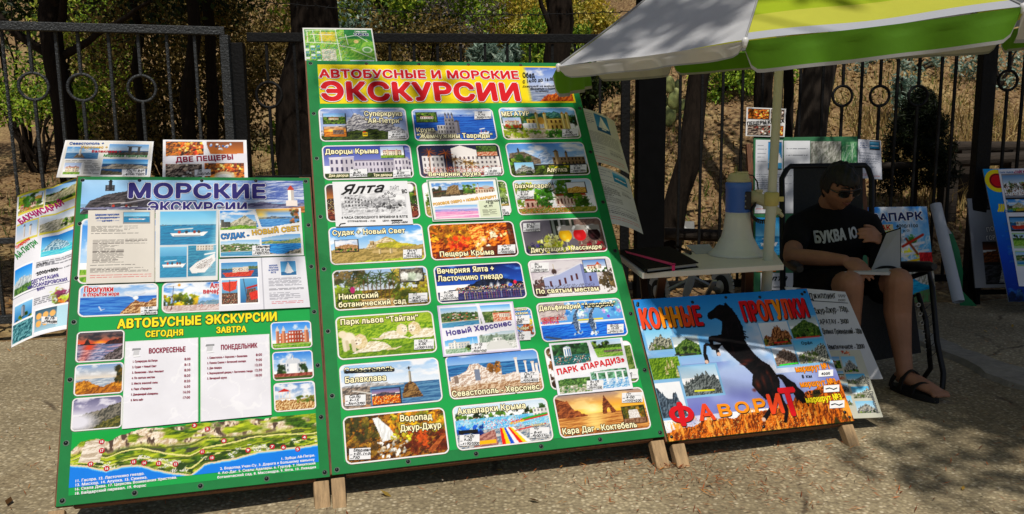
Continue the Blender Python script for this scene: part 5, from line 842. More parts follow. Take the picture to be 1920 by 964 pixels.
def q_horsebg(c):
    c.grad(0, .85, '2f86cc', '6aa8dc', 'a8b8dc', '8a90c4'); n = c.noise(5, 5, 4); c.put(np.clip((n - .5) * 5, 0, 1) * (c.Y > .2) * (c.Y < .62) * .8, 'dfe2ee'); c.put(np.clip((c.noise(5, 4) - .5) * 4, 0, 1) * (c.Y > .5) * .6, '6a6cae'); c.ridge([(0, .93), (.3, .89), (.6, .86), (.8, .76), (1, .7)], '6a3410', 'd87a2a', 60, 30, .05); c.put((c.Y > .84) * np.clip((c.noise(60, 12) - .55) * 8, 0, 1), 'e8a04a'); c.specks(0, .87, .8, 1, .08, ['f0c878', '4a200c', 'a85018']); c.put((c.X > .8) * (c.Y > .76) * np.clip((c.noise(20, 14) - .55) * 8, 0, 1), '3a3414')
def q_aqua(c):
    c.grad(0, .3, '3f86d8', '8fc4f0'); c.clouds(.35, .5, 'ffffff', 5, 5); c.put((c.Y > .3) & (c.Y < .62), c.mixn('6ab0e0', 'e0ecf4', 9, 9)); c.blobs(.3, .28, .8, .5, 12, .06, ['e8d83a', '4a8a3a', 'd8402a', 'f0f0f0'])
    for x0, y0, x1, y1, k in ((.1, .5, .9, .38, 'f0f0f0'), (.2, .56, .95, .46, 'e0e4e8'), (.3, .36, .7, .58, 'f4f4f4'), (.1, .44, .5, .6, 'd8301c'), (.55, .6, .9, .54, 'e8c02a'), (.66, .34, .8, .5, '8a4a24'), (.6, .42, .9, .3, 'b0381c')): c.line(x0, y0, x1, y1, .016, k)
    c.tex(.82, .48, 1, .62, 'a01c24', 'd83a3a'); [c.tower(x, .52, .6, .02, 'd8402a', 'f0b03a', .06) for x in (.2, .34, .5)]; c.rect(0, .62, 1, .645, 'e8e8ec'); c.sea(.645, 1, '1c8ab8', '3ab4d8', 5, 30); c.poly([(.55, .66), (1, .64), (1, .84), (.8, .8)], '8a8a7a', 'd8d4c8'); c.poly([(.7, .9), (1, .84), (1, 1), (.6, 1)], '6a6a54', '5a8a5a')
def q_bluetop(c): c.grad(0, 1, '2f9fe0', '1f7fd0', '1c4fae', '16357c'); c.clouds(1.2, .35, '6ac0f0', 5, 16); c.forest(0, .92, 1, 1, ('1c3454', '2c4a6a', '0f2038'), 40, .03)
def q_sheetcollage(c):
    c.a[:] = hexc('e8e8ee'); c.inset(.06, .06, .98, .24, lambda d: (d.grad(0, .4, '6a90b8', 'c8d4e0'), d.forest(0, .35, 1, .8, n=30), d.specks(0, .4, 1, 1, .4, ['e8e0d8', '8a2a24', '3a3a44', 'c8a07a', '2a2a30'])), '8a8a90'); c.inset(.06, .27, .5, .37, q_fort); c.inset(.53, .27, .98, .37, q_sunbay); c.inset(.06, .43, .5, .53, q_ship); c.inset(.53, .43, .98, .53, q_novy); c.inset(.06, .57, .98, .67, q_lawn, 'a8c89a'); c.inset(.06, .72, .98, .82, q_town, 'a8c89a')
def q_greysheet(c): c.grad(0, 1, 'b8bcc4', '8a8e98', 'b0b0b4'); c.inset(.2, .02, .96, .12, lambda d: d.grad(0, 1, '2a2a34', '5a5a64')); c.inset(.2, .5, .96, .72, lambda d: (d.grad(0, .4, '3a2a24', '7a4a2c'), d.ridge([(0, .5), (.5, .35), (1, .5)], '4a2a18', '8a5a34'))); c.inset(.2, .75, .96, .95, lambda d: (d.put(d.Y > -1, d.mixn('2a2a2c', '5a5a5e', 9, 9)), d.poly([(.4, .2), (.6, .2), (.7, 1), (.3, 1)], 'a8a8ac', 'e0e0e4')))
def q_citymap(c): c.put(c.Y > -1, c.mixn('7a7a72', 'b4b4ac', 16, 12)); [c.line(c.r.random(), c.r.random(), c.r.random(), c.r.random(), .012, c.r.choice(['e0e0d8', '5a6a54', 'd8d8d0', '8a8a80'])) for _ in range(16)]
def q_greenmap(c): c.put(c.Y > -1, c.mixn('3a7a54', '8ab48a', 14, 14)); [c.line(c.r.random(), c.r.random(), c.r.random(), c.r.random(), .012, 'e0e8dc') for _ in range(12)]
def q_stack(c):
    c.grad(0, .8, '7fc0e8', 'c8e0f0'); c.ridge([(0, .9), (.2, .55), (.4, .4), (.55, .3), (.7, .5), (.85, .45), (1, .8)], '4a4e46', 'b0ae9c', 22, 18, .25, 3.2); c.blobs(.1, .75, .9, 1, 16, .1, ['3a4a24', '5a6a34'])
def q_redrocks(c): c.grad(0, 1, 'e4e8ee', 'd0d4dc'); c.ridge([(0, .8), (.15, .5), (.3, .55), (.45, .25), (.6, .15), (.75, .4), (.9, .35), (1, .7)], '5a3420', 'b8845a', 24, 12, .25, 3); c.blobs(0, .75, 1, 1, 24, .1, ['3a3a1c', '6a6a2c', '2a2a14'])
def q_greenhill(c): c.grad(0, .4, '9fb0b8', 'c8d0d0'); c.ridge([(0, .55), (.3, .3), (.55, .1), (.8, .3), (1, .5)], '2f4a1f', '6a8040', 20, 14); c.forest(0, .6, 1, 1, n=30)
def q_valley(c): c.put(c.Y > -1, c.mixn('4a6a1c', '8aa83a', 20, 14)); [c.poly([(x - .05, y + .3), (x - .03, y), (x, y - .12), (x + .03, y), (x + .06, y + .3)], '8a8a4a', 'e0d8a8') for x, y in ((.5, .5), (.85, .65), (.6, .25), (.75, .2))]
def q_greyrock(c): c.grad(0, .4, '9fc4e0', 'c8d8e4'); c.ridge([(0, .6), (.2, .45), (.45, .3), (.7, .25), (1, .5)], '3a4040', '848a88', 18, 14, .3, 3)
def q_climb(c): c.grad(0, 1, 'f0f2f4', 'dfe4ea'); c.ridge([(0, .1), (.2, .3), (.4, .45), (.55, .5), (.6, .32), (.75, .3), (.8, .55), (1, .95)], '2f3a44', '6a7884', 14, 12, .12)
def q_brownrock(c): c.grad(0, .5, 'c8d0dc', 'dfe4ea'); c.ridge([(0, .6), (.3, .2), (.55, .1), (.8, .3), (1, .5)], '5a4a42', '98867a', 18, 14, .15)
def q_eagle(c): c.grad(0, .5, '5fb4e8', 'a8d8f0'); c.ridge([(0, .7), (.3, .55), (.6, .45), (.85, .2), (1, .3)], '4a4e48', 'c0beb0', 26, 20, .3, 3); c.blobs(0, .6, .6, 1, 16, .12, ['5a6a3a', '8a8a74'])
# ------------------------------------------------------------------ painted boards and the papers fixed to them
VINYL = attr_mat('printed_vinyl', 0.6, 0.1, grime=0.04)
PAPER = attr_mat('printed_paper', 0.7, 0.12, grime=0.03)
GLOSSY = attr_mat('laminated_print', 0.5, 0.1, grime=0.04)
WOOD = mat('weathered_wood', 'a98c66', 0.8, 0.35, 14, bump=0.5, stretch=(6, 1, 6), bscale=30)
WOODDK = mat('painted_wood_edge', '6a4226', 0.7, 0.4, 12, bump=0.4, stretch=(5, 1, 5), bscale=26)
GREEN = mat('board_green', '12a048', 0.6, 0.06, 8, spec=0.12)
GREENDK = mat('board_green_rim', '1a7a3e', 0.6, 0.12, 10, spec=0.12)
WHITE = mat('print_white', 'ecebe8', 0.6, 0.05, 14, spec=0.12)
RIM = mat('print_rim_brown', '4a3a20', 0.5, 0.2, 14)
YEL = mat('banner_yellow', 'f2d60a', 0.6, 0.06, 10, spec=0.12)
BLUE = mat('map_sea_blue', '1a82dc', 0.4, 0.06, 8)
SCREW = mat('screw_steel', '2c2e30', 0.35, 0.3, 40, metal=0.8)
BACKPLY = mat('plywood_back', '8f7350', 0.8, 0.2, 12)

B1 = Plane((-1.38484, 2.29512, .11395), (.94791, .31683, -.03277), (-.14942, .53317, .83271), .8103, 1.1587)
B2 = Plane((-.60750, 2.54705, .09504), (.96742, .25315, .00224), (-.15044, .56777, .80933), 1.2054, 1.7821)
B3 = Plane((.56788, 2.83227, .08465), (.96996, .24328, .00085), (-.14586, .57874, .80236), .7884, .5785)

def rrect(x0, y0, x1, y1, r, n=5):
    P = []
    for cx, cy, a0 in ((x1 - r, y1 - r, 0), (x0 + r, y1 - r, 90), (x0 + r, y0 + r, 180), (x1 - r, y0 + r, 270)):
        for k in range(n + 1):
            a = math.radians(a0 + 90 * k / n); P.append((cx + r * math.cos(a), cy + r * math.sin(a)))
    return P
def graded(a):
    """print inks: stronger contrast and colour"""
    a = np.clip(a, 0, 1); g = a.mean(-1, keepdims=True); a = np.clip(g + (a - g) * 1.14, 0, 1); return np.clip(a + .3 * (a - .5) * a * (1 - a) * 4 * .5, 0, 1)
def inkmesh(name, cv, x0, y0, x1, y1, z, mt, parent=None, r=0, corners=None, zfun=None, thick=0):
    """a print: the canvas laid on a fine flat mesh; corners = (TL, TR, BR, BL) in the plane for a skewed sheet"""
    nx, ny = cv.nx, cv.ny; U, V = np.meshgrid(np.linspace(0, 1, nx), np.linspace(0, 1, ny))
    if corners is not None:
        tl, tr, br, bl = [np.array(q) for q in corners]; U3, V3 = U[..., None], V[..., None]
        XY = (tl * (1 - U3) + tr * U3) * (1 - V3) + (bl * (1 - U3) + br * U3) * V3; X, Y = XY[..., 0], XY[..., 1]
    else: X = x0 + (x1 - x0) * U; Y = y1 + (y0 - y1) * V
    Z = np.full(X.shape, float(z)) + (zfun(X, Y) if zfun else 0)
    I = np.arange(nx * ny).reshape(ny, nx); F = np.stack([I[1:, :-1], I[1:, 1:], I[:-1, 1:], I[:-1, :-1]], -1).reshape(-1, 4)
    if r:
        cx, cy = X.ravel()[F].mean(1), Y.ravel()[F].mean(1); dx = np.maximum(np.maximum(x0 + r - cx, cx - x1 + r), 0); dy = np.maximum(np.maximum(y0 + r - cy, cy - y1 + r), 0); F = F[np.hypot(dx, dy) <= r]
    return np_mesh(name, np.c_[X.ravel(), Y.ravel(), Z.ravel()], F, mt, parent, lin(graded(cv.a)).reshape(-1, 3), smooth=bool(zfun))
SEED = [10]
def canvas(w, h, d, bg='ffffff'):
    SEED[0] += 1
    return Cv(max(int(w / d), 8), max(int(h / d), 8), SEED[0], bg)
def price(bd, part, zk, cx, cy, w, h, lines, z=.0022, name='price_tag', white='tag_white', zfun=None, ang=None):
    T = Text(); rng = random.Random(int(cx * 7 + cy)); L = lambda a, b: bd.loc(*zp(zk, (a, b)), z)
    sl = -h * .1 if ang is None else ang
    T.quad([L(cx - w / 2, cy + h / 2 - sl * .5), L(cx + w / 2, cy + h / 2 + sl * .5), L(cx + w / 2, cy - h / 2 + sl * .5), L(cx - w / 2, cy - h / 2 - sl * .5)], z, white)
    n = len(lines)
    for i, t in enumerate(lines):
        y = cy - h / 2 + h * (i + .82) / n; c_ = np.linalg.norm(L(cx, y) - L(cx, y - h * .62 / n))
        if i: T.stroke([L(cx - w * .46, y), L(cx - w * .36, y - 1)], c_ * .25, z + .0004, 'grey_ink')
        a = cx - w * (.3 if i < n - 1 else .36); b = a + w * min(.8, .085 * len(t) + .08) * rng.uniform(.95, 1.1)
        T.put(t, L(a, y), L(min(b, cx + w * .54), y - 2), c_ * 1.12, z + .0005, 'ink_black', bold=.035, slant=.25, jit=.22, rng=rng)
        if i < n - 1 and rng.random() < .5: T.stroke([L(cx - w * .3, y + 2), L(cx + w * .4, y)], c_ * .1, z + .0004, 'grey_ink')
    return T.build(name, part, zfun)
def letter(bd, T, zk, t, a, b, cap, z, **kw):
    p0, p1 = bd.loc(*zp(zk, a), z), bd.loc(*zp(zk, b), z); q = bd.loc(*zp(zk, (a[0], a[1] - cap)), z)
    T.put(t, p0, p1, abs(q[1] - p0[1]), z, **kw)
CREAM = dict(col='cream', bold=.04, out='brown', ow=.1)
def picture(bd, root, zk, tl, br, fn, texts=(), tags=(), d=.0022, r=.016, border=.005, z=.001, extra=None, style=None):
    p, q = bd.loc(*zp(zk, tl), z), bd.loc(*zp(zk, br), z); y0 = q[1] + border; u, v = zp(zk, br); v1 = v
    q0 = bd.loc(*zp(zk, (tl[0] + 16, br[1])), z); y0 = q0[1] + border
    for _ in range(6): qq = bd.loc(u, v1, z); v1 += (qq[1] - q0[1]) * 430
    x0, y1, x1 = p[0] + border, p[1] - border, qq[0] - border
    c = canvas(x1 - x0, y1 - y0, d); fn(c); o = inkmesh('photo_print', c, x0, y0, x1, y1, z + .0012, VINYL, root, r)
    m = MB(); e = border; m.poly(rrect(x0 - e, y0 - e, x1 + e, y1 + e, r + e), z + .0006, 0); e += .0016; m.poly(rrect(x0 - e, y0 - e, x1 + e, y1 + e, r + e), z, 1)
    m.build('print_border', [WHITE, RIM], o)
    T = Text()
    for t in texts: letter(bd, T, zk, t[0], t[1], t[2], t[3], z + .002, **(t[4] if len(t) > 4 else style or CREAM))
    if extra: extra(T, lambda a, b: bd.loc(*zp(zk, (a, b)), z + .0034), z + .0034)
    T.build('lettering', o)
    for g in tags: price(bd, o, zk, *g, z=z + .0045)
    return o
def board_body(bd, root, w, h, legs, inner, margin, frame_w=.045, sc=(7, 9)):
    """panel with rim and screws, wooden frame behind it, feet and rear stays"""
    x0, y0, x1, y1 = -.0, 0, w, h; m = MB()
    m.prism([(x0, y0), (x1, y0), (x1, y1), (x0, y1)], -.008, 0, 0)
    m.poly([(margin, margin * .9), (w - margin, margin * .9), (w - margin, h - margin * .9), (margin, h - margin * .9)], .0005, 1)
    rng = random.Random(int(w * 1000))
    P = [(x, y) for y in (.016, h - .016) for x in np.linspace(.016, w - .016, sc[0])] + [(x, y) for x in (.016, w - .016) for y in np.linspace(.016, h - .016, sc[1])[1:-1]]
    for x, y in P:
        x += rng.uniform(-.012, .012) if 0.03 < x < w - .03 else 0; y += rng.uniform(-.02, .02) if .03 < y < h - .03 else 0
        m.lathe([(.0066, .0006), (.0062, .0022), (.0045, .0035), (.0, .004)], 12, 2, (x, y, 0)); m.lathe([(.0095, .0008), (.0, .001)], 10, 3, (x + .001, y - .001, 0))
    m.build('panel', [GREENDK, inner, SCREW, mat('screw_washer', '2f4a38', .5, .3, 60, metal=.3)], root)
    f = MB(); t = .036
    for a, b in (((0, 0), (0, h)), ((w - frame_w, 0), (w - frame_w, h))): f.box((a[0] + frame_w / 2 + (-.006 if a[0] == 0 else .006), h / 2 + .006, -.0085 - t / 2), (frame_w, h + .006, t))
    f.box((w / 2, frame_w / 2 - .006, -.0095 - t / 2), (w - 2 * frame_w, frame_w, t)); f.box((w / 2, h - frame_w / 2 + .004, -.0095 - t / 2), (w - 2 * frame_w, frame_w, t)); f.box((w / 2, h * .52, -.012 - t / 2), (w - 2 * frame_w, frame_w, t * .8))
    f.build('frame', WOODDK, root, bev=.002)
    for lx, lw in legs:
        l = MB(); yb = (-(bd.O[2] + bd.X[2] * lx) + (.028) * bd.N[2]) / bd.Y[2]
        c, s_ = bd.Y[2], bd.N[2]; z0, z1 = -.0085, -.0085 - t
        ybk = (-(bd.O[2] + bd.X[2] * lx) - z1 * bd.N[2]) / bd.Y[2]; ybf = (-(bd.O[2] + bd.X[2] * lx) - z0 * bd.N[2]) / bd.Y[2]
        xa, xb = lx - lw / 2, lx + lw / 2
        l.add([(xa, ybf, z0), (xb, ybf, z0), (xb, -.009, z0), (xa, -.009, z0), (xa, ybk, z1), (xb, ybk, z1), (xb, -.009, z1), (xa, -.009, z1)], [(0, 1, 2, 3), (5, 4, 7, 6), (4, 0, 3, 7), (1, 5, 6, 2), (3, 2, 6, 7), (4, 5, 1, 0)])
        l.build('leg', WOOD, root, bev=.003)
    Mi = root.matrix_world.inverted()
    for lx in (w * .12, w * .88):
        top = bd.wpt(lx, h * .8, -.065); g = bd.wpt(lx, 0, 0); foot = np.array([top[0] - .12 * h, top[1] + .42 * h, 0.0])
        a, b = Mi @ Vector(top), Mi @ Vector(foot); s_ = MB(); s_.bar(a, b, .035, .03); s_.build('rear_stay', WOOD, root)

# ---- tall board
R2 = empty('excursion_signboard', B2.mat(), label='tall green board of sightseeing tour photos under a yellow excursions banner', cat='signboard')
board_body(B2, R2, B2.w, B2.h, [(.018, .045), (B2.w - .03, .052)], GREEN, .042, sc=(6, 8))
def q_bannercoast(c): c.grad(0, .7, '5f78b8', '9fb0d8', 'c0c4d8'); c.clouds(.7, .5, 'd8dce8'); c.sea(.62, 1, '6f7a94', 'a0a8b8'); c.ridge([(.2, 1.1), (.4, .82), (.6, .78), (.8, .66), (1, .72)], '8a3a14', 'd87a2c', 22, 14); c.put(np.clip(.12 - c.X, 0, 1) * 12, 'e8d23a'); c.blobs(.7, .55, .86, .72, 12, .05, ['e8e0d8', 'c8b8a8'])
_p, _q = B2.loc(584.4, 120.7), B2.loc(591, 194.7); hx0, hx1, hy0, hy1 = .045, B2.w - .028, B2.loc(591, 194.7)[1], B2.h - .022
hb = MB(); hb.poly([(hx0, hy0), (hx1, hy0), (hx1, hy1), (hx0, hy1)], .0012); hb = hb.build('header_banner', YEL, R2)
_a, _b = B2.loc(*zp('5', (1325, 300)))[0], hx1 - .008
_c = canvas(_b - _a, hy1 - hy0 - .016, .003); q_bannercoast(_c); inkmesh('coast_print', _c, _a, hy0 + .008, _b, hy1 - .008, .0018, VINYL, hb)
T = Text()
letter(B2, T, '5', 'АВТОБУСНЫЕ И МОРСКИЕ', (152, 359), (1322, 366), 46, .0026, col='red', bold=.07, out='ink_white', ow=.07)
letter(B2, T, '5', 'ЭКСКУРСИИ', (162, 489), (1338, 492), 103, .0026, col='red', bold=.075, out='ink_white', ow=.035)
for t, a, b, cp in (('АВТОБУСНЫЕ И МОРСКИЕ', (150, 361), (1324, 368), 47), ('ЭКСКУРСИИ', (160, 492), (1341, 495), 104)): letter(B2, T, '5', t, a, b, cp, .0019, col='brown', bold=.11)
for t, a, b, cp in (('Обед', (1337, 362), (1408, 358), 30), ('с 14:00 до 16:00', (1337, 392), (1522, 376), 19), ('Дежурный на маршруте', (1335, 416), (1550, 412), 11), ('обращаться к водителю', (1380, 429), (1552, 426), 10), ('по телефону', (1410, 443), (1488, 441), 9)):
    letter(B2, T, '5', t, a, b, cp, .0034, col='ink_black', bold=.04, slant=.3, jit=.15)
T.build('lettering', hb)
def strike(k): return lambda T, L, z: [T.stroke([L(*p) for p in k_], .003 if len(k_) > 2 else .0035, z + .0003 * i, 'ink_black') for i, k_ in enumerate(k)]
CELLS = [
 ('5', (145, 538), (676, 733), q_cable, [('Суперкруиз', (413, 583), (637, 583), 28), ('“Ай-Петри”', (418, 624), (637, 624), 28)], [(607, 692, 108, 44, ['ср,пт,вс', '8-00', '5000/4800'])]),
 ('5', (686, 543), (1193, 730), q_nest, [('Круиз', (718, 678), (826, 672), 25), ('“Жемчужины Тавриды”', (722, 713), (1165, 709), 27)], [(1105, 578, 98, 44, ['Сб', '9-00', '5000/4500'])]),
 ('5', (1192, 535), (1682, 722), q_mega, [('МЕГАТУР', (1215, 585), (1380, 580), 26)], [(1615, 680, 95, 45, ['Ср', '8-00', '4000/3600'])]),
 ('5', (165, 757), (705, 958), q_palaces, [('Дворцы Крыма', (185, 805), (498, 800), 28), ('Два дворца', (207, 938), (322, 936), 15), ('Три дворца', (468, 935), (577, 933), 15)], [(380, 915, 102, 46, ['Пт', '8-30', '3500/3000']), (633, 918, 102, 46, ['Сб', '8-00', '4500/4000'])]),
 ('5', (715, 752), (1232, 945), q_evening, [('Вечерний круиз', (788, 935), (1095, 930), 25)], [(1163, 905, 98, 48, ['Пт', '18-00', '2200/2000'])]),
 ('5', (1232, 742), (1735, 940), q_alupka, [('Алупка', (1480, 910), (1600, 906), 25)], [(1662, 890, 95, 45, ['Пн,Чт', '9-00', '3000/2800'])]),
 ('6', (65, 55), (710, 310), q_dusk, [], []),
 ('6', (715, 45), (1322, 280), q_glade, [], [(1262, 232, 90, 60, ['Чт', '8-30', '3500/3000'])]),
 ('7', (35, 30), (615, 265), q_khan, [('Бахчисарай', (55, 82), (305, 78), 30)], [(125, 127, 113, 54, ['Вт,Пт', '9-00', '2500/2200'])]),
 ('6', (90, 345), (748, 598), q_sudak, [('Судак + Новый Свет', (118, 398), (607, 380), 33)], [(655, 520, 125, 58, ['ПН,ЧТ', '8-00', '3200/2600'])]),
 ('6', (752, 325), (1370, 568), q_cave, [('Пещеры Крыма', (838, 541), (1205, 525), 34)], [(1285, 490, 118, 58, ['Пн,Чт', '8-00', '3200/3000'])]),
 ('7', (83, 298), (682, 537), q_wine, [('Дегустация в Массандре', (162, 512), (640, 485), 28)], [(167, 343, 113, 56, ['вт,Пт', '9-30', '2600/2200'])]),
 ('6', (115, 635), (782, 905), q_garden, [('Никитский', (160, 828), (430, 812), 36), ('ботанический сад', (160, 880), (615, 852), 34)], [(692, 815, 125, 62, ['Пт', '9-00', '2800/2400'])]),
 ('6', (792, 605), (1425, 858), q_night, [('Вечерняя Ялта +', (820, 655), (1205, 635), 36), ('Ласточкино гнездо', (825, 706), (1263, 684), 36)], [(900, 802, 122, 60, ['Вт,Сб', '15-00', '2600/2400'])]),
 ('7', (137, 568), (748, 822), q_church, [('По святым местам', (198, 790), (622, 768), 32)], [(222, 612, 120, 60, ['Вс', '7-30', '2500/2200'])]),
 ('8', (80, 98), (625, 328), q_lions, [('Парк львов “Тайган”', (108, 140), (525, 112), 30)], [(553, 242, 105, 52, ['Ср,Сб', '9-00', '2500/2300'])]),
 ('8', (632, 78), (1150, 243), q_tales, [('Поляна', (1036, 66), (1102, 60), 14), ('сказок', (1038, 86), (1108, 80), 14), ('+ парк', (1050, 168), (1112, 160), 14)], [(1072, 112, 84, 46, ['Ср', '9-00', '2000']), (1078, 198, 84, 46, ['Вс', '9-00', '2200'])]),
 ('8', (1145, 25), (1642, 235), q_dolphins, [('Дельфинарий', (1165, 65), (1388, 50), 26), ('“Акварель”', (1394, 49), (1575, 36), 26)], [(1570, 160, 88, 48, ['Вт,Сб', '10-00', '2400/2100'])]),
 ('8', (100, 355), (655, 597), q_monument, [('Севастополь', (128, 396), (395, 380), 27), ('Балаклава', (132, 449), (355, 433), 32)], [(188, 540, 110, 56, ['Ср,Вс', '8-15', '3000/2700'])]),
 ('8', (662, 305), (1195, 540), q_ruins, [('Севастополь - Херсонес', (702, 522), (1170, 480), 30)], [(1115, 417, 98, 54, ['Пн,Пт', '8-15', '4500/4000'])]),
 ('8', (1188, 260), (1700, 490), q_park, [], [(1650, 400, 80, 50, ['Чт', '8-00', '2900'])]),
 ('8', (120, 630), (690, 885), q_falls, [('Водопад', (425, 653), (598, 640), 33), ('Джур-Джур', (427, 706), (647, 686), 33)], [(212, 825, 114, 60, ['Ежедневно', '9-00, 14-00', '750'])]),
 ('8', (700, 575), (1245, 812), q_slides, [('Аквапарки Крыма', (732, 616), (1097, 582), 32), ('Алушта', (1125, 680), (1195, 670), 13)], [(795, 752, 106, 58, ['Пн,Вт', '9-00', '4100/3500']), (1167, 712, 104, 54, ['Чт', '8-45', '4200/3700'])]),
 ('8', (1235, 515), (1765, 748), q_arch, [('Кара Даг - Коктебель', (1290, 722), (1688, 682), 32)], [(1660, 525, 110, 52, ['Пт', '8-00', '4500/4200'])]),
]
for k, (zk, tl, br, fn, tx, tg) in enumerate(CELLS):
    ex = None
    if fn is q_dolphins: ex = strike([[(1405, 44), (1430, 32), (1450, 48), (1475, 28), (1500, 46), (1530, 26), (1558, 42)], [(1402, 36), (1565, 28)]])
    if fn is q_monument: ex = strike([[(130, 380), (170, 394), (200, 374), (240, 392), (280, 370), (320, 388), (360, 368), (395, 382)], [(130, 388), (395, 374)], [(130, 394), (390, 384)]])
    if fn is q_slides: ex = strike([[(738, 712), (838, 702)], [(738, 705), (838, 697)], [(738, 718), (838, 708)]])
    picture(B2, R2, zk, tl, br, fn, tx, tg, extra=ex)

# ---- left board
R1 = empty('excursion_signboard', B1.mat(), label='green board with a blue sea excursions header and a coastline map at its foot', cat='signboard')
board_body(B1, R1, B1.w, B1.h, [(.0, .045), (B1.w - .028, .05)], GREEN, .032, sc=(5, 7))
def flat(bd, root, name, zk, tl, br, fn, z, d=.0022, mt=None):
    p, q = bd.loc(*zp(zk, tl), z), bd.loc(*zp(zk, br), z); c = canvas(q[0] - p[0], p[1] - q[1], d); fn(c); return inkmesh(name, c, p[0], q[1], q[0], p[1], z, mt or VINYL, root)
hd = flat(B1, R1, 'header_banner', '3', (163, 52), (1420, 236), q_seahead, .0014)
T = Text()
letter(B1, T, '3', 'МОРСКИЕ', (416, 152), (1208, 155), 80, .0024, col='navy', bold=.07, out='lilac_white', ow=.035)
letter(B1, T, '3', 'МОРСКИЕ', (413, 155), (1211, 158), 84, .0016, col='deepblue', bold=.1)
letter(B1, T, '3', 'ЭКСКУРСИИ', (530, 232), (1100, 234), 54, .0024, col='navy', bold=.06, out='lilac_white', ow=.06)
T.build('lettering', hd)
RT = dict(col='crimson', bold=.06, out='ink_white', ow=.08)
picture(B1, R1, '3', (158, 272), (590, 640), q_castle)
picture(B1, R1, '3', (147, 648), (590, 828), q_gull, [('Прогулки', (172, 685), (340, 682), 30), ('в открытое море', (168, 710), (372, 704), 20)], [(540, 790, 95, 44, ['Сб Вс', 'по записи', '1200/600'])], style=RT)
picture(B1, R1, '3', (615, 632), (1030, 806), q_quay, [('Алушта', (886, 662), (1008, 658), 28), ('вечерняя', (845, 694), (1000, 690), 26)], style=RT)
for zk, tl, br, fn in (('4', (130, 150), (338, 286), q_redsun), ('4', (122, 297), (335, 436), q_cape), ('4', (110, 447), (330, 594), q_fog), ('4', (995, 107), (1183, 228), q_castle), ('4', (1002, 240), (1190, 368), q_rotunda), ('4', (1008, 380), (1200, 508), q_gazebo)):
    picture(B1, R1, zk, tl, br, fn, r=.009, border=.004)
_p, _q = B1.loc(*zp('4', (100, 640)), .0014), B1.loc(*zp('4', (1222, 802)), .0014)
mx0, mx1, my0, my1 = .032, B1.w - .033, .052, B1.loc(*zp('4', (1210, 512)), .0014)[1]
cuv = lambda P_: [((q[0] - mx0) / (mx1 - mx0), (my1 - q[1]) / (my1 - my0)) for q in (B1.loc(*zp('4', p)) for p in P_)]
COAST = [cuv([(98, 690), (150, 640), (220, 632), (270, 640), (380, 592), (500, 580), (620, 566), (700, 550), (860, 546), (960, 540), (1060, 522), (1130, 520), (1212, 512)]), cuv([(95, 748), (180, 752), (262, 772), (330, 750), (400, 748), (480, 765), (560, 782), (640, 790), (700, 742), (840, 716), (930, 692), (1050, 676), (1120, 668), (1214, 650)])]
cm = canvas(mx1 - mx0, my1 - my0, .0018); q_coast(cm); mo = inkmesh('coast_map', cm, mx0, my0, mx1, my1, .0014, VINYL, R1)
T = Text(); W_ = dict(col='ink_white', bold=.05)
for t, a, b, cp in (('1. Зубцы Ай-Петри.', (1042, 722), (1195, 705), 11), ('2. Водопад Учан-Су. 3. Дорога к Большому каньону', (770, 766), (1193, 724), 11), ('4. Аю-Даг. 5. Скалы Адалары. 6. Гурзуф. 7. Никитский', (760, 786), (1197, 741), 11), ('ботанический сад. 8. Массандра. 9. Ялта. 10. Ливадия', (757, 805), (1200, 758), 11),
        ('11. Гаспра. 12. Ласточкино гнездо.', (120, 822), (432, 787), 12), ('13. Мисхор. 14. Алупка. 15. Симеиз.', (120, 840), (445, 804), 12), ('16. Скала Дива. 17. Церковь Вознесения Христова.', (118, 859), (578, 804), 12), ('18. Байдарский перевал. 19. Форос', (118, 878), (440, 840), 12)):
    letter(B1, T, '4', t, a, b, cp, .0022, **W_)
for n_, x, y in ((18, 240, 640), (17, 240, 680), (19, 190, 740), (16, 262, 760), (15, 383, 730), (14, 430, 735), (13, 495, 737), (12, 570, 740), (3, 655, 567), (2, 713, 583), (11, 690, 685), (10, 733, 712), (8, 787, 636), (9, 895, 678), (7, 1003, 662), (6, 1053, 665), (5, 1117, 673), (4, 1147, 620)):
    c = B1.loc(*zp('4', (x, y)), .0024); k = 14; ring = np.array([c] + [c + .0085 * np.array([math.cos(2 * math.pi * i / k), math.sin(2 * math.pi * i / k)]) for i in range(k)])
    T.tri(ring, np.array([(0, 1 + i, 1 + (i + 1) % k) for i in range(k)]), .0024, 'crimson'); T.put(str(n_), c + [-.005, -.004], c + [.005, -.004], .008, .0028, 'ink_white', bold=.05)
T.build('lettering', mo)
T = Text(); Y_ = dict(col='yellow', bold=.06, out='brown', ow=.06)
letter(B1, T, '3', 'АВТОБУСНЫЕ ЭКСКУРСИИ', (361, 891), (1267, 846), 50, .002, **Y_); letter(B1, T, '4', 'СЕГОДНЯ', (435, 172), (607, 163), 26, .002, **Y_); letter(B1, T, '4', 'ЗАВТРА', (752, 154), (888, 148), 26, .002, **Y_)
T.build('heading_lettering', R1)

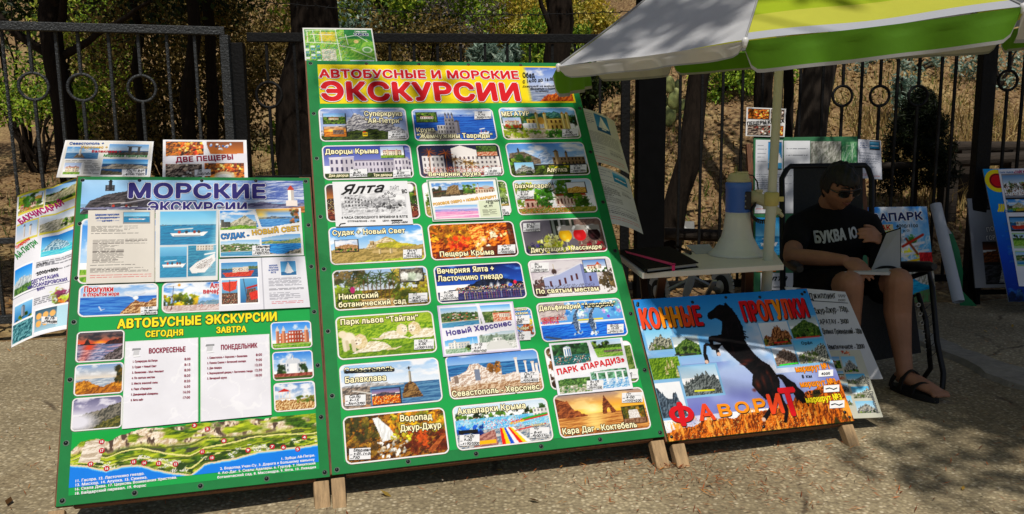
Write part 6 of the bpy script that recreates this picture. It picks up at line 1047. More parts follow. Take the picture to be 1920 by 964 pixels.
# ---- sheets
def sheet(name, bd, zk, quad, fn, z, label, cat='poster', d=.0022, curl=None, mt=None, bg='efefef', group=None):
    cs = [bd.loc(*zp(zk, q), z) for q in quad]; w = np.linalg.norm(cs[1] - cs[0]); h = np.linalg.norm(cs[3] - cs[0]); c = canvas(w, h, d, bg); fn(c)
    o = inkmesh(name, c, 0, 0, 0, 0, 0, mt or GLOSSY, None, corners=cs, zfun=curl); o.matrix_world = bd.mat(z); tag(o, label, cat, group)
    return o
def sheet_text(o, bd, zk, z, texts, tags=(), curl=None, extra=None, name='lettering'):
    T = Text(); pl = Plane(bd.O + bd.N * z, bd.X, bd.Y)
    for t in texts: letter(pl, T, zk, t[0], t[1], t[2], t[3], .0008, **t[4])
    if extra: extra(T, lambda a, b: pl.loc(*zp(zk, (a, b)), .0008), .0008)
    T.build(name, o, curl)
    for g in tags: price(pl, o, zk, *g, z=.0016, zfun=curl)
def rows(c, x0, y0, x1, y1, n, col='8a8a8e', rag=.3):
    for i in range(n):
        y = y0 + (y1 - y0) * i / max(n - 1, 1); x = x0; end = x1 if c.r.random() > rag else x0 + (x1 - x0) * c.r.uniform(.4, .95)
        while x < end: w = c.r.uniform(.03, .12); c.put((c.X > x) & (c.X < min(x + w, end)) & (np.abs(c.Y - y) < max(.5 / c.ny, .0042)), col); x += w + .014
wav = lambda a, kx, ky, p=0: (lambda X, Y: a * (np.sin(X * kx + p) * .6 + np.sin(Y * ky + X * kx * .4 + p * 2) * .4))
INKS = lambda c, b=.05, **k: dict(col=c, bold=b, **k)
def f_rules(c):
    c.a[:] = hexc('d6d0c6'); c.inset(.53, .04, .92, .18, q_inflatable, '8a8a8a'); rows(c, .13, .06, .47, .15, 3, '6a7aa0', 0); rows(c, .06, .23, .52, .3, 6, '77736e', .2); rows(c, .54, .23, .74, .28, 3, '77736e', .2); rows(c, .06, .33, .75, .33, 1, '4f4a48', 0); rows(c, .08, .42, .54, .72, 21, '807b76', .4); rows(c, .56, .41, .88, .47, 4, '807b76', .4); rows(c, .06, .755, .7, .755, 1, '4f4a48'); rows(c, .06, .8, .9, .85, 4, '807b76', .3); rows(c, .06, .89, .94, .92, 2, 'c0404a', 0); c.put(c.X > .985, 'c2bdb2')
o = sheet('rules_sheet', B1, '3', [(197, 225), (573, 222), (573, 628), (185, 640)], f_rules, .0065, 'cream sheet of small print with a tiny inflatable boat picture, under sea excursions header', 'notice', d=.002, curl=wav(.0012, 14, 9))
sheet_text(o, B1, '3', .0065, [('Морские прогулки', (236, 256), (372, 252), 11, INKS('blue_ink', .05)), ('на скоростном', (238, 273), (360, 269), 10, INKS('blue_ink', .05)), ('катере', (275, 289), (333, 286), 10, INKS('blue_ink', .05))], curl=wav(.0012, 14, 9))
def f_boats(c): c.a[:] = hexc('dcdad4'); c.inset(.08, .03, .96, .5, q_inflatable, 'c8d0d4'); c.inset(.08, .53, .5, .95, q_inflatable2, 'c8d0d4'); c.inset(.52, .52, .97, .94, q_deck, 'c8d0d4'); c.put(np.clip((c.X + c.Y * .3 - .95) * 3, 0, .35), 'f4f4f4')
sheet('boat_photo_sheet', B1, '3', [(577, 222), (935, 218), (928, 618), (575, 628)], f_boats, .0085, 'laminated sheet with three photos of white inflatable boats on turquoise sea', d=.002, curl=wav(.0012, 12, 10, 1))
def f_sudak(c):
    c.a[:] = hexc('ecebe9'); q = Cv(c.nx, c.ny, 5); m = c.mpoly([(.02, .03), (.42, .02), (.5, .44), (.02, .52)])
    def blk(x0, y0, x1, y1, fn): c.inset(x0, y0, x1, y1, fn, 'ecebe9')
    blk(.02, .04, .5, .48, q_fort); blk(.45, .02, .97, .4, q_sunbay); c.poly([(.4, 0), (.43, 0), (.52, .48), (.49, .5)], 'ecebe9'); c.poly([(0, .44), (.5, .42), (1, .3), (1, .5), (.5, .64), (0, .7)], 'ecebe9'); blk(.02, .66, .48, .98, q_town); blk(.5, .56, .97, .96, q_novy); c.poly([(0, .55), (.5, .5), (1, .36), (1, .5), (.5, .62), (0, .68)], 'ecebe9')
k_ = wav(.001, 13, 9, 2)
o = sheet('tour_poster', B1, '3', [(935, 220), (1397, 210), (1415, 478), (940, 490)], f_sudak, .007, 'small laminated poster reading СУДАК - НОВЫЙ СВЕТ with four coast photos', curl=k_)
sheet_text(o, B1, '3', .007, [('СУДАК -', (948, 387), (1108, 374), 28, INKS('skyblue', .07, out='deepblue', ow=.05)), ('НОВЫЙ СВЕТ', (1122, 364), (1395, 336), 27, INKS('gold', .06, out='brown', ow=.04))], [(1172, 448, 98, 54, ['Ежедневно', 'ПН, пт 9-00', '3200/2700'])], curl=k_)
def f_yacht(c):
    c.a[:] = hexc('dfdfe6'); c.put(np.abs(c.X - .487) < .004, 'b4b4bc'); c.inset(.03, .08, .44, .38, q_ship, 'ffffff'); c.inset(.035, .42, .21, .88, q_redsail, 'ffffff'); c.inset(.235, .4, .43, .87, q_reddeck, 'ffffff'); c.inset(.7, .09, .88, .37, lambda d: (d.grad(0, .8, '4a90c4', '7fb4d8'), d.sea(.75, 1, '2a6a94', '3a7aa4'), d.sail(.5, .78, .7)), 'ffffff'); rows(c, .55, .42, .93, .56, 7, '85858f'); rows(c, .55, .62, .95, .64, 2, '5a5a64'); rows(c, .55, .7, .9, .82, 6, '85858f', .5); rows(c, .57, .87, .93, .9, 2, 'c0404a', 0)
k_ = wav(.0014, 11, 10, 3)
o = sheet('yacht_info_sheet', B1, '3', [(935, 500), (1420, 482), (1450, 770), (935, 795)], f_yacht, .0095, 'plastic sleeve holding red yacht photos beside a typed page with a white sailboat', d=.002, curl=k_)
sheet_text(o, B1, '3', .0095, [('МОРСКИЕ', (1218, 540), (1266, 537), 8, INKS('blue_ink')), ('ПРОГУЛКИ', (1218, 553), (1270, 550), 8, INKS('blue_ink')), ('НА ПАРУСНОЙ', (1215, 566), (1272, 563), 8, INKS('blue_ink')), ('ЯХТЕ', (1228, 579), (1258, 577), 8, INKS('blue_ink'))], curl=k_)
def f_time(c): c.a[:] = hexc('e4e3ea'); c.put((c.X < .018) | (c.X > .985) | (c.Y < .012), 'cfd8cc'); c.put((np.abs(c.noise(3, 3) - .55) < .015) * .3, 'ffffff')
k_ = wav(.0008, 13, 8, 1)
o = sheet('timetable_sheet', B1, '4', [(345, 192), (672, 174), (672, 550), (330, 583)], f_time, .006, 'white timetable sheet headed ВОСКРЕСЕНЬЕ with eight tours and times', 'timetable', d=.004, curl=k_)
ST = ['1. Суперкруиз Ай-Петри', '2. Судак + Новый Свет', '3. Балаклава - Мыс Фиолент', '4. По святым местам', '5. Места женской силы', '6. Парк «Парадиз»', '7. Дельфинарий «Акварель»', '8. Ялта лайт']
tx = [('ВОСКРЕСЕНЬЕ', (450, 245), (616, 236), 22, INKS('maroon', .05))]
for i, (t, w, h) in enumerate(zip(ST, (112, 108, 142, 104, 118, 92, 122, 56), ('8:00', '8:15', '8:30', '8:20', '8:20', '6:30', '16:30', '17:00'))):
    y = 286 + i * 24.6; x = 378 - i * 1.2; tx.append((t, (x, y), (x + w, y - w * .05), 9, INKS('maroon', .05))); xr = 638 - i * .3; tx.append((h, (xr - 7 * len(h), y - 10), (xr, y - 11.5), 11, INKS('maroon', .04)))
def ic(cx, cy):
    def e(T, L, z):
        T.quad([L(cx - 18, cy + 16), L(cx + 8, cy + 14), L(cx + 12, cy - 12), L(cx - 12, cy - 12)], z, 'palegrey'); T.quad([L(cx - 22, cy - 8), L(cx + 18, cy - 12), L(cx + 18, cy - 19), L(cx - 18, cy - 17)], z + .0002, 'paper_grey'); T.quad([L(cx - 14, cy + 22), L(cx + 18, cy + 18), L(cx + 10, cy + 12), L(cx - 18, cy + 14)], z + .0004, 'ink_white')
    return e
sheet_text(o, B1, '4', .006, tx, curl=k_, extra=ic(397, 240))
o = sheet('timetable_sheet', B1, '4', [(682, 174), (990, 158), (1000, 520), (682, 550)], f_time, .006, 'white timetable sheet headed ПОНЕДЕЛЬНИК with five tours and times', 'timetable', d=.004, curl=k_)
tx = [('ПОНЕДЕЛЬНИК', (773, 229), (937, 219), 21, INKS('maroon', .05))]
for i, (t, w, h) in enumerate(zip(['1. Севастополь + Херсонес + Балаклава', '2. Поляна Сказок + Ялтинский зоопарк', '3. Две пещеры', '4. Воронцовский дворец + Ласточкино гнездо', '5. Вечерний круиз'], (180, 174, 66, 204, 88), ('8:00', '9:00', '12:30', '12:30', '18:00'))):
    y = 270 + i * 23; tx.append((t, (712, y), (712 + w, y - w * .055), 9, INKS('maroon', .05))); tx.append((h, (958 - 7 * len(h), y - 13), (958, y - 15), 11, INKS('maroon', .04)))
sheet_text(o, B1, '4', .006, tx, curl=k_, extra=ic(726, 222))

# papers over the tall board
k_ = wav(.0012, 10, 12, 1)
o = sheet('tour_poster', B2, '6', [(118, 40), (620, 32), (660, 322), (142, 340)], lambda c: (c.put(c.Y > -1, 'e6e6e8'), c.inset(.1, .22, .94, .76, q_yalta, 'd8d8da')), .007, 'black and white sheet headed Ялта with a drawn palace and street lamp', curl=k_)
sheet_text(o, B2, '6', .007, [('Ялта', (172, 125), (462, 105), 62, INKS('ink_black', .04, slant=.45)), ('ЛАЙТ', (503, 92), (568, 90), 24, INKS('paper_grey', .02)), ('ВС', (585, 115), (622, 112), 24, INKS('ink_black', .05)), ('4 ЧАСА СВОБОДНОГО ВРЕМЕНИ В ЯЛТЕ', (180, 288), (625, 278), 15, INKS('ink_black', .05)), ('ОТПРАВЛЕНИЕ - 17:00', (220, 310), (408, 306), 10, INKS('ink_black', .05)), ('ЦЕНА -', (455, 305), (508, 303), 10, INKS('ink_black', .05)), ('2000/1600', (514, 318), (622, 314), 12, INKS('ink_black', .04, slant=.3, jit=.15))], curl=k_,
           extra=lambda T, L, z: [T.stroke([L(515, 298), L(585, 296)], .006, z, 'ink_black'), T.stroke([L(165, 335), L(175, 322), L(205, 318)], .004, z + .0003, 'ink_black')])
def f_pink(c):
    c.a[:] = hexc('e6e8e2'); c.put((c.X < .03) | (c.X > .97) | (c.Y < .05) | (c.Y > .95), '2c6a4c'); c.put((c.X < .012) | (c.X > .988) | (c.Y < .02) | (c.Y > .98), 'e0e4dc'); c.inset(.06, .09, .5, .46, q_oldfort, 'e6e8e2'); c.inset(.49, .09, .94, .42, q_mosque, 'e6e8e2'); c.poly([(.03, .44), (.5, .4), (.97, .33), (.97, .5), (.5, .58), (.03, .64)], 'f0f0ee'); c.inset(.06, .64, .66, .94, q_pinklake, 'e6e8e2'); c.poly([(.03, .6), (.68, .53), (.68, .58), (.03, .66)], 'f0f0ee'); c.rect(.68, .55, .96, .93, 'd4dcc0'); rows(c, .72, .76, .92, .88, 6, '6a6a5a', .4)
o = sheet('tour_poster', B2, '6', [(748, 25), (1220, 12), (1265, 290), (790, 305)], f_pink, .0075, 'green edged poster showing a pink lake and an old stone fort', curl=k_)
sheet_text(o, B2, '6', .0075, [('РОЗОВОЕ ОЗЕРО + НОВЫЙ МАРШРУТ', (795, 198), (1220, 145), 17, INKS('gold', .06, out='orange', ow=.03)), ('3500/3200', (1145, 178), (1240, 170), 13, INKS('ink_black', .04, slant=.2, jit=.15)), ('7-30', (1160, 190), (1198, 186), 11, INKS('ink_black', .04, jit=.15)), ('ЧТ, ПТ', (1135, 212), (1195, 206), 13, INKS('ink_black', .05, jit=.1))], curl=k_)
def f_cherson(c): c.a[:] = hexc('cfc4e0'); c.put((c.X > .02) & (c.X < .98) & (c.Y > .03) & (c.Y < .97), 'eceaf2'); c.inset(.04, .07, .52, .46, q_town, 'eceaf2'); c.inset(.54, .06, .95, .42, q_town2, 'eceaf2'); c.poly([(.5, 0), (.54, 0), (.6, .46), (.56, .46)], 'eceaf2'); c.inset(.05, .66, .47, .95, q_temple, 'eceaf2'); c.inset(.49, .6, .96, .94, q_square, 'eceaf2'); c.poly([(.02, .46), (.5, .42), (.98, .38), (.98, .56), (.5, .64), (.02, .7)], 'eceaf2')
k2 = wav(.0014, 11, 11, 2)
o = sheet('tour_poster', B2, '8', [(622, 38), (1025, 15), (1068, 273), (655, 310)], f_cherson, .0072, 'lilac edged poster reading Новый Херсонес with four town views', curl=k2)
sheet_text(o, B2, '8', .0072, [('Новый Херсонес', (672, 198), (1022, 140), 27, INKS('violet', .06))], [(845, 262, 82, 50, ['ПН Сб', '8-00', '4500/4000'])], curl=k2)
def f_parad(c): c.a[:] = hexc('e8e8f2'); c.inset(.03, .05, .52, .45, q_pond, 'e8e8f2'); c.inset(.55, .03, .97, .36, q_lawn, 'e8e8f2'); c.poly([(.5, 0), (.55, 0), (.62, .4), (.56, .42)], 'e8e8f2'); c.inset(.04, .7, .46, .97, q_rockgarden, 'e8e8f2'); c.inset(.48, .6, .97, .95, q_terrace, 'e8e8f2'); c.poly([(0, .46), (.5, .42), (1, .35), (1, .56), (.5, .62), (0, .73)], 'efeff4')
o = sheet('tour_poster', B2, '8', [(1217, 238), (1605, 207), (1665, 478), (1265, 515)], f_parad, .0075, 'poster reading ПАРК «ПАРАДИЗ» in red with a pond and white columns', curl=k2)
sheet_text(o, B2, '8', .0075, [('ПАРК «ПАРАДИЗ»', (1263, 405), (1622, 334), 30, INKS('red', .06))], [(1462, 458, 88, 48, ['Вс Сб', '8-00', '3500/3200'])], curl=k2)

# papers sticking up behind the boards
k3 = wav(.002, 9, 7, 1)
def f_sev(c): c.a[:] = hexc('e2dfd6'); c.put((c.X < .02) | (c.X > .98) | (c.Y < .03), 'f2f2f2'); c.inset(.05, .18, .4, .52, lambda d: (d.grad(0, .5, '5a94cc', 'b8d0e4'), d.clouds(.5, .5), d.sea(.5, 1, '3a6a94', '5a8aac'), d.poly([(.25, .9), (.35, .6), (.5, .6), (.6, .9)], '5a4a3a', '8a7a64'), d.tower(.42, .2, .7, .03, 'd8d0c4', 'a8a094', .05)), 'f2f2f2'); c.inset(.5, .1, .95, .4, lambda d: (d.grad(0, .6, '6a9cd0', 'c8d4e0'), d.sea(.6, 1, '2a4a6a', '4a6a84'), d.ridge([(0, .75), (1, .7)], '3a3a34', '6a6454'), [d.rect(x, .25, x + .07, .8, '4a4a4a') for x in (.5, .72)], d.rect(.46, .2, .82, .27, '5a5a5a')), 'f2f2f2'); c.inset(.06, .62, .24, .92, p_palace, 'f2f2f2'); rows(c, .06, .56, .34, .6, 2, '77736e', .2); rows(c, .27, .64, .44, .9, 9, '77736e', .3); c.inset(.46, .52, .96, .94, lambda d: (d.grad(0, .35, '4a98e0', 'a8d4f4'), d.sea(.3, 1, '1f4a70', '2f6a94'), d.ridge([(0, .5), (.3, .3), (.7, .32), (1, .45)], '7a7468', 'c8c0b0', y1=.62), d.ridge([(0, .7), (.4, .8), (.6, .95), (.7, 1.1)], '3a3a30', '6a6450')), 'f2f2f2')
SERIF = lambda c: dict(col=c, bold=.06, slant=.2)
o = sheet('tour_poster', B1, '1', [(358, 768), (842, 775), (822, 972), (308, 972)], f_sev, -.03, 'laminated poster reading Севастополь and Балаклава, standing above the sea excursions board', curl=k3)
sheet_text(o, B1, '1', -.03, [('Севастополь +', (378, 792), (570, 792), 13, SERIF('blue_ink')), ('Херсонес +', (440, 813), (590, 813), 13, SERIF('gold')), ('Балаклава +', (500, 835), (665, 837), 13, SERIF('crimson')), ('Морская прогулка', (565, 859), (806, 861), 13, SERIF('green_ink'))], [(732, 945, 128, 36, ['Пн,Чт 8-00', '4500/4000'])], curl=k3)
def f_caves2(c): c.a[:] = hexc('e4e2e6'); c.put((c.X < .025) | (c.X > .975) | (c.Y < .03), 'f2f2f4'); c.inset(.04, .06, .48, .48, p_cave, 'f0f0f2'); c.inset(.52, .06, .96, .38, lambda d: (d.grad(0, 1, '7a4a24', 'c87a2c'), d.blobs(.1, .2, .7, .6, 20, .1, ['5a7ab0', '8aa8d8', 'e8e8f0', '3a4a6a'])), 'f0f0f2'); c.poly([(.45, 0), (.49, 0), (.56, .4), (.52, .4)], 'eeeef0'); c.inset(.04, .64, .46, 1, p_cave2, 'f0f0f2'); c.inset(.49, .62, .96, 1, lambda d: (p_cave(d), d.ell(.5, .9, .3, .4, 'd8c8b0'), d.ell(.5, .9, .2, .2, 'f0ece4')), 'f0f0f2'); c.poly([(0, .44), (1, .36), (1, .58), (0, .64)], 'e4e2ea')
o = sheet('tour_poster', B1, '1', [(893, 765), (1350, 768), (1358, 974), (890, 974)], f_caves2, -.03, 'laminated poster reading ДВЕ ПЕЩЕРЫ between orange cave photos', curl=k3)
sheet_text(o, B1, '1', -.03, [('ДВЕ ПЕЩЕРЫ', (962, 888), (1282, 872), 27, INKS('maroon', .06))], [(1110, 945, 88, 36, ['Пн', '2000/1800'])], curl=k3)
o = sheet('park_map', B2, 'h', [(215, 168), (632, 170), (664, 372), (232, 378)], lambda c: (q_minimap(c), c.put((c.X < .02) | (c.X > .98) | (c.Y < .04), 'dcdcd8')), -.02, 'small green plan of a park standing on the tall board', 'map', curl=k3)
sheet_text(o, B2, 'h', -.02, [('СХЕМА ПАРКА', (528, 194), (600, 194), 8, INKS('ink_white', .03)), ('ТАЙГАН', (524, 214), (612, 214), 13, INKS('deepblue', .1, out='ink_white', ow=.09))], curl=k3)
# sheets hanging off the right edge of the tall board, bending back
def f_yachtinfo(c): c.a[:] = hexc('cdccc6'); c.inset(.36, .05, .74, .38, lambda d: (d.grad(0, .8, '3a78a8', '5a98c0'), d.sea(.75, 1, '2a5a80', '3a6a90'), d.sail(.5, .78, .7)), 'cdccc6'); rows(c, .06, .08, .3, .26, 6, '6a7088', .1); rows(c, .06, .42, .92, .62, 10, '77777c', .2); rows(c, .06, .68, .5, .8, 4, '77777c', .5); rows(c, .55, .7, .92, .78, 4, '77777c', .5); rows(c, .1, .88, .9, .92, 2, 'c04048', 0)
edge = B2.w
kb = lambda X, Y: -np.clip(X - edge + .02, 0, 1) ** 2 * 1.6
sheet('info_sheet', B2, 'a', [(195, 588), (405, 625), (490, 915), (270, 884)], f_yachtinfo, -.004, 'white page with a sailing yacht picture, bending off the tall board edge', 'notice', curl=kb)
def f_ruleinfo(c): c.a[:] = hexc('d2d2d0'); c.inset(.48, .05, .88, .22, q_inflatable2, 'd2d2d0'); rows(c, .08, .06, .42, .16, 3, '6a7088', .1); rows(c, .08, .25, .92, .3, 2, '6a6a70'); rows(c, .08, .34, .55, .62, 16, '80807f', .4); rows(c, .62, .36, .9, .42, 4, '80807f', .4); rows(c, .08, .68, .9, .8, 5, '77777c', .3); rows(c, .1, .86, .92, .9, 2, 'c04048', 0)
kb2 = lambda X, Y: -np.clip(X - edge + .02, 0, 1) ** 2 * 1.9
sheet('info_sheet', B2, 'c', [(80, 310), (258, 340), (327, 592), (150, 576)], f_ruleinfo, -.006, 'page of small print with a white boat, hanging below the yacht page', 'notice', curl=kb2)
# curled poster off the left edge of the left board
P_R = [B1.wpt(*B1.loc(*p), -.02) for p in ((146, 331), (131, 616))]
dl = np.linalg.norm(P_R[0] - CE), np.linalg.norm(P_R[1] - CE)
def along(px, d): r_ = ray(*px); return CE + r_ / np.linalg.norm(r_) * d
P_L = [along((40, 375), dl[0] * 1.02), along((21, 652), dl[1] * 1.02)]
PB = Plane(P_L[1], P_R[1] - P_L[1], P_L[0] - P_L[1])
_x1 = np.linalg.norm(P_R[1] - P_L[1]); kq = lambda X, Y: .035 * np.sin(np.clip(X / _x1, 0, 1) * math.pi) * (.6 + .4 * Y)
def f_bakh(c):
    c.a[:] = hexc('e9e8ee'); c.put((c.X > .96) & (c.Y < .35), 'd8cc3a'); c.put(c.Y < .012, 'd8cc3a')
    c.inset(.04, .02, .44, .14, q_khan, 'd8cc5a'); c.inset(.47, .015, .97, .135, lambda d: (p_green(d), d.ridge([(0, .5), (1, .3)], '8a8a6a', 'c8c0a0', y1=.8)), 'd8cc5a'); c.inset(.03, .225, .38, .335, lambda d: (d.grad(0, 1, 'a0c0e0', 'e8e8f0'), d.tower(.4, .2, .9, .05, 'e0d0c0', '6a6a74', .15), d.tower(.7, .3, .9, .05, 'e0d0c0', '6a6a74', .15)), 'd8cc5a'); c.inset(.42, .22, .97, .33, lambda d: (d.grad(0, .5, 'c8d8e8', 'e8ecf0'), d.ridge([(0, .5), (.4, .3), (1, .5)], '8a8a74', 'd8d0bc'), d.forest(.6, .4, 1, .9, n=14)), 'd8cc5a')
    c.inset(.46, .365, .98, .5, lambda d: (d.grad(0, .6, '2f8ad8', '8ac8f0'), d.sea(.6, 1, '3ab0d0', '8ae0e0'), d.poly([(.0, .75), (.3, .3), (.45, .2), (.8, .5), (.9, .75)], '4a7a94', 'd0e8f0')), 'ffffff'); c.inset(.03, .52, .35, .69, lambda d: (d.grad(0, .7, '2f8ae0', '9fd0f4'), d.ridge([(0, .6), (.3, .4), (.6, .38), (1, .5)], '9aa4a8', 'd8e0e0', 20, 14, .2), d.ridge([(0, .75), (1, .7)], '3a5a34', '7a9a5a')), 'ffffff')
    rows(c, .4, .53, .95, .56, 4, '8a8a90', .2); rows(c, .4, .6, .95, .605, 1, '8a8a90', .2); c.put(np.abs(c.Y - .7) < .0018, '4a4a70'); rows(c, .4, .765, .8, .8, 4, '8a8a90', .3); c.blobs(.78, .76, .96, .82, 14, .04, ['7a9a2a', 'e88a2a', '6a2a4a', 'a8c04a', 'ffffff']); c.inset(.05, .76, .38, .86, lambda d: (d.grad(0, 1, '8ac0e8', '3a7ab0'), d.forest(0, .6, 1, 1, n=12), d.tower(.5, .2, .8, .1, '8a94a0', '5a646e')), 'ffffff')
    c.inset(.03, .87, .4, .985, lambda d: d.put(d.Y > -1, d.mixn('24505a', '7fb4b8', 12, 10)), 'ffffff'); c.inset(.44, .845, .98, .975, lambda d: (d.grad(0, 1, '3a5a6a', 'a8c8d8'), [d.ell(.12 + .2 * i, .3 + .35 * j, .09, .16, 'e8b06a', .15) or d for i in range(3) for j in range(2)], d.rect(.62, 0, 1, 1, 'b8dcec')), 'ffffff')
cb = canvas(_x1, np.linalg.norm(P_L[0] - P_L[1]), .0022); f_bakh(cb)
o = inkmesh('tour_poster', cb, 0, 0, 0, 0, 0, GLOSSY, None, corners=[PB.loc(40, 375), PB.loc(146, 331), PB.loc(131, 616), PB.loc(21, 652)], zfun=kq); o.matrix_world = PB.mat(); tag(o, 'long curled laminated poster headed БАХЧИСАРАЙ bending off the left board edge', 'poster')
sheet_text(o, PB, '2', 0, [('БАХЧИСАРАЙ', (106, 432), (279, 326), 26, INKS('magenta', .05, slant=-.1)), ('Суперкруиз', (84, 532), (146, 494), 13, INKS('orangered', .05)), ('Ай-Петри', (88, 578), (178, 508), 28, INKS('green_ink', .03, slant=.1)), ('чт, вс', (176, 606), (212, 590), 10, INKS('ink_black', .04, jit=.15)), ('5000/4800', (172, 648), (254, 616), 14, INKS('ink_black', .04, slant=.2, jit=.12)), ('ДЕГУСТАЦИЯ', (150, 684), (258, 642), 14, INKS('violet', .05)), ('МАССАНДРОВСКИХ', (134, 708), (292, 655), 14, INKS('violet', .05)), ('ВИН', (174, 714), (206, 701), 13, INKS('violet', .05))], [(222, 835, 62, 30, ['Вт, Пт', '1700/1500'])], curl=kq)

# ---- horse board
R3 = empty('horse_riding_signboard', B3.mat(), label='low blue board advertising horse rides with a rearing black horse', cat='signboard')
def uv(k, p): q = B3.loc(*zp(k, p)); return q[0] / B3.w, 1 - q[1] / B3.h
def f_horse(c):
    q_horsebg(c); E = lambda pts: [uv('e', p) for p in pts]
    def ins(quad, fn): q = E(quad); c.inset(max((q[0][0] + q[3][0]) / 2, .004), (q[0][1] + q[1][1]) / 2, (q[1][0] + q[2][0]) / 2, (q[2][1] + q[3][1]) / 2, fn, '8ab4d8')
    ins([(80, 232), (218, 222), (218, 325), (92, 335)], q_stack); ins([(218, 268), (332, 262), (355, 355), (225, 362)], q_greenhill); ins([(92, 370), (245, 362), (258, 465), (118, 478)], q_valley); ins([(245, 410), (422, 405), (460, 540), (275, 555)], q_greyrock); ins([(122, 495), (255, 485), (285, 650), (165, 665)], q_climb)
    ins([(635, 200), (775, 190), (800, 305), (660, 315)], q_redrocks); ins([(775, 178), (910, 168), (940, 262), (800, 278)], q_greenhill); ins([(695, 320), (810, 312), (835, 400), (720, 410)], q_brownrock); ins([(800, 285), (948, 272), (978, 385), (832, 400)], q_eagle)
    hair = '0a090c'; r = random.Random(4)
    for i in range(34):
        t = i / 34; x, y = 478 + 92 * t, 105 + 165 * t ** 1.2; a, b = uv('e', (x - 14, y)); a2, b2 = uv('e', (x + r.uniform(-2, 16), y + r.uniform(8, 26))); c.line(a, b, a2, b2, .006, hair)
    for i in range(40):
        t = r.random(); x0, y0 = 735 + 75 * t, 458 + 40 * t; x1, y1 = 790 + 80 * t + r.uniform(-25, 20), 500 + 75 * t + r.uniform(-14, 30); a, b = uv('e', (x0, y0)); a2, b2 = uv('e', (x1, y1)); c.line(a, b, a2, b2, .007, hair)
    for pts in ([(470, 98), (462, 112), (440, 108), (425, 116), (412, 130), (383, 150), (380, 164), (386, 178), (400, 183), (412, 178), (424, 176), (440, 184), (452, 192), (452, 225), (447, 260), (440, 290), (462, 322), (496, 356), (530, 386), (568, 416), (602, 448), (598, 500), (630, 540), (665, 572), (700, 565), (722, 562), (735, 520), (734, 480), (722, 455), (705, 430), (684, 402), (645, 380), (612, 350), (582, 312), (562, 278), (560, 250), (552, 215), (540, 188), (525, 162), (505, 135), (484, 115)],
        [(450, 255), (405, 260), (388, 266), (386, 282), (398, 312), (420, 332), (428, 358), (445, 358), (440, 332), (412, 302), (410, 288), (455, 300)], [(456, 300), (430, 332), (405, 330), (392, 312), (378, 310), (377, 345), (386, 370), (391, 394), (372, 398), (366, 376), (360, 345), (362, 308), (372, 294), (398, 300), (420, 304)],
        [(640, 535), (688, 578), (684, 608), (662, 640), (644, 668), (670, 674), (692, 632), (708, 598), (706, 560)], [(690, 545), (736, 515), (752, 570), (774, 610), (775, 645), (770, 684), (752, 684), (758, 640), (752, 612), (718, 575)], [(712, 448), (748, 448), (790, 480), (835, 530), (862, 575), (845, 588), (810, 560), (790, 520), (765, 490), (735, 470)]):
        c.put(c.mpoly(E(pts)), c.mixn('08080b', '1c1416', 20, 20))
    for x, y, rx, ry, k in ((575, 382, 46, 12, '4a221a'), (560, 398, 30, 9, '5a2a1e'), (628, 500, 20, 34, '5c2a1c'), (655, 480, 14, 44, '4a2218'), (690, 470, 9, 50, '3c1c16'), (505, 325, 8, 40, '2e1a1a'), (478, 240, 6, 50, '26202a'), (535, 215, 5, 40, '2a242c'), (672, 440, 9, 16, '5a2a1e'), (610, 525, 16, 12, '6a3222'), (700, 545, 8, 18, '3a1c16')):
        a, b = uv('e', (x, y)); c.ell(a, b, rx / 960, ry / 640, k, 1)
    for p in ((378, 388), (437, 350), (656, 668)): a, b = uv('e', p); c.ell(a, b, .012, .016, 'd8b8a8')
    for a, b, k in (((322, 530), (418, 524), 'd8d82a'), ((735, 405), (825, 392), '3ad04a'), ((815, 272), (932, 262), 'd04a3a'), ((710, 295), (775, 289), 'c83a2a'), ((225, 355), (330, 347), '3a3a3a')):
        n_ = 9
        for i in range(n_): x0 = a[0] + (b[0] - a[0]) * i / n_; y0 = a[1] + (b[1] - a[1]) * i / n_; u0 = uv('e', (x0, y0)); u1 = uv('e', (x0 + (b[0] - a[0]) / n_ * .6, y0 - 1)); c.line(*u0, *u1, .007, k)
ch = canvas(B3.w, B3.h, .0022); f_horse(ch)
board_body(B3, R3, B3.w, B3.h, [(.04, .05), (B3.w - .028, .048)], mat('horse_panel', '3f86c4', .4, .1, 8), .004, sc=(3, 2))
ho = inkmesh('horse_print', ch, .0, .0, B3.w, B3.h, .0012, VINYL, R3)
mm = MB()
for p in ((308, 97), (637, 72), (843, 57), (40, 112), (1052, 634)):
    x, y = B3.loc(*zp('e', p)); mm.lathe([(.007, .0016), (.0065, .003), (.004, .0042), (.0, .0046)], 12, 0, (x, y, 0))
mm.build('screw_heads', SCREW, R3)
T = Text()
def word(t, a, b, c0, c1, cols, bold=.05, out=None):
    n = len(t); w = [glyph(ch_)[2] for ch_ in t]; tot = sum(w); x = 0
    for i, ch_ in enumerate(t):
        s0, s1 = x / tot, (x + w[i] * .97) / tot; x += w[i]; p = (a[0] + (b[0] - a[0]) * s0, a[1] + (b[1] - a[1]) * s0); q = (a[0] + (b[0] - a[0]) * s1, a[1] + (b[1] - a[1]) * s1); cp = c0 + (c1 - c0) * i / (n - 1)
        letter(B3, T, 'e', ch_, (p[0] + 4, p[1] + 4), (q[0] + 4, q[1] + 4), cp, .002, col='brown', bold=bold + .02); letter(B3, T, 'e', ch_, p, q, cp, .0026, col=cols[i % len(cols)], bold=bold)
word('КОННЫЕ', (62, 224), (368, 206), 96, 95, ['orangered', 'orangered', 'orange', 'orange', 'orangered', 'red'])
word('ПРОГУЛКИ', (562, 190), (886, 165), 97, 90, ['red', 'red', 'orangered', 'orangered', 'orange', 'orangered', 'red', 'red'])
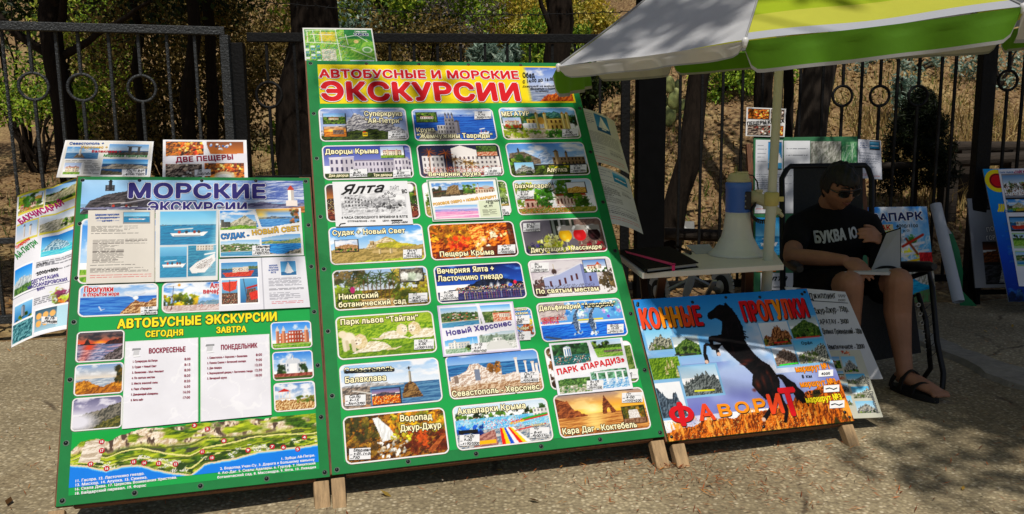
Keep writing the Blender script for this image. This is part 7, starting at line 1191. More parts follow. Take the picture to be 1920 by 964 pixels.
for ch_, x0, x1, y1, y0, k in (('Ф', 203, 335, 700, 590, 'red'), ('А', 345, 428, 674, 597, 'orangered'), ('В', 436, 512, 655, 597, 'orange'), ('О', 520, 598, 638, 586, 'orange'), ('Р', 612, 682, 635, 570, 'orange'), ('И', 690, 768, 640, 548, 'orangered'), ('Т', 762, 850, 650, 518, 'red')):
    letter(B3, T, 'e', ch_, (x0 + 3, y1 + 4), (x1 + 3, y1 - 4), y1 - y0, .002, col='brown', bold=.06); letter(B3, T, 'e', ch_, (x0, y1), (x1, y1 - 8), y1 - y0, .0026, col=k, bold=.06)
for t, a, b, k in (('маршрут №1', (815, 438), (985, 420), 'orange'), ('маршрут №2', (838, 512), (1015, 495), 'orange'), ('маршрут №3', (865, 588), (1042, 570), 'yellow')): letter(B3, T, 'e', t, a, b, 30, .0026, col=k, bold=.05, out='brown', ow=.03)
for t, a, b, cp in (('8 км', (845, 468), (897, 464), 18), ('12 км', (868, 549), (935, 541), 20), ('Орёл', (842, 304), (897, 300), 15)): letter(B3, T, 'e', t, a, b, cp, .0026, col='ink_black', bold=.03, jit=.1)
T.build('lettering', ho)
for x, y, w, h, t in ((960, 443, 72, 32, '4000'), (988, 518, 76, 34, ''), (1015, 595, 72, 36, '')):
    T = Text(); L = lambda a, b: B3.loc(*zp('e', (a, b)), .0036); T.quad([L(x - w / 2, y + h / 2 + 2), L(x + w / 2, y + h / 2 - 3), L(x + w / 2, y - h / 2 - 3), L(x - w / 2, y - h / 2 + 2)], .0036, 'ink_white')
    if t: T.put(t, L(x - 22, y + 10), L(x + 22, y + 6), .011, .0042, 'ink_black', bold=.05, slant=.2, jit=.1)
    else: T.stroke([L(x - 28, y + 2), L(x - 10, y - 3), L(x + 10, y + 4), L(x + 26, y - 3)], .004, .0042, 'ink_black')
    T.build('price_tag', ho)

# ---- handwritten price board and the photo board behind the horse board
PW = Plane(B3.wpt(0, 0, -.17) + np.array([.05, .02, 0]), B3.X, B3.Y)
RW = empty('price_board', PW.mat(), label='white board with handwritten tour prices, leaning behind the horse riding board', cat='price board')
q4 = [PW.loc(*zp('e', p)) for p in ((760, 20), (1055, 45), (1240, 470), (930, 480))]
m = MB(); yb = -PW.O[2] / PW.Y[2]; q4[2] = q4[2] + 0; pts = [q4[0], q4[3], q4[2], q4[1]]; m.prism(pts, -.006, 0, 0); m.build('panel', mat('price_board_white', 'd4d4d6', .5, .06, 5), RW)
T = Text()
for t, a, b, cp in (('Джиппинг', (880, 82), (1012, 76), 32), ('Джур-Джур - 750р.', (905, 152), (1074, 140), 28), ('КАРАТАУ - 3000', (920, 204), (1074, 200), 24), ('Долина Приведений - 2000', (944, 250), (1140, 250), 26), ('Земляничное - 2000', (965, 325), (1152, 322), 24), ('кафе, 45 мин', (975, 342), (1058, 338), 8), ('2000 р.', (1000, 353), (1042, 350), 7)):
    letter(PW, T, 'e', t, a, b, cp, .0012, col='ink_black', bold=.02, slant=.12, jit=.12)
L = lambda a, b: PW.loc(*zp('e', (a, b)), .0012)
T.stroke([L(885, 88), L(980, 94), L(1068, 100)], .003, .0012, 'ink_black')
for x in (1026, 1038, 1050): T.stroke([L(x - 6, 60), L(x + 6, 60), L(x, 72), L(x - 6, 60)], .0016, .0012, 'ink_black'); T.stroke([L(x - 4, 82), L(x + 4, 82), L(x + 4, 90), L(x - 4, 90), L(x - 4, 82)], .0016, .0014, 'ink_black')
T.build('handwriting', RW)
for a in (.25, .62):
    s_ = MB(); top = PW.wpt(a, .45, -.02); Mi = RW.matrix_world.inverted(); s_.bar(Mi @ Vector(top), Mi @ Vector((top[0] - .05, top[1] + .22, 0)), .03, .025); s_.build('rear_stay', WOOD, RW)
PV = Plane(B3.wpt(0, 0, -.09) + np.array([.03, .0, 0]), B3.X, B3.Y)
def f_valley(c):
    c.a[:] = hexc('c4c3b4')
    for x0, y0, x1, y1, fn in ((.08, .1, .42, .28, p_green), (.46, .1, .8, .34, p_rocks), (.12, .32, .42, .44, q_town2), (.46, .36, .9, .52, q_eagle), (.1, .5, .45, .62, q_greyrock), (.5, .55, .9, .72, q_eagle), (.1, .68, .45, .82, q_stack), (.5, .76, .92, .93, p_rocks)): c.inset(x0, y0, x1, y1, fn, 'c4c3b4')
    c.blobs(.5, .02, .7, .08, 10, .02, ['c87a5a', 'e8c0a8', 'a04a3a'])
q5 = [PV.loc(*zp('e', p)) for p in ((935, 332), (1128, 330), (1240, 658), (1010, 668))]
c = canvas(np.linalg.norm(q5[1] - q5[0]), np.linalg.norm(q5[3] - q5[0]), .0024); f_valley(c)
m = MB(); m.prism([q5[0], q5[3], q5[2], q5[1]], -.008, -.001, 0); RV = m.build('photo_board', mat('photo_board_edge', 'a8a79c', .5, .1, 8), None); RV.matrix_world = PV.mat(); tag(RV, 'narrow board of mountain and valley photos peeking out behind the horse riding board', 'photo board')
inkmesh('photo_sheet', c, 0, 0, 0, 0, .0006, GLOSSY, RV, corners=q5)
T = Text(); letter(PV, T, 'e', 'Долина Приведений', (1152, 455), (1222, 640), 14, .0012, col='brown', bold=.03)
p0, p1 = PV.loc(*zp('e', (1150, 460))), PV.loc(*zp('e', (1208, 640))); T = Text(); T.put('Долина Приведений', p0, p1, .014, .0012, 'grey_ink', bold=.03); T.build('lettering', RV)
# ------------------------------------------------------------------ umbrella
WFAB = mat('canopy_white', 'd4d5d8', .75, .07, 5, trans=.3, bump=.35, bscale=6)
LIME = mat('canopy_lime', 'b4cc12', .7, .08, 4, trans=.4, bump=.35, bscale=6)
YELF = mat('canopy_yellow', 'd8da4a', .7, .06, 4, trans=.4, bump=.35, bscale=6)
GRYF = mat('canopy_grey_band', 'b9bcc4', .75, .06, 4, trans=.25)
DGRN = mat('valance_green', '5d9410', .7, .12, 5, trans=.35, bump=.3, bscale=10)
WVAL = mat('valance_white', 'c9c5bc', .75, .08, 5, trans=.25, bump=.3, bscale=10)
HEM = mat('valance_hem', '9a9a98', .8, .1, 12, trans=.1)
POLE = mat('pole_cream', 'c9cbb4', .35, .06, 6)
CAPY = mat('pole_clip_yellow', 'c4b86a', .45, .1, 10)
ccx, ccy, cth = 1.215, 3.45, -1.275
crn = []
for k, px in enumerate(((1919, 12), (1397, 76), (1047, 124), (1112, 114), (1258, 108))):   # near corner, then round by the left
    a = cth - k * math.pi / 4; yy = ccy + 1.05 * math.sin(a); q = at(px[0], px[1], y=yy); crn.append(q)
ctr = np.array([ccx, ccy, 1.66])
for k in (5, 6, 7): crn.append(np.array([*(2 * ctr[:2] - crn[k - 4][:2]), 1.62 + .03 * (7 - k)]))
_pa, _pb = at(1437, 540, y=3.45), at(1461, 125, y=3.45); pole_at = lambda z: _pa + (_pb - _pa) * (z - _pa[2]) / (_pb[2] - _pa[2])
apex = pole_at(2.28)
UM = empty('parasol', loc=pole_at(0), label='large beach parasol with alternating white and lime green panels on a cream pole', cat='parasol')
UO = pole_at(0)
for k in range(8):
    a, b = crn[k], crn[(k + 1) % 8]; green = k % 2 == 0; nS, nT = 24, 50; V = []; 
    for j in range(nT + 1):
        t = j / nT
        for i in range(nS + 1):
            s_ = i / nS; e = a * (1 - s_) + b * s_; p = e * (1 - t) + apex * t; sag = .008 * math.sin(math.pi * s_) * (1 - t) ** .7 + .05 * math.sin(math.pi * t); p = p + (ctr - p) * .03 * math.sin(math.pi * s_) * (1 - t) - np.array([0, 0, sag * .8]); p = p + np.array([0, 0, .003 * math.sin(9 * s_ + 7 * t + k)]); V.append(p - UO)
    F = []; mi = []
    for j in range(nT):
        for i in range(nS): q = j * (nS + 1) + i; F.append((q, q + 1, q + nS + 2, q + nS + 1)); t = (j + .5) / nT; mi.append(0 if not green else (1 if t < .04 else 2 if t < .15 else 3))
    o = np_mesh('canopy_panel', np.array(V), np.array(F), [WFAB, GRYF, YELF, LIME], UM, smooth=True, mi=mi)
    # valance hanging from the rim, rounded at both ends
    V = []; F = []; mi = []; nV = 9; nS = 40; out = (a + b) / 2 - ctr; out[2] = 0; out /= np.linalg.norm(out)
    for j in range(nV + 1):
        for i in range(nS + 1):
            s_ = .006 + .988 * i / nS; e = a * (1 - s_) + b * s_; e = e + (ctr - e) * .03 * math.sin(math.pi * s_) - np.array([0, 0, .008 * .8 * math.sin(math.pi * s_)]); r_e = min(s_, 1 - s_); D_ = {1: .045, 2: .118}.get(k, .098); dep = D_ * (1 - max(0, 1 - r_e / .07) ** 2.4) ** .7 if r_e < .07 else D_
            t = j / nV; V.append(e - UO + np.array([0, 0, -.002 - dep * t]) + out * (.006 + .016 * t * math.sin(6 * math.pi * s_ + k) * (1 if t > .3 else .3) - .022 * t * (1 if k != 2 else -.2)))
    for j in range(nV):
        for i in range(nS): q = j * (nS + 1) + i; F.append((q, q + 1, q + nS + 2, q + nS + 1)); mi.append(1 if j == nV - 1 else 0)
    v_ = np_mesh('valance', np.array(V), np.array(F), [DGRN if green else WVAL, HEM], o, smooth=True, mi=mi)
PA_ = lambda z: pole_at(z) - UO
m = MB(); m.tube([PA_(.02), PA_(.92)], .0225, 18); m.tube([PA_(.92), PA_(2.24)], .0185, 18); m.build('pole', POLE, UM)
m = MB(); m.lathe([(.0235, -.03), (.03, -.025), (.031, .025), (.024, .03)], 20, 0, PA_(.925)); m.box(PA_(.925) + (.036, -.01, 0), (.022, .016, .02)); m.build('pole_clip', CAPY, UM)
m = MB()
for k in range(8): m.tube([PA_(2.2), (apex + (crn[k] - apex) * .5 - UO) - (0, 0, .075), crn[k] - UO - (0, 0, .012)], .0045, 6)
m.lathe([(.03, 2.16), (.045, 2.17), (.045, 2.23), (.02, 2.24)], 16, 0, PA_(0) + (PA_(2.2) - PA_(0)) * [1, 1, 0]); m.build('ribs', mat('rib_steel', 'b0b2b4', .4, .1, 20, metal=.7), UM)
m = MB()
for k in range(8): m = MB(); m.lathe([(.0, .011), (.008, .008), (.011, 0), (.009, -.008), (.007, -.014), (.006, -.02), (.0, -.022)], 12, 0, crn[k] - UO); m.build('rib_tip', mat('plastic_white', 'dcdcda', .35, .03, 8), UM)
for k in range(8):
    m = MB(); m.tube([crn[k] * (1 - t) + apex * t - UO - np.array([0, 0, .05 * .8 * math.sin(math.pi * t) - .003]) for t in np.linspace(0, 1, 18)], .0035, 6); m.build('seam', HEM, UM)
m = MB(); m.lathe([(.0, .0), (.22, .0), (.23, .03), (.2, .05), (.04, .07), (.028, .16), (.0, .16)], 28); m.build('base', mat('base_plastic_grey', '5a5c5e', .6, .1, 10), UM)

# ------------------------------------------------------------------ table and what lies on it
TZ = .66
TOPW = mat('table_top_laminate', 'e0dbcd', .5, .06, 5, spec=.3); TLEG = mat('table_leg_brown', '4a2c1c', .5, .2, 10); STEEL = mat('brushed_steel', '9a9c9e', .35, .1, 20, metal=.8)
tq = [at(u, v, z=TZ) for u, v in ((1204, 512), (1470, 496), (1450, 467), (1160, 478))]
TO = sum(tq) / 4; TO[2] = 0; TB = empty('folding_table', loc=TO, label='small pale folding table with brown crossed legs under the megaphone', cat='table')
m = MB(); m.prism([(q[0] - TO[0], q[1] - TO[1]) for q in tq], TZ - .024, TZ); m.build('tabletop', TOPW, TB, bev=.003)
for i in range(2):
    p0, p1 = (tq[0] * .9 + tq[3] * .1, tq[3] * .9 + tq[0] * .1) if i == 0 else (tq[1] * .85 + tq[2] * .15, tq[2] * .85 + tq[1] * .15); sh = (tq[1] - tq[0]) * (.16 if i == 0 else -.24); p0 = p0 + sh - TO; p1 = p1 + sh - TO
    for a, b in ((p0, p1), (p1, p0)): m = MB(); off = (b - a) * 0; m.bar((a[0], a[1], TZ - .026), (b[0] + (.012 if a is p0 else -.012), b[1], .0), .032, .02); m.build('leg', TLEG, TB, bev=.002)
m = MB(); m.bar(tq[0] * .5 + tq[1] * .5 - TO - (0, 0, .05), tq[2] * .5 + tq[3] * .5 - TO - (.1, 0, .5), .02, .008); m.build('steel_stay', STEEL, TB)
nq = [at(u, v, z=TZ + .022) for u, v in ((1214, 503), (1310, 492), (1255, 461), (1166, 468))]; nc = sum(nq) / 4
NB = empty('notebook', loc=(nc[0], nc[1], TZ), label='thick black notebook closed with a bright pink elastic strap on the table', cat='notebook')
BLK = mat('black_leatherette', '0a0a0b', .75, .3, 60, bump=.2, spec=.12); PAGE = mat('page_edges', 'c9c6bc', .8, .1, 40, stretch=(1, 1, 40))
loc_ = [(q[0] - nc[0], q[1] - nc[1]) for q in nq]
m = MB(); m.prism(loc_, .0, .004); m.prism(loc_, .018, .022); m.add([(*loc_[i], z) for i, z in ((0, .002), (3, .002), (3, .02), (0, .02))] + [(loc_[i][0] - .008, loc_[i][1], z) for i, z in ((0, .004), (3, .004), (3, .018), (0, .018))], [(4, 5, 6, 7), (0, 4, 7, 3), (1, 2, 6, 5), (0, 1, 5, 4), (3, 7, 6, 2)]); m.build('cover', BLK, NB, bev=.0015)
m = MB(); m.prism([(x * .955, y * .93) for x, y in loc_], .0045, .0175); m.build('pages', PAGE, NB)
def lerpq(u, v): a = np.array(loc_[0]) * (1 - u) + np.array(loc_[1]) * u; b = np.array(loc_[3]) * (1 - u) + np.array(loc_[2]) * u; return a * (1 - v) + b * v
m = MB(); s0 = [lerpq(.1, -.02), lerpq(.16, -.02), lerpq(.16, 1.02), lerpq(.1, 1.02)]; s0 = [lerpq(.0, .78), lerpq(.02, .9), lerpq(.52, .1), lerpq(.46, -.01)]; m.prism(s0, .0222, .0236); e0, e1 = lerpq(.46, -.012), lerpq(.52, -.012); m.add([(*e0, .0236), (*e1, .0236), (*e1, -.0), (*e0, -.0)], [(0, 1, 2, 3)]); m.box((*lerpq(.5, .04), .024), (.022, .02, .003)); m.build('elastic_strap', mat('strap_pink', 'e0186c', .5, .08, 20), NB)
pa, pb = at(1266, 461, z=TZ + .007), at(1295, 475, z=TZ + .007); m = MB(); PN = empty('pen', loc=(*((pa + pb) / 2)[:2], TZ), label='black marker pen lying behind the notebook on the table', cat='pen'); c_ = np.array([*((pa + pb) / 2)[:2], TZ]); d_ = pb - pa; m.tube([pa - c_, pa + d_ * .62 - c_], .0065, 10); m.build('barrel', BLK, PN); m = MB(); m.tube([pa + d_ * .62 - c_, pb - c_], [.0072, .007], 10); m.bar(pa + d_ * .66 - c_ + (0, 0, .009), pb - d_ * .02 - c_ + (0, 0, .009), .004, .002); m.build('cap', mat('pen_cap', '1a1a1c', .3, .1, 20), PN)
sq = [at(u, v, z=TZ + .002) for u, v in ((1305, 476), (1342, 474), (1330, 458), (1286, 460))]; m = MB(); c_ = sum(sq) / 4; m.prism([(q[0] - c_[0], q[1] - c_[1]) for q in sq], .0012, .003); o = m.build('paper_sheet', PAPER if False else mat('loose_paper', 'b9c0c8', .6, .05, 10)); o.location = (c_[0], c_[1], TZ); tag(o, 'loose printed paper lying by the megaphone mouth on the table', 'paper')
# megaphone standing on its bell
mg = at(1381, 478, z=TZ); MG = empty('megaphone', loc=(mg[0], mg[1] + .0, TZ), label='cream and blue megaphone standing on its wide bell on the table', cat='megaphone')
HORN = mat('megaphone_cream', 'e4e2d2', .4, .06, 6); HBLU = mat('megaphone_blue', '4472cc', .4, .08, 6); HDK = mat('black_plastic', '101012', .4, .2, 20); HCAP = mat('megaphone_cap_cream', 'c9c29a', .4, .06, 8)
m = MB(); m.lathe([(.118, .002), (.124, .0), (.126, .006), (.116, .014), (.1, .03), (.083, .055), (.07, .085), (.062, .12), (.057, .16), (.053, .2), (.0, .2)], 40); m.lathe([(.115, .003), (.05, .12)], 40); m.build('bell', HORN, MG)
m = MB(); m.lathe([(.0535, .196), (.0555, .2), (.0555, .3), (.0575, .302), (.0575, .325), (.0535, .33), (.0, .33)], 36); m.build('body', HBLU, MG)
m = MB(); m.lathe([(.05, .33), (.052, .334), (.052, .343), (.046, .348), (.044, .362), (.036, .37), (.0, .371)], 30)
for k in range(30): a = 2 * math.pi * k / 30; m.box((.052 * math.cos(a), .052 * math.sin(a), .338), (.004, .003, .008), 0, [[math.cos(a), -math.sin(a), 0], [math.sin(a), math.cos(a), 0], [0, 0, 1]])
m.box((0.01, -.01, .372), (.05, .03, .008)); m.build('end_cap', HCAP, MG)
m = MB(); m.box((.026, -.052, .25), (.034, .012, .08), 0, [[.9, .43, 0], [-.43, .9, 0], [0, 0, 1]])
pn_ = m.build('control_panel', HDK, MG, bev=.004); m = MB()
for x, z in ((.016, .272), (.016, .248), (.016, .224), (.033, .24)): m.ball((x, -.057 + (x - .016) * .4, z), .0045, 0, 6)
m.build('knobs', mat('knob_grey', '8a8c8e', .4, .1, 10), pn_)
m = MB(); m.tube([(.05, -.01, .262), (.075, -.025, .262), (.085, -.03, .255)], [.03, .03, .026], 14); m.tube([(.078, -.026, .262), (.11, -.04, .24), (.15, -.055, .205), (.162, -.058, .192)], [.028, .021, .02, .021], 14); m.lathe([(.0, -.002), (.022, 0), (.022, .012), (.0, .014)], 14, 0, (.166, -.06, .188), [[.6, 0, .7], [0, 1, 0], [-.7, 0, .6]]); m.box((.084, -.028, .29), (.03, .02, .014)); m.box((.105, -.048, .225), (.012, .012, .03)); m.build('pistol_grip', HCAP, MG, bev=.002)
m = MB(); m.tube([(.04, 0, .362), (.062, -.006, .358), (.078, -.015, .33), (.082, -.02, .3), (.076, -.024, .28)], .0032, 8)
hp_ = [(.1 + .052 * math.cos(t) , -.045, .2 + .045 * math.sin(t)) for t in np.linspace(2.3, 6.0, 140)]
m.tube([(x, y + .008 * math.cos(i * .9), z + .008 * math.sin(i * .9)) for i, (x, y, z) in enumerate(hp_)], .0036, 6); m.build('coiled_cable', HDK, MG)
# wheeled cart under the table
ct = at(1300, 545, y=4.15); CT = empty('wheeled_cart', loc=(ct[0], 4.15, 0), label='folded wheeled cart with white mudguards, half hidden beneath the table', cat='cart')
WPL = mat('cart_white_plastic', 'c4c6c8', .4, .06, 6); RUB = mat('rubber_black', '18181a', .8, .2, 20)
def lx(u, v, y=4.15): p = at(u, v, y=y); return p[0] - ct[0], y - 4.15, p[2]
for i, (u, v) in enumerate(((1236, 553), (1354, 548))):
    x, y, z = lx(u, v, 4.1 + .12 * i); R = [[.8, 0, .6], [-.6, 0, .8], [0, 1, 0]]; R = np.array([[0, .35, .94], [0, -.94, .35], [1, 0, 0]]); w = MB(); rr_ = .062
    z = max(z, .4); w.lathe([(.03, -.014), (rr_ * .8, -.016), (rr_, -.012), (rr_ * 1.02, 0), (rr_, .012), (rr_ * .8, .016), (.03, .014)], 24, 0, (x, y, z), R); wo = w.build('wheel', RUB, CT); w = MB(); w.lathe([(.0, -.017), (.034, -.017), (.036, 0), (.034, .017), (.0, .017)], 18, 0, (x, y, z), R); w.build('rim', WPL, wo)
    w = MB(); arc = [(x + rr_ * 1.25 * math.cos(t) * .35, y - rr_ * 1.25 * math.cos(t) * .94, z + rr_ * 1.25 * math.sin(t)) for t in np.linspace(-.2, 2.9, 16)]
    for a_, b_ in zip(arc[:-1], arc[1:]): w.bar(a_, b_, .05, .006, 0, (.94, .35, 0))
    w.build('mudguard', WPL, CT)
m = MB(); m.tube([lx(1236, 553), lx(1300, 520), lx(1354, 548, 4.22)], .012, 10); m.tube([lx(1300, 520), lx(1296, 470)], .012, 10); m.tube([lx(1236, 553), (lx(1236, 553)[0] + .05, .2, .02)], .012, 10); m.tube([lx(1354, 548, 4.22), (lx(1354, 548)[0] + .02, .3, .02)], .012, 10); m.build('frame', STEEL, CT)
m = MB(); x, y, z = lx(1292, 535, 4.0); m.ball((x, y, z), (.022, .012, .085), 0, 10, [[.95, 0, .3], [0, 1, 0], [-.3, 0, .95]]); m.build('footrest', WPL, CT)

# ------------------------------------------------------------------ boards and banners against the fence
GB = mat('back_board_green', '1c6a3c', .5, .15, 8)
O_ = at(1408, 600, y=5.2); T_ = at(1413, 258, y=5.55); PG = Plane(O_, (1, .04, 0), T_ - O_)
hg = PG.loc(1413, 258)[1]; wg = PG.loc(1608, 262)[0]; GR = empty('notice_board', PG.mat(), label='green notice board covered with sheets behind the seated man', cat='notice board')
m = MB(); xg = PG.loc(1413, 258)[0]; xb = PG.loc(1410, 540)[0]; m.prism([(xb, 0), (wg, 0), (wg, hg), (xg, hg)], -.012, 0); m.build('panel', GB, GR, bev=.002)
m = MB(); yb = -PG.O[2] / PG.Y[2]; m.box((xg - .03, (hg + yb) / 2 - .02, -.025), (.035, hg - yb - .04, .03)); m.box((wg + .02, (hg + yb) / 2 - .1, -.03), (.035, hg - yb - .2, .03)); m.build('frame', WOODDK, GR)
def bs(quad, fn, z, lab, cat='notice', mt=PAPER, d=.005, txt=(), name='notice_sheet', curl=None):
    o = sheet(name, PG, 'p', quad, fn, z, lab, cat, d=d, mt=mt, curl=curl)
    if txt: sheet_text(o, PG, 'p', z, txt, curl=curl)
    return o
def f_n1(c): c.a[:] = hexc('d4d6dc'); c.inset(.48, .04, .95, .4, lambda d: (d.grad(0, 1, '3a84b8', '5aa4cc'), d.sail(.5, .78, .7))); rows(c, .08, .08, .4, .3, 5, '8a8f98'); rows(c, .06, .48, .94, .66, 8, '8a8f98'); rows(c, .06, .72, .94, .88, 6, '8a8f98', .5); rows(c, .06, .94, .9, .94, 1, 'c06a6a')
def f_n2(c): c.a[:] = hexc('d8dade'); rows(c, .1, .12, .9, .2, 2, '5a5e66', 0); rows(c, .05, .38, .3, .7, 4, '9a9ea6', .2); rows(c, .45, .36, .85, .85, 9, '8a8e96', .4)
def f_n3(c): c.a[:] = hexc('d6d8e2'); c.inset(.5, .06, .92, .24, q_inflatable2); rows(c, .08, .1, .42, .22, 3, '6a7aa0'); rows(c, .06, .34, .92, .62, 12, '9a9ea8', .4); rows(c, .1, .7, .9, .74, 2, '7a7e88'); rows(c, .1, .88, .9, .92, 2, 'c08a8a')
bs([(1417, 262), (1468, 263), (1468, 400), (1415, 400)], f_n1, .004, 'notice with a sailing yacht, at the top left of the green notice board')
bs([(1470, 264), (1519, 264), (1518, 400), (1469, 400)], f_n2, .0045, 'plain text price notice beside the yacht notice on the green board')
bs([(1520, 265), (1577, 265), (1577, 340), (1519, 340)], q_citymap, .004, 'grey aerial town map pinned on the green notice board', 'map')
bs([(1578, 266), (1606, 266), (1606, 345), (1578, 345)], q_greenmap, .0045, 'green park plan pinned beside the grey aerial map', 'map')
bs([(1609, 261), (1653, 263), (1655, 336), (1608, 334)], f_n3, .006, 'white typed sheet overhanging the right edge of the green board', curl=lambda X, Y: -.06 * np.clip(X - wg, 0, 1))
bs([(1417, 408), (1466, 408), (1466, 478), (1416, 478)], lambda c: (c.grad(0, .5, '3a98d8', '8ac8ec'), c.sea(.5, 1, '2a7ab0', '5aa8d0'), c.boat(.5, .7, .3)), .004, 'blue sea photo half hidden by the megaphone grip')
bs([(1418, 484), (1455, 484), (1455, 510), (1418, 510)], lambda c: c.sunset(.5, .5), .0042, 'small orange dusk photo under the sea photo on the green board')
bs([(1417, 548), (1500, 548), (1500, 590), (1417, 590)], lambda c: (c.grad(0, .4, 'a8c8e0', 'd8e4ec'), c.sea(.4, 1, '1c7ac0', '3a9ad8')), .0042, 'blue seascape photo at the foot of the green notice board')
bs([(1426, 512), (1500, 512), (1500, 544), (1426, 544)], lambda c: c.put(c.Y > -1, 'd0d0d2'), .0052, 'strip of white paper with script writing low on the green board', txt=[('Ялта', (1432, 527), (1476, 526), 10, INKS('ink_black', .04, slant=.4)), ('4 часа свободного', (1432, 540), (1478, 540), 4, INKS('grey_ink', .03))])
def f_cv(c): c.a[:] = hexc('dcdad8'); c.inset(.05, .06, .58, .4, p_cave); c.inset(.62, .06, .95, .4, p_cave2); c.inset(.05, .62, .62, .95, p_cave2); c.inset(.66, .62, .95, .95, p_cave)
bs([(1400, 201), (1474, 204), (1471, 257), (1398, 255)], f_cv, .012, 'poster reading ПЕЩЕРЫ КРЫМА standing on top of the green notice board', 'poster', d=.003, txt=[('ПЕЩЕРЫ КРЫМА', (1401, 235), (1471, 230), 6.5, INKS('ink_black', .07))], name='tour_poster')
# water park poster
O_ = at(1622, 569, y=5.35); T_ = at(1612, 384, y=5.56); PA = Plane(O_, (1, .03, 0), T_ - O_)
wa_, ha_ = PA.loc(1757, 569)[0], PA.loc(1746, 387)[1]; ca = canvas(wa_, ha_, .0045); q_aqua(ca)
o = MB(); o.prism([(0, 0), (wa_, 0), (wa_, ha_), (0, ha_)], -.006, -.0008); AQ = o.build('poster_board', mat('poster_board_edge', 'a9b4bc', .5, .06, 6)); AQ.matrix_world = PA.mat(); tag(AQ, 'blue water park poster board with bright slides behind the chair armrest', 'poster'); inkmesh('printed_face', ca, 0, 0, wa_, ha_, .0006, GLOSSY, AQ)
T = Text(); letter(PA, T, 'g', 'АКВАПАРК', (5, 390), (372, 372), 40, .0016, col='deepblue', bold=.06, out='ink_white', ow=.09); 
p_ = [PA.loc(*zp('g', q)) for q in ((60, 440), (212, 432), (210, 398), (60, 404))]; T.quad(p_, .0014, 'straw'); letter(PA, T, 'g', 'СУДАК', (70, 432), (200, 428), 26, .002, col='red', bold=.05); letter(PA, T, 'g', '4000/3100', (228, 418), (345, 414), 18, .0016, col='ink_black', bold=.02, jit=.15); letter(PA, T, 'g', 'Вт, Сб', (265, 440), (300, 436), 12, .0016, col='ink_black', bold=.02, jit=.15); T.build('lettering', AQ)
# rolled banner leaning on the fence
ra, rb = at(1754, 384, y=5.6), at(1797, 566, y=5.25); d_ = rb - ra; ra2 = rb - d_; BN = empty('rolled_banner', loc=rb, label='rolled white vinyl banner with green back, leaning on the fence by the water park poster', cat='banner')
VW = mat('vinyl_white', 'b4b8be', .5, .05, 6); VG = mat('vinyl_green', '1c7a4c', .5, .08, 6)
m = MB(); ax_ = (ra - rb); Ln = np.linalg.norm(ax_); ax_ /= Ln; e1 = np.cross(ax_, (0, 1, 0)); e1 /= np.linalg.norm(e1); e2 = np.cross(ax_, e1); V = []; F = []; nt = 80
for i in range(nt + 1):
    t = i / nt; a = t * 2.6 * 2 * math.pi; r_ = .040 - .012 * t; c_ = e1 * math.cos(a) * r_ + e2 * math.sin(a) * r_; V += [c_, c_ + ax_ * Ln]
for i in range(nt): F.append((2 * i, 2 * i + 2, 2 * i + 3, 2 * i + 1))
m.add(V, F, 0, True); m.build('roll', VW, BN)
fl = [at(u, v, y=yy) - rb for u, v, yy in ((1752, 386, 5.57), (1785, 436, 5.54), (1806, 560, 5.27), (1803, 572, 5.3), (1790, 500, 5.4))]
m = MB(); w0, w1, w2 = [at(u, v, y=yy) - rb for u, v, yy in ((1748, 382, 5.555), (1785, 438, 5.5), (1772, 440, 5.52))]; m.add([w0, w1, w2], [(0, 1, 2)], 0, True); m.build('white_flap', VW, BN)
gp_ = [at(u, v, y=yy) - rb for u, v, yy in ((1770, 425, 5.6), (1786, 436, 5.56), (1799, 470, 5.52), (1806, 510, 5.45), (1804, 545, 5.4), (1832, 574, 5.38), (1800, 573, 5.4), (1792, 520, 5.48))]; m = MB(); m.add(gp_, [(0, 1, 2, 7), (7, 2, 3, 4), (7, 4, 5, 6)], 0, True); m.build('green_flap', VG, BN)
# grey board and blue poster at the right edge
O_ = at(1829, 540, y=5.55); T_ = at(1835, 372, y=5.72); PK = Plane(O_, (1, .05, 0), T_ - O_); hk = PK.loc(1835, 372)[1]; wk = .42
ck = canvas(wk, hk, .005); q_greysheet(ck); m = MB(); m.prism([(0, 0), (wk, 0), (wk, hk), (0, hk)], -.01, -.0008); GK = m.build('photo_board', mat('grey_board_edge', '7a7c80', .5, .1, 8)); GK.matrix_world = PK.mat(); tag(GK, 'grey photo board on black legs behind the blue tour poster', 'photo board'); inkmesh('printed_face', ck, 0, 0, wk, hk, .0006, PAPER, GK)
T = Text(); letter(PK, T, 'g', 'ПО', (708, 440), (752, 432), 24, .0014, col='ink_white', bold=.05, out='ink_black', ow=.06); letter(PK, T, 'g', 'ГОР', (708, 485), (758, 478), 24, .0014, col='ink_white', bold=.05, out='ink_black', ow=.06); T.build('lettering', GK)
for x in (.02, wk - .03): m = MB(); m.box((x, -.075, -.03), (.03, .16, .03)); m.build('leg', BLK, GK)
m = MB(); m.box((wk / 2, -.03, -.02), (wk, .035, .03)); m.build('bottom_rail', BLK, GK)
O_ = at(1892, 566, y=5.2); T_ = at(1846, 317, y=5.62); PZ = Plane(O_, (1, -.02, .0), T_ - O_); hz = PZ.loc(1846, 317)[1]; wz = .62
cz_ = canvas(wz, hz, .0045); q_bluetop(cz_); m = MB(); m.prism([(0, 0), (wz, 0), (wz, hz), (0, hz)], -.008, -.0008); BZ = m.build('poster_board', mat('blue_board_edge', '8a98a8', .5, .06, 6)); BZ.matrix_world = PZ.mat(); tag(BZ, 'tall blue tour poster board cut by the right edge of the picture', 'poster'); inkmesh('printed_face', cz_, 0, 0, wz, hz, .0006, GLOSSY, BZ)
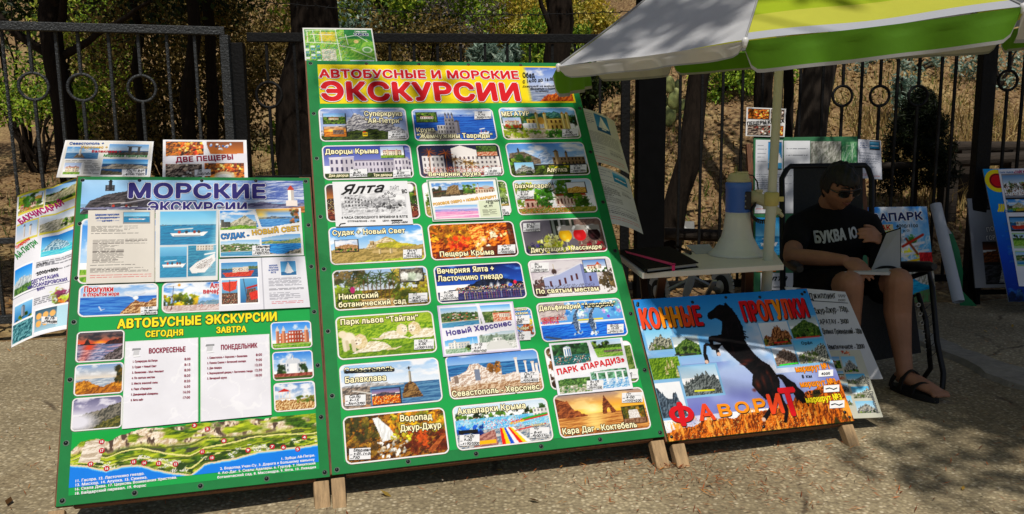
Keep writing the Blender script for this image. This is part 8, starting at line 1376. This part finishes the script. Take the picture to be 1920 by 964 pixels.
m = MB(); ex, ey = PZ.loc(*zp('g', (765, 168))); m.lathe([(.0, .0016), (.085, .0016)], 28, 0, (ex, ey, 0)); m.lathe([(.0, .0022), (.056, .0022)], 28, 1, (ex, ey, 0)); m.lathe([(.044, .0026), (.05, .0026)], 28, 2, (ex, ey, 0)); m.build('round_emblem', [INK('yellow'), INK('red'), INK('brown')], BZ)
T = Text(); 
for k in range(3): a = np.array(PZ.loc(*zp('g', (770 + 12 * k, 330)))); T.stroke([a, a + [.012, .025], a + [.016, .05]], .012, .0016, 'yellow')
for k in range(6): q = zp('g', (800 + 6 * k, 400 + 40 * k)); p0 = PZ.loc(*q); T.put('дорога'[:4 + k % 3], p0, p0 + [.05, .004], .012, .0016, 'skyblue', bold=.02)
T.build('lettering', BZ)
c = canvas(.4, hz * .86, .004); q_sheetcollage(c); q6 = [PZ.loc(*zp('g', p)) for p in ((768, 108), (1010, 98), (1110, 735), (878, 728))]; o = inkmesh('tour_poster', c, 0, 0, 0, 0, 0, PAPER, None, corners=q6); o.matrix_world = PZ.mat(.004); tag(o, 'tall sheet of small tour pictures fixed on the blue poster board', 'poster')
sheet_text(o, PZ, 'g', .004, [('ПАРК ЛЬВОВ', (778, 128), (852, 126), 8, INKS('skyblue', .05)), ('«ТАЙГАН»', (855, 128), (930, 124), 13, INKS('magenta', .06)), ('СУДАК - ', (808, 336), (862, 330), 12, INKS('skyblue', .06)), ('НОВЫЙ СВЕТ', (868, 330), (950, 318), 12, INKS('gold', .06))])
# ------------------------------------------------------------------ reclining chair
J = lambda u, v, y: at(u, v, y=y)
CH = empty('reclining_chair', loc=(1.72, 4.0, 0), label='black mesh reclining garden chair with laced leg rest', cat='chair'); CO = np.array([1.72, 4.0, 0])
TUB = mat('chair_tube_black', '141416', .4, .2, 20, metal=.4); MESHF = mat('chair_mesh_black', '222326', .7, .5, 160, bump=.4, bscale=220); PADM = mat('arm_pad_black', '121214', .45, .2, 20)
bl0, bl1, br1, br0 = J(1468, 560, 4.18), J(1466, 335, 4.5), J(1634, 335, 4.5), J(1634, 560, 4.18)
tl, tr = J(1482, 312, 4.54), J(1622, 310, 4.54)
m = MB(); m.tube([q - CO for q in (bl0, bl0 * .5 + bl1 * .5, bl1, bl1 * .3 + tl * .7 + (-.008, 0, 0), tl, tr, br1 * .3 + tr * .7 + (.008, 0, 0), br1, br0 * .5 + br1 * .5, br0)], .0155, 12); m.build('back_frame', TUB, CH)
m = MB(); g = 10; V = []; A0, A1, B1_, B0 = bl0 + (.05, -.01, 0), tl + (.015, -.005, -.005), tr + (-.015, -.005, -.005), br0 + (-.05, -.01, 0)
for j in range(g + 1):
    for i in range(g + 1): t, s_ = j / g, i / g; p = (A0 * (1 - s_) + B0 * s_) * (1 - t) + (A1 * (1 - s_) + B1_ * s_) * t; V.append(p - CO + np.array([0, .05 * math.sin(math.pi * s_) * math.sin(math.pi * t), 0]))
F = [(j * (g + 1) + i, j * (g + 1) + i + 1, (j + 1) * (g + 1) + i + 1, (j + 1) * (g + 1) + i) for j in range(g) for i in range(g)]; m.add(V, F, 0, True); m.build('back_mesh', MESHF, CH)
kl, kr = J(1535, 556, 3.84), J(1722, 552, 3.84)
V = []; m = MB()
for j in range(g + 1):
    for i in range(g + 1): t, s_ = j / g, i / g; p = (bl0 * (1 - s_) + br0 * s_) * (1 - t) + (kl * (1 - s_) + kr * s_) * t; V.append(p - CO - np.array([0, 0, .06 * math.sin(math.pi * t)]))
m.add(V, F, 0, True); m.build('seat_mesh', MESHF, CH)
ll, lr = J(1560, 690, 3.78), J(1736, 660, 3.78)
V = []; m = MB()
for j in range(g + 1):
    for i in range(g + 1): t, s_ = j / g, .02 + .93 * i / g; V.append((kl * (1 - s_) + kr * s_) * (1 - t) + (ll * (1 - s_) + lr * s_) * t - CO)
m.add(V, F, 0, True); m.build('leg_rest_mesh', MESHF, CH)
m = MB(); m.tube([q - CO for q in (br0 + (.03, 0, .05), J(1742, 508, 3.86), J(1748, 540, 3.78), J(1757, 640, 3.68), J(1769, 700, 3.63), J(1767, 728, 3.61), J(1748, 739, 3.61), J(1690, 740, 3.62), J(1600, 742, 3.64))], .013, 12); m.build('side_frame', TUB, CH)
m = MB(); m.tube([q - CO for q in (kr, J(1736, 600, 3.7), J(1742, 660, 3.7), J(1745, 690, 3.75), J(1730, 712, 3.85), J(1700, 720, 3.9), J(1560, 722, 3.9))], .012, 12); m.build('leg_rest_frame', TUB, CH)
m = MB(); q0, q1, q2 = J(1510, 560, 3.95) - CO, J(1500, 640, 3.9) - CO, J(1560, 742, 3.7) - CO; m.tube([q0, q1, q2], .013, 10); m.tube([J(1700, 560, 4.1) - CO, (.3, .5, .02), (-.25, .5, .02), J(1500, 560, 4.1) - CO], .013, 10); m.build('rear_frame', TUB, CH)
for (a, b) in ((J(1655, 500, 4.1), J(1752, 500, 3.72)), (J(1475, 490, 4.12), J(1500, 505, 3.8))):
    a, b = a - CO, b - CO; m = MB(); t = (b - a); m.tube([a, a + t * .12, a + t * .5, a + t * .9, b], [.014, .026, .028, .026, .016], 14); o = m.build('armrest', PADM, CH)
m = MB(); LC = mat('lacing_cord', '1a1a1c', .7, .2, 30); EY = mat('lacing_ring', 'a8a8a4', .4, .1, 30, metal=.5)
lc = MB()
for k in range(6):
    p = J(1722 + 3.2 * k, 572 + 17 * k, 3.7) - CO; m = MB(); m.tube([p + np.array([.0085 * math.cos(a), 0, .0085 * math.sin(a)]) for a in np.linspace(0, 6.28, 12, endpoint=False)], .0028, 6, 0, True); m.build('lacing_ring', EY, CH); q = J(1745 + 3.0 * k, 570 + 17 * k, 3.69) - CO; lc.tube([p, q, J(1724 + 3.2 * k, 589 + 17 * k, 3.688) - CO], .002, 5)
lc.build('lacing', LC, CH)

# ------------------------------------------------------------------ seated man
SKIN = mat('skin_tanned', '9e7056', .5, .2, 9, spec=.35); CLOTH = mat('black_cotton', '0c0c0e', .85, .3, 40, bump=.15, bscale=60, spec=.2); SHORT = mat('black_shorts', '0b0c0f', .8, .3, 30, spec=.2); HAIRM = mat('black_hair', '0a0908', .6, .5, 60, bump=.6, bscale=90, stretch=(1, 1, .3))
PE = np.array([1.7, 4.05, 0])
def skin(name, verts, edges, *_):
    """closed tapered limbs along the bones; fused() melts them into one surface"""
    B = MB(); E = lambda v: np.array([v[3], v[4] if len(v) > 4 else v[3]])
    def axes(t):
        e1 = np.array([1.0, 0, 0]); e1 = e1 - t * (e1 @ t)
        if np.linalg.norm(e1) < .3: e1 = np.array([0, 0, 1.0]); e1 = e1 - t * (e1 @ t)
        e1 /= np.linalg.norm(e1); return e1, np.cross(t, e1)
    for i, j in edges:
        p, q = np.array(verts[i][:3], float) - PE, np.array(verts[j][:3], float) - PE; ra, rb = E(verts[i]), E(verts[j]); L_ = np.linalg.norm(q - p)
        if L_ < 1e-5: continue
        t = (q - p) / L_; e1, e2 = axes(t); n = 14; V = []; F = []; ts = [(-.98, 0), (-.8, 0), (-.45, 0), (0, 0), (0, .33), (0, .67), (0, 1), (.45, 1), (.8, 1), (.98, 1)]
        for k, (c, u) in enumerate(ts):
            r = (ra * (1 - u) + rb * u) * math.sqrt(1 - c * c); ctr_ = p + t * (L_ * u + c * (ra if u == 0 else rb).min())
            for m_ in range(n): a = 2 * math.pi * m_ / n; V.append(ctr_ + e1 * r[0] * math.cos(a) + e2 * r[1] * math.sin(a))
        for k in range(len(ts) - 1): F += [(k * n + m_, k * n + (m_ + 1) % n, (k + 1) * n + (m_ + 1) % n, (k + 1) * n + m_) for m_ in range(n)]
        F += [tuple(range(n))[::-1], tuple(range((len(ts) - 1) * n, len(ts) * n))]; B.add(V, F)
    return B
def grab(B): return np.array(B.v), B.f
def fused(name, pieces, mt, voxel, smooth=3, parent=None):
    V = []; F = []; n = 0
    for v, f in pieces: V += [tuple(q) for q in v]; F += [tuple(i + n for i in g_) for g_ in f]; n += len(v)
    me = bpy.data.meshes.new(name); me.from_pydata(V, [], F); me.materials.append(mt); o = bpy.data.objects.new(name, me); COL.objects.link(o); o.parent = parent
    r_ = o.modifiers.new('remesh', 'REMESH'); r_.mode = 'VOXEL'; r_.voxel_size = voxel; r_.use_smooth_shade = True; s_ = o.modifiers.new('smooth', 'SMOOTH'); s_.factor = .5; s_.iterations = smooth
    dg = bpy.context.evaluated_depsgraph_get(); nm = bpy.data.meshes.new_from_object(o.evaluated_get(dg)); o.modifiers.clear(); o.data = nm; nm.name = name
    return o
def chain(pts): return list(pts), [(i, i + 1) for i in range(len(pts) - 1)]
pel = np.array([1.70, 4.22, .36]); ch_ = J(1563, 470, 4.2); ch_ = np.array([1.70, 4.24, .62]); nk = np.array([1.685, 4.24, .815]); hd = J(1573, 350, 4.12)
shR, shL = J(1498, 425, 4.26), J(1625, 422, 4.26); elR, elL = J(1484, 480, 4.0), J(1655, 490, 4.1); wrR = J(1583, 488, 3.8); wrL = J(1650, 447, 3.93)
hpR, hpL = np.array([1.60, 4.18, .38]), np.array([1.80, 4.18, .38]); knR, knL = J(1592, 522, 3.71), J(1683, 517, 3.71); anR, anL = J(1597, 700, 3.62), J(1697, 700, 3.62)
v = [(*pel, .13, .1), (*(pel * .5 + ch_ * .5), .125, .095), (*ch_, .14, .1), (*(ch_ * .35 + nk * .65), .1, .085), (*nk, .052), (*(nk * .45 + hd * .55 + np.array([0, .015, -.03])), .05), (*(shR), .058), (*(shR * .45 + elR * .55), .05), (*elR, .042), (*(elR * .4 + wrR * .6), .038), (*wrR, .027), (*shL, .058), (*(shL * .45 + elL * .55), .05), (*elL, .042), (*(elL * .4 + wrL * .6), .038), (*wrL, .027),
     (*hpR, .1), (*(hpR * .4 + knR * .6 - np.array([0, 0, .025])), .082), (*(knR - np.array([0, .01, .025])), .063), (*(knR * .62 + anR * .38 + np.array([0, .03, 0])), .062), (*(knR * .25 + anR * .75 + np.array([0, .015, 0])), .043), (*anR, .036), (*hpL, .1), (*(hpL * .4 + knL * .6 - np.array([0, 0, .025])), .082), (*(knL - np.array([0, .01, .025])), .063), (*(knL * .62 + anL * .38 + np.array([0, .03, 0])), .062), (*(knL * .25 + anL * .75 + np.array([0, .015, 0])), .043), (*anL, .036)]
e = [(0, 1), (1, 2), (2, 3), (3, 4), (4, 5), (3, 6), (6, 7), (7, 8), (8, 9), (9, 10), (3, 11), (11, 12), (12, 13), (13, 14), (14, 15), (0, 16), (16, 17), (17, 18), (18, 19), (19, 20), (20, 21), (0, 22), (22, 23), (23, 24), (24, 25), (25, 26), (26, 27)]
pieces = [grab(skin('body_part', v, e))]
def hand(wr, dirv, up, side, curl, sc=1.0):
    """palm and five unequal bent fingers; side = direction of the thumb"""
    d = np.array(dirv, float); d /= np.linalg.norm(d); u = np.array(up, float); u -= d * (u @ d); u /= np.linalg.norm(u); s_ = np.array(side, float); s_ -= d * (s_ @ d) + u * (s_ @ u); s_ /= np.linalg.norm(s_); out = []
    pv, pe_ = chain([(*(wr), .026, .02), (*(wr + d * .035 * sc), .034, .018), (*(wr + d * .07 * sc), .038, .015), (*(wr + d * .088 * sc), .034, .012)]); 
    B = MB(); ex = np.stack([s_, u, d], 1); B.ball(wr + d * .05 * sc - PE, (.042 * sc, .017 * sc, .055 * sc), 0, 10, ex); out.append((np.array(B.v), B.f))
    for k, (off, L_) in enumerate(((.03, .07), (.01, .08), (-.011, .075), (-.031, .058))):
        b = wr + d * .08 * sc + s_ * off * sc; pts = [(*(wr + d * .05 * sc + s_ * off * .8 * sc), .0095 * sc)]; p = b; dd = d.copy()
        for j, f in enumerate((.45, .32, .23)):
            a = curl[k] * (.6 if j == 0 else 1.0); dd = dd * math.cos(a) - u * math.sin(a); dd /= np.linalg.norm(dd); 
            if j == 0: pts.append((*p, .0092 * sc))
            p = p + dd * L_ * f * sc; pts.append((*p, (.0085, .008, .0066)[j] * sc))
        out.append(grab(skin('finger', *chain(pts))))
    b = wr + d * .018 * sc + s_ * .024 * sc; t1 = b + (d * .6 + s_ * .75 - u * .15) * .034 * sc; t2 = t1 + (d * .9 + s_ * .25 - u * .3) * .03 * sc; t3 = t2 + (d * .95 - u * .35) * .022 * sc
    out.append(grab(skin('finger', *chain([(*b, .013 * sc), (*t1, .011 * sc), (*t2, .0095 * sc), (*t3, .0075 * sc)])))); return out
pieces += hand(wrR, J(1622, 508, 3.72) - wrR, (-.1, -.55, .85), (.3, .7, .5), (.35, .3, .32, .4)); pieces += hand(wrL, J(1630, 438, 3.86) - wrL, (.2, -.8, .5), (-.2, -.2, 1), (.5, .55, .55, .6))
# feet
for an, tx in ((anR, -.02), (anL, .06)):
    f_, fe = chain([(an[0], an[1] + .03, .07, .036, .034), (an[0] + tx * .3, an[1] - .03, .075, .04, .032), (an[0] + tx, an[1] - .09, .055, .042, .024), (an[0] + tx * 1.35, an[1] - .125, .045, .038, .017)]); pieces.append(grab(skin('foot', f_, fe)))
    heel = MB(); heel.tube([np.array(an) - PE, (an[0] - PE[0], an[1] + .02 - PE[1], .075)], [.036, .034], 12); pieces.append((np.array(heel.v), heel.f))
    for k in range(5): bx_ = an[0] + tx * 1.35 + (-.034 + .017 * k) * 1; L_ = .03 - abs(k - (1 if tx > 0 else 3)) * .004; pieces.append(grab(skin('toe', *chain([(bx_, an[1] - .12, .044, .0105), (bx_ + tx * .08, an[1] - .142 - L_ * .3, .042, .0105), (bx_ + tx * .1, an[1] - .15 - L_ * .5, .036, .009)]))))
# head: y- is the face
HR = (Matrix.Rotation(math.radians(14), 3, 'Z') @ Matrix.Rotation(math.radians(24), 3, 'X') @ Matrix.Rotation(math.radians(-6), 3, 'Y')); HRn = np.array(HR)
def headshape(r, n=40, grow=0.0):
    V = []; F = []
    for i in range(n + 1):
        t = math.pi * i / n
        for j in range(2 * n):
            a = math.pi * j / n; x, y, z = math.sin(t) * math.cos(a), math.sin(t) * math.sin(a), math.cos(t); fr = max(0, -y); X_, Y_, Z_ = x * .079, y * .1, z * .122
            if z < 0: k = 1 - .34 * (-z) ** 1.3; X_ *= k; Y_ *= 1 - .12 * (-z) - (.25 * (-z) if y > 0 else 0)
            g = lambda cx, cz, w, h: math.exp(-((x - cx) / w) ** 2 - ((z - cz) / h) ** 2) * (fr > .2)
            Y_ -= .024 * g(0, -.16, .13, .16) + .012 * g(0, .06, .1, .2) + .006 * g(0, .24, .7, .1) + .008 * g(0, -.5, .3, .09) + .012 * g(0, -.8, .32, .16); Y_ += .010 * g(.36, .05, .2, .12) + .010 * g(-.36, .05, .2, .12) + .006 * g(0, -.43, .38, .035)
            X_ += math.copysign(.004, x) * math.exp(-((abs(x) - .7) / .25) ** 2 - ((z + .2) / .2) ** 2) * (fr > .1)
            V.append(np.array([X_, Y_, Z_]) * (1 + grow))
    for i in range(n):
        for j in range(2 * n): F.append((i * 2 * n + j, (i + 1) * 2 * n + j, (i + 1) * 2 * n + (j + 1) % (2 * n), i * 2 * n + (j + 1) % (2 * n)))
    return np.array(V), F
HV, HF = headshape(1); HB = MB(); HB.add(HV, HF, 0, True)
for sx in (-1, 1): HB.ball((sx * .074, .008, -.005), (.01, .018, .031), 0, 8)
HB.tube([(0, .02, -.05), (0, .055, -.13)], [.05, .054], 14)
pieces.append((np.array(HB.v) @ HRn.T + (hd - PE), HB.f))
MAN = fused('person', pieces, SKIN, .005, 4); MAN.location = PE
tag(MAN, 'seated man in black T-shirt and sunglasses looking down at a folder on his lap', 'person')
hm = lambda p: np.array(p) @ HRn.T + (hd - PE)
# hair, glasses, mouth, brows
V, F = headshape(1, 40, .06); keep = []
for f in F:
    c = V[list(f)].mean(0); lim = .048 if c[1] < -.03 else (-.005 if c[1] < .015 else -.055)
    if c[2] > lim + .004 * math.sin(c[0] * 400 + c[2] * 90): keep.append(f)
V2 = V.copy(); rr_ = random.Random(3); V2 = V2 * np.array([1.02, 1.03, 1.05]); V2[:, 2] += .006 * np.sin(V[:, 0] * 150) * np.cos(V[:, 1] * 130); V2[:, 1] -= .01 * np.exp(-((V[:, 2] - .075) / .03) ** 2) * (V[:, 1] < -.02)
m = MB(); m.add(V2 @ HRn.T + (hd - PE), keep, 0, True); h = m.build('hair', HAIRM, MAN); sd = h.modifiers.new('thick', 'SOLIDIFY'); sd.thickness = .012; sd.offset = -1
GLS = mat('sunglass_lens', '060607', .08, .1, 10, spec=.8); m = MB()
for sx in (-1, 1):
    k = 20; ring = [(sx * .033 + .029 * math.copysign(abs(math.cos(a)) ** .7, math.cos(a)), -.106 + abs(sx * .033 + .029 * math.cos(a)) ** 2 * 3.4, .012 + .02 * math.copysign(abs(math.sin(a)) ** .75, math.sin(a))) for a in np.linspace(0, 2 * math.pi, k, endpoint=False)]
    fr_ = [hm(p) for p in ring]; bk = [hm((p[0], p[1] + .004, p[2])) for p in ring]; m.add(fr_ + bk, [tuple(range(k)), tuple(range(k, 2 * k))[::-1]] + [(i, k + i, k + (i + 1) % k, (i + 1) % k) for i in range(k)])
    m.tube([hm((sx * .06, -.094, .02)), hm((sx * .076, -.06, .018)), hm((sx * .081, .012, .014))], .0032, 8)
m.tube([hm((-.008, -.107, .018)), hm((0, -.112, .02)), hm((.008, -.107, .018))], .003, 8); m.tube([hm((-.062, -.094, .031)), hm((-.03, -.104, .033)), hm((0, -.108, .031)), hm((.03, -.104, .033)), hm((.062, -.094, .031))], .003, 8); m.build('sunglasses', GLS, MAN)
m = MB(); LIP = mat('lips', '7a4438', .5, .1, 20); m.tube([hm((-.026, -.083, -.041)), hm((-.014, -.0925, -.0465)), hm((0, -.0955, -.048)), hm((.014, -.0925, -.0465)), hm((.026, -.083, -.041))], [.0015, .0035, .0038, .0035, .0015], 8); m.tube([hm((-.018, -.088, -.052)), hm((0, -.0935, -.056)), hm((.018, -.088, -.052))], [.0015, .0042, .0015], 8); m.build('lips', LIP, MAN)
m = MB()
for sx in (-1, 1): m.tube([hm((sx * .014, -.1, .04)), hm((sx * .034, -.096, .046)), hm((sx * .052, -.084, .042))], [.003, .004, .002], 8)
m.build('eyebrows', HAIRM, MAN)
# clothes follow the body
g_ = 1.16
tv = [(*(pel + (0, -.02, .02)), .155, .125), (*(pel * .5 + ch_ * .5), .15, .12), (*(ch_ + (0, -.005, 0)), .165, .122), (*(ch_ * .35 + nk * .65), .118, .098), (*(nk + (0, .0, -.01)), .068), (*shR, .074), (*(shR * .62 + elR * .38), .069), (*(shR * .4 + elR * .6), .067), (*shL, .074), (*(shL * .62 + elL * .38), .07), (*(shL * .35 + elL * .65), .066)]
TS = fused('t_shirt', [grab(skin('shirt_part', tv, [(0, 1), (1, 2), (2, 3), (3, 4), (3, 5), (5, 6), (6, 7), (3, 8), (8, 9), (9, 10)]))], CLOTH, .008, 10, MAN)
sv = [(*(pel + (0, 0, -.01)), .15, .12), (*hpR, .118), (*(hpR * .45 + knR * .55 - np.array([0, 0, .025])), .1), (*(hpR * .2 + knR * .8 - np.array([0, 0, .02])), .088), (*hpL, .118), (*(hpL * .45 + knL * .55 - np.array([0, 0, .025])), .1), (*(hpL * .2 + knL * .8 - np.array([0, 0, .02])), .088)]
fused('shorts', [grab(skin('shorts_part', sv, [(0, 1), (1, 2), (2, 3), (0, 4), (4, 5), (5, 6)]))], SHORT, .008, 10, MAN)
# shirt lettering laid on the chest
from mathutils.bvhtree import BVHTree
dg = bpy.context.evaluated_depsgraph_get(); bv = BVHTree.FromObject(TS, dg)
PS = Plane(J(1530, 465, 4.1), (1, 0, 0), (0, .0, 1)); T = Text(); T.put('БУКВА', PS.loc(1536, 458), PS.loc(1590, 450), .056, 0, 'shirt_white', bold=.06, jit=.06); T.put('Ю', PS.loc(1597, 449), PS.loc(1617, 446), .052, 0, 'shirt_white', bold=.06)
for k in range(len(T.V)):
    for i, q in enumerate(T.V[k]):
        w = PS.wpt(q[0], q[1], 0); hit = bv.ray_cast(Vector((w[0], 3.0, w[2])) - Vector(PE), Vector((0, 1, 0)))
        yy = hit[0][1] + PE[1] if hit[0] is not None else 4.1; T.V[k][i] = np.array([w[0], yy - .004 - q[2], w[2]]) - PE
T.build('shirt_lettering', MAN)
# sandals
SAN = mat('sandal_black', '131313', .7, .2, 20); 
for an, tx in ((anR, -.02), (anL, .06)):
    m = MB(); k = 24; out = [(an[0] + tx * (.35 + .75 * -math.sin(a)) * 1 + .046 * math.cos(a) - PE[0], an[1] - .05 + .12 * math.sin(a) - PE[1]) for a in np.linspace(0, 2 * math.pi, k, endpoint=False)]; m.prism(out, .004, .03)
    for fy, hgt, w in ((-.085, .058, .034), (-.03, .098, .03), (.03, .07, .03)):
        cxx = an[0] + tx * max(0, -fy) / .13 - PE[0]; arc = [(cxx + .05 * math.cos(a), an[1] + fy - PE[1], .02 + hgt * math.sin(a)) for a in np.linspace(0, math.pi, 14)]
        for a_, b_ in zip(arc[:-1], arc[1:]): m.bar(a_, b_, w, .005, 0, (0, 1, 0)) if False else m.bar(a_, b_, .005, w, 0, (0, 1, 0))
    m.build('sandal', SAN, MAN)
# ring binder on the lap
FO = empty('ring_binder', loc=J(1640, 505, 3.82), label='open grey ring binder held upright on the lap of the seated man', cat='folder'); fo = np.array(FO.location)
cv_ = [J(1634, 507, 3.84), J(1688, 501, 3.80), J(1688, 429, 3.88), J(1635, 447, 3.93)]; pgq = [J(1584, 508, 3.70), J(1668, 510, 3.68), J(1690, 500, 3.80), J(1634, 506, 3.84)]
def slab(q, th): q = [np.array(x) - fo for x in q]; n_ = np.cross(q[1] - q[0], q[3] - q[0]); n_ /= np.linalg.norm(n_); m = MB(); m.add(q + [x - n_ * th for x in q], [(0, 1, 2, 3), (7, 6, 5, 4), (0, 4, 5, 1), (1, 5, 6, 2), (2, 6, 7, 3), (3, 7, 4, 0)]); return m
slab(cv_, .004).build('cover', mat('binder_grey', 'a4a6b0', .6, .06, 10), FO); slab([p - np.array([0, 0, .003]) for p in pgq], .012).build('page_block', mat('binder_pages', 'b8b8b8', .6, .08, 20), FO)
bd_ = [q + (0, .0045, 0) for q in (cv_[0] + (-.006, 0, 0), cv_[1] + (.006, 0, 0), cv_[2] + (.006, 0, .006), cv_[3] + (-.006, 0, .006))]; slab(bd_, .003).build('cover_back', BLK, FO)

bpy.data.objects.remove(_fo)
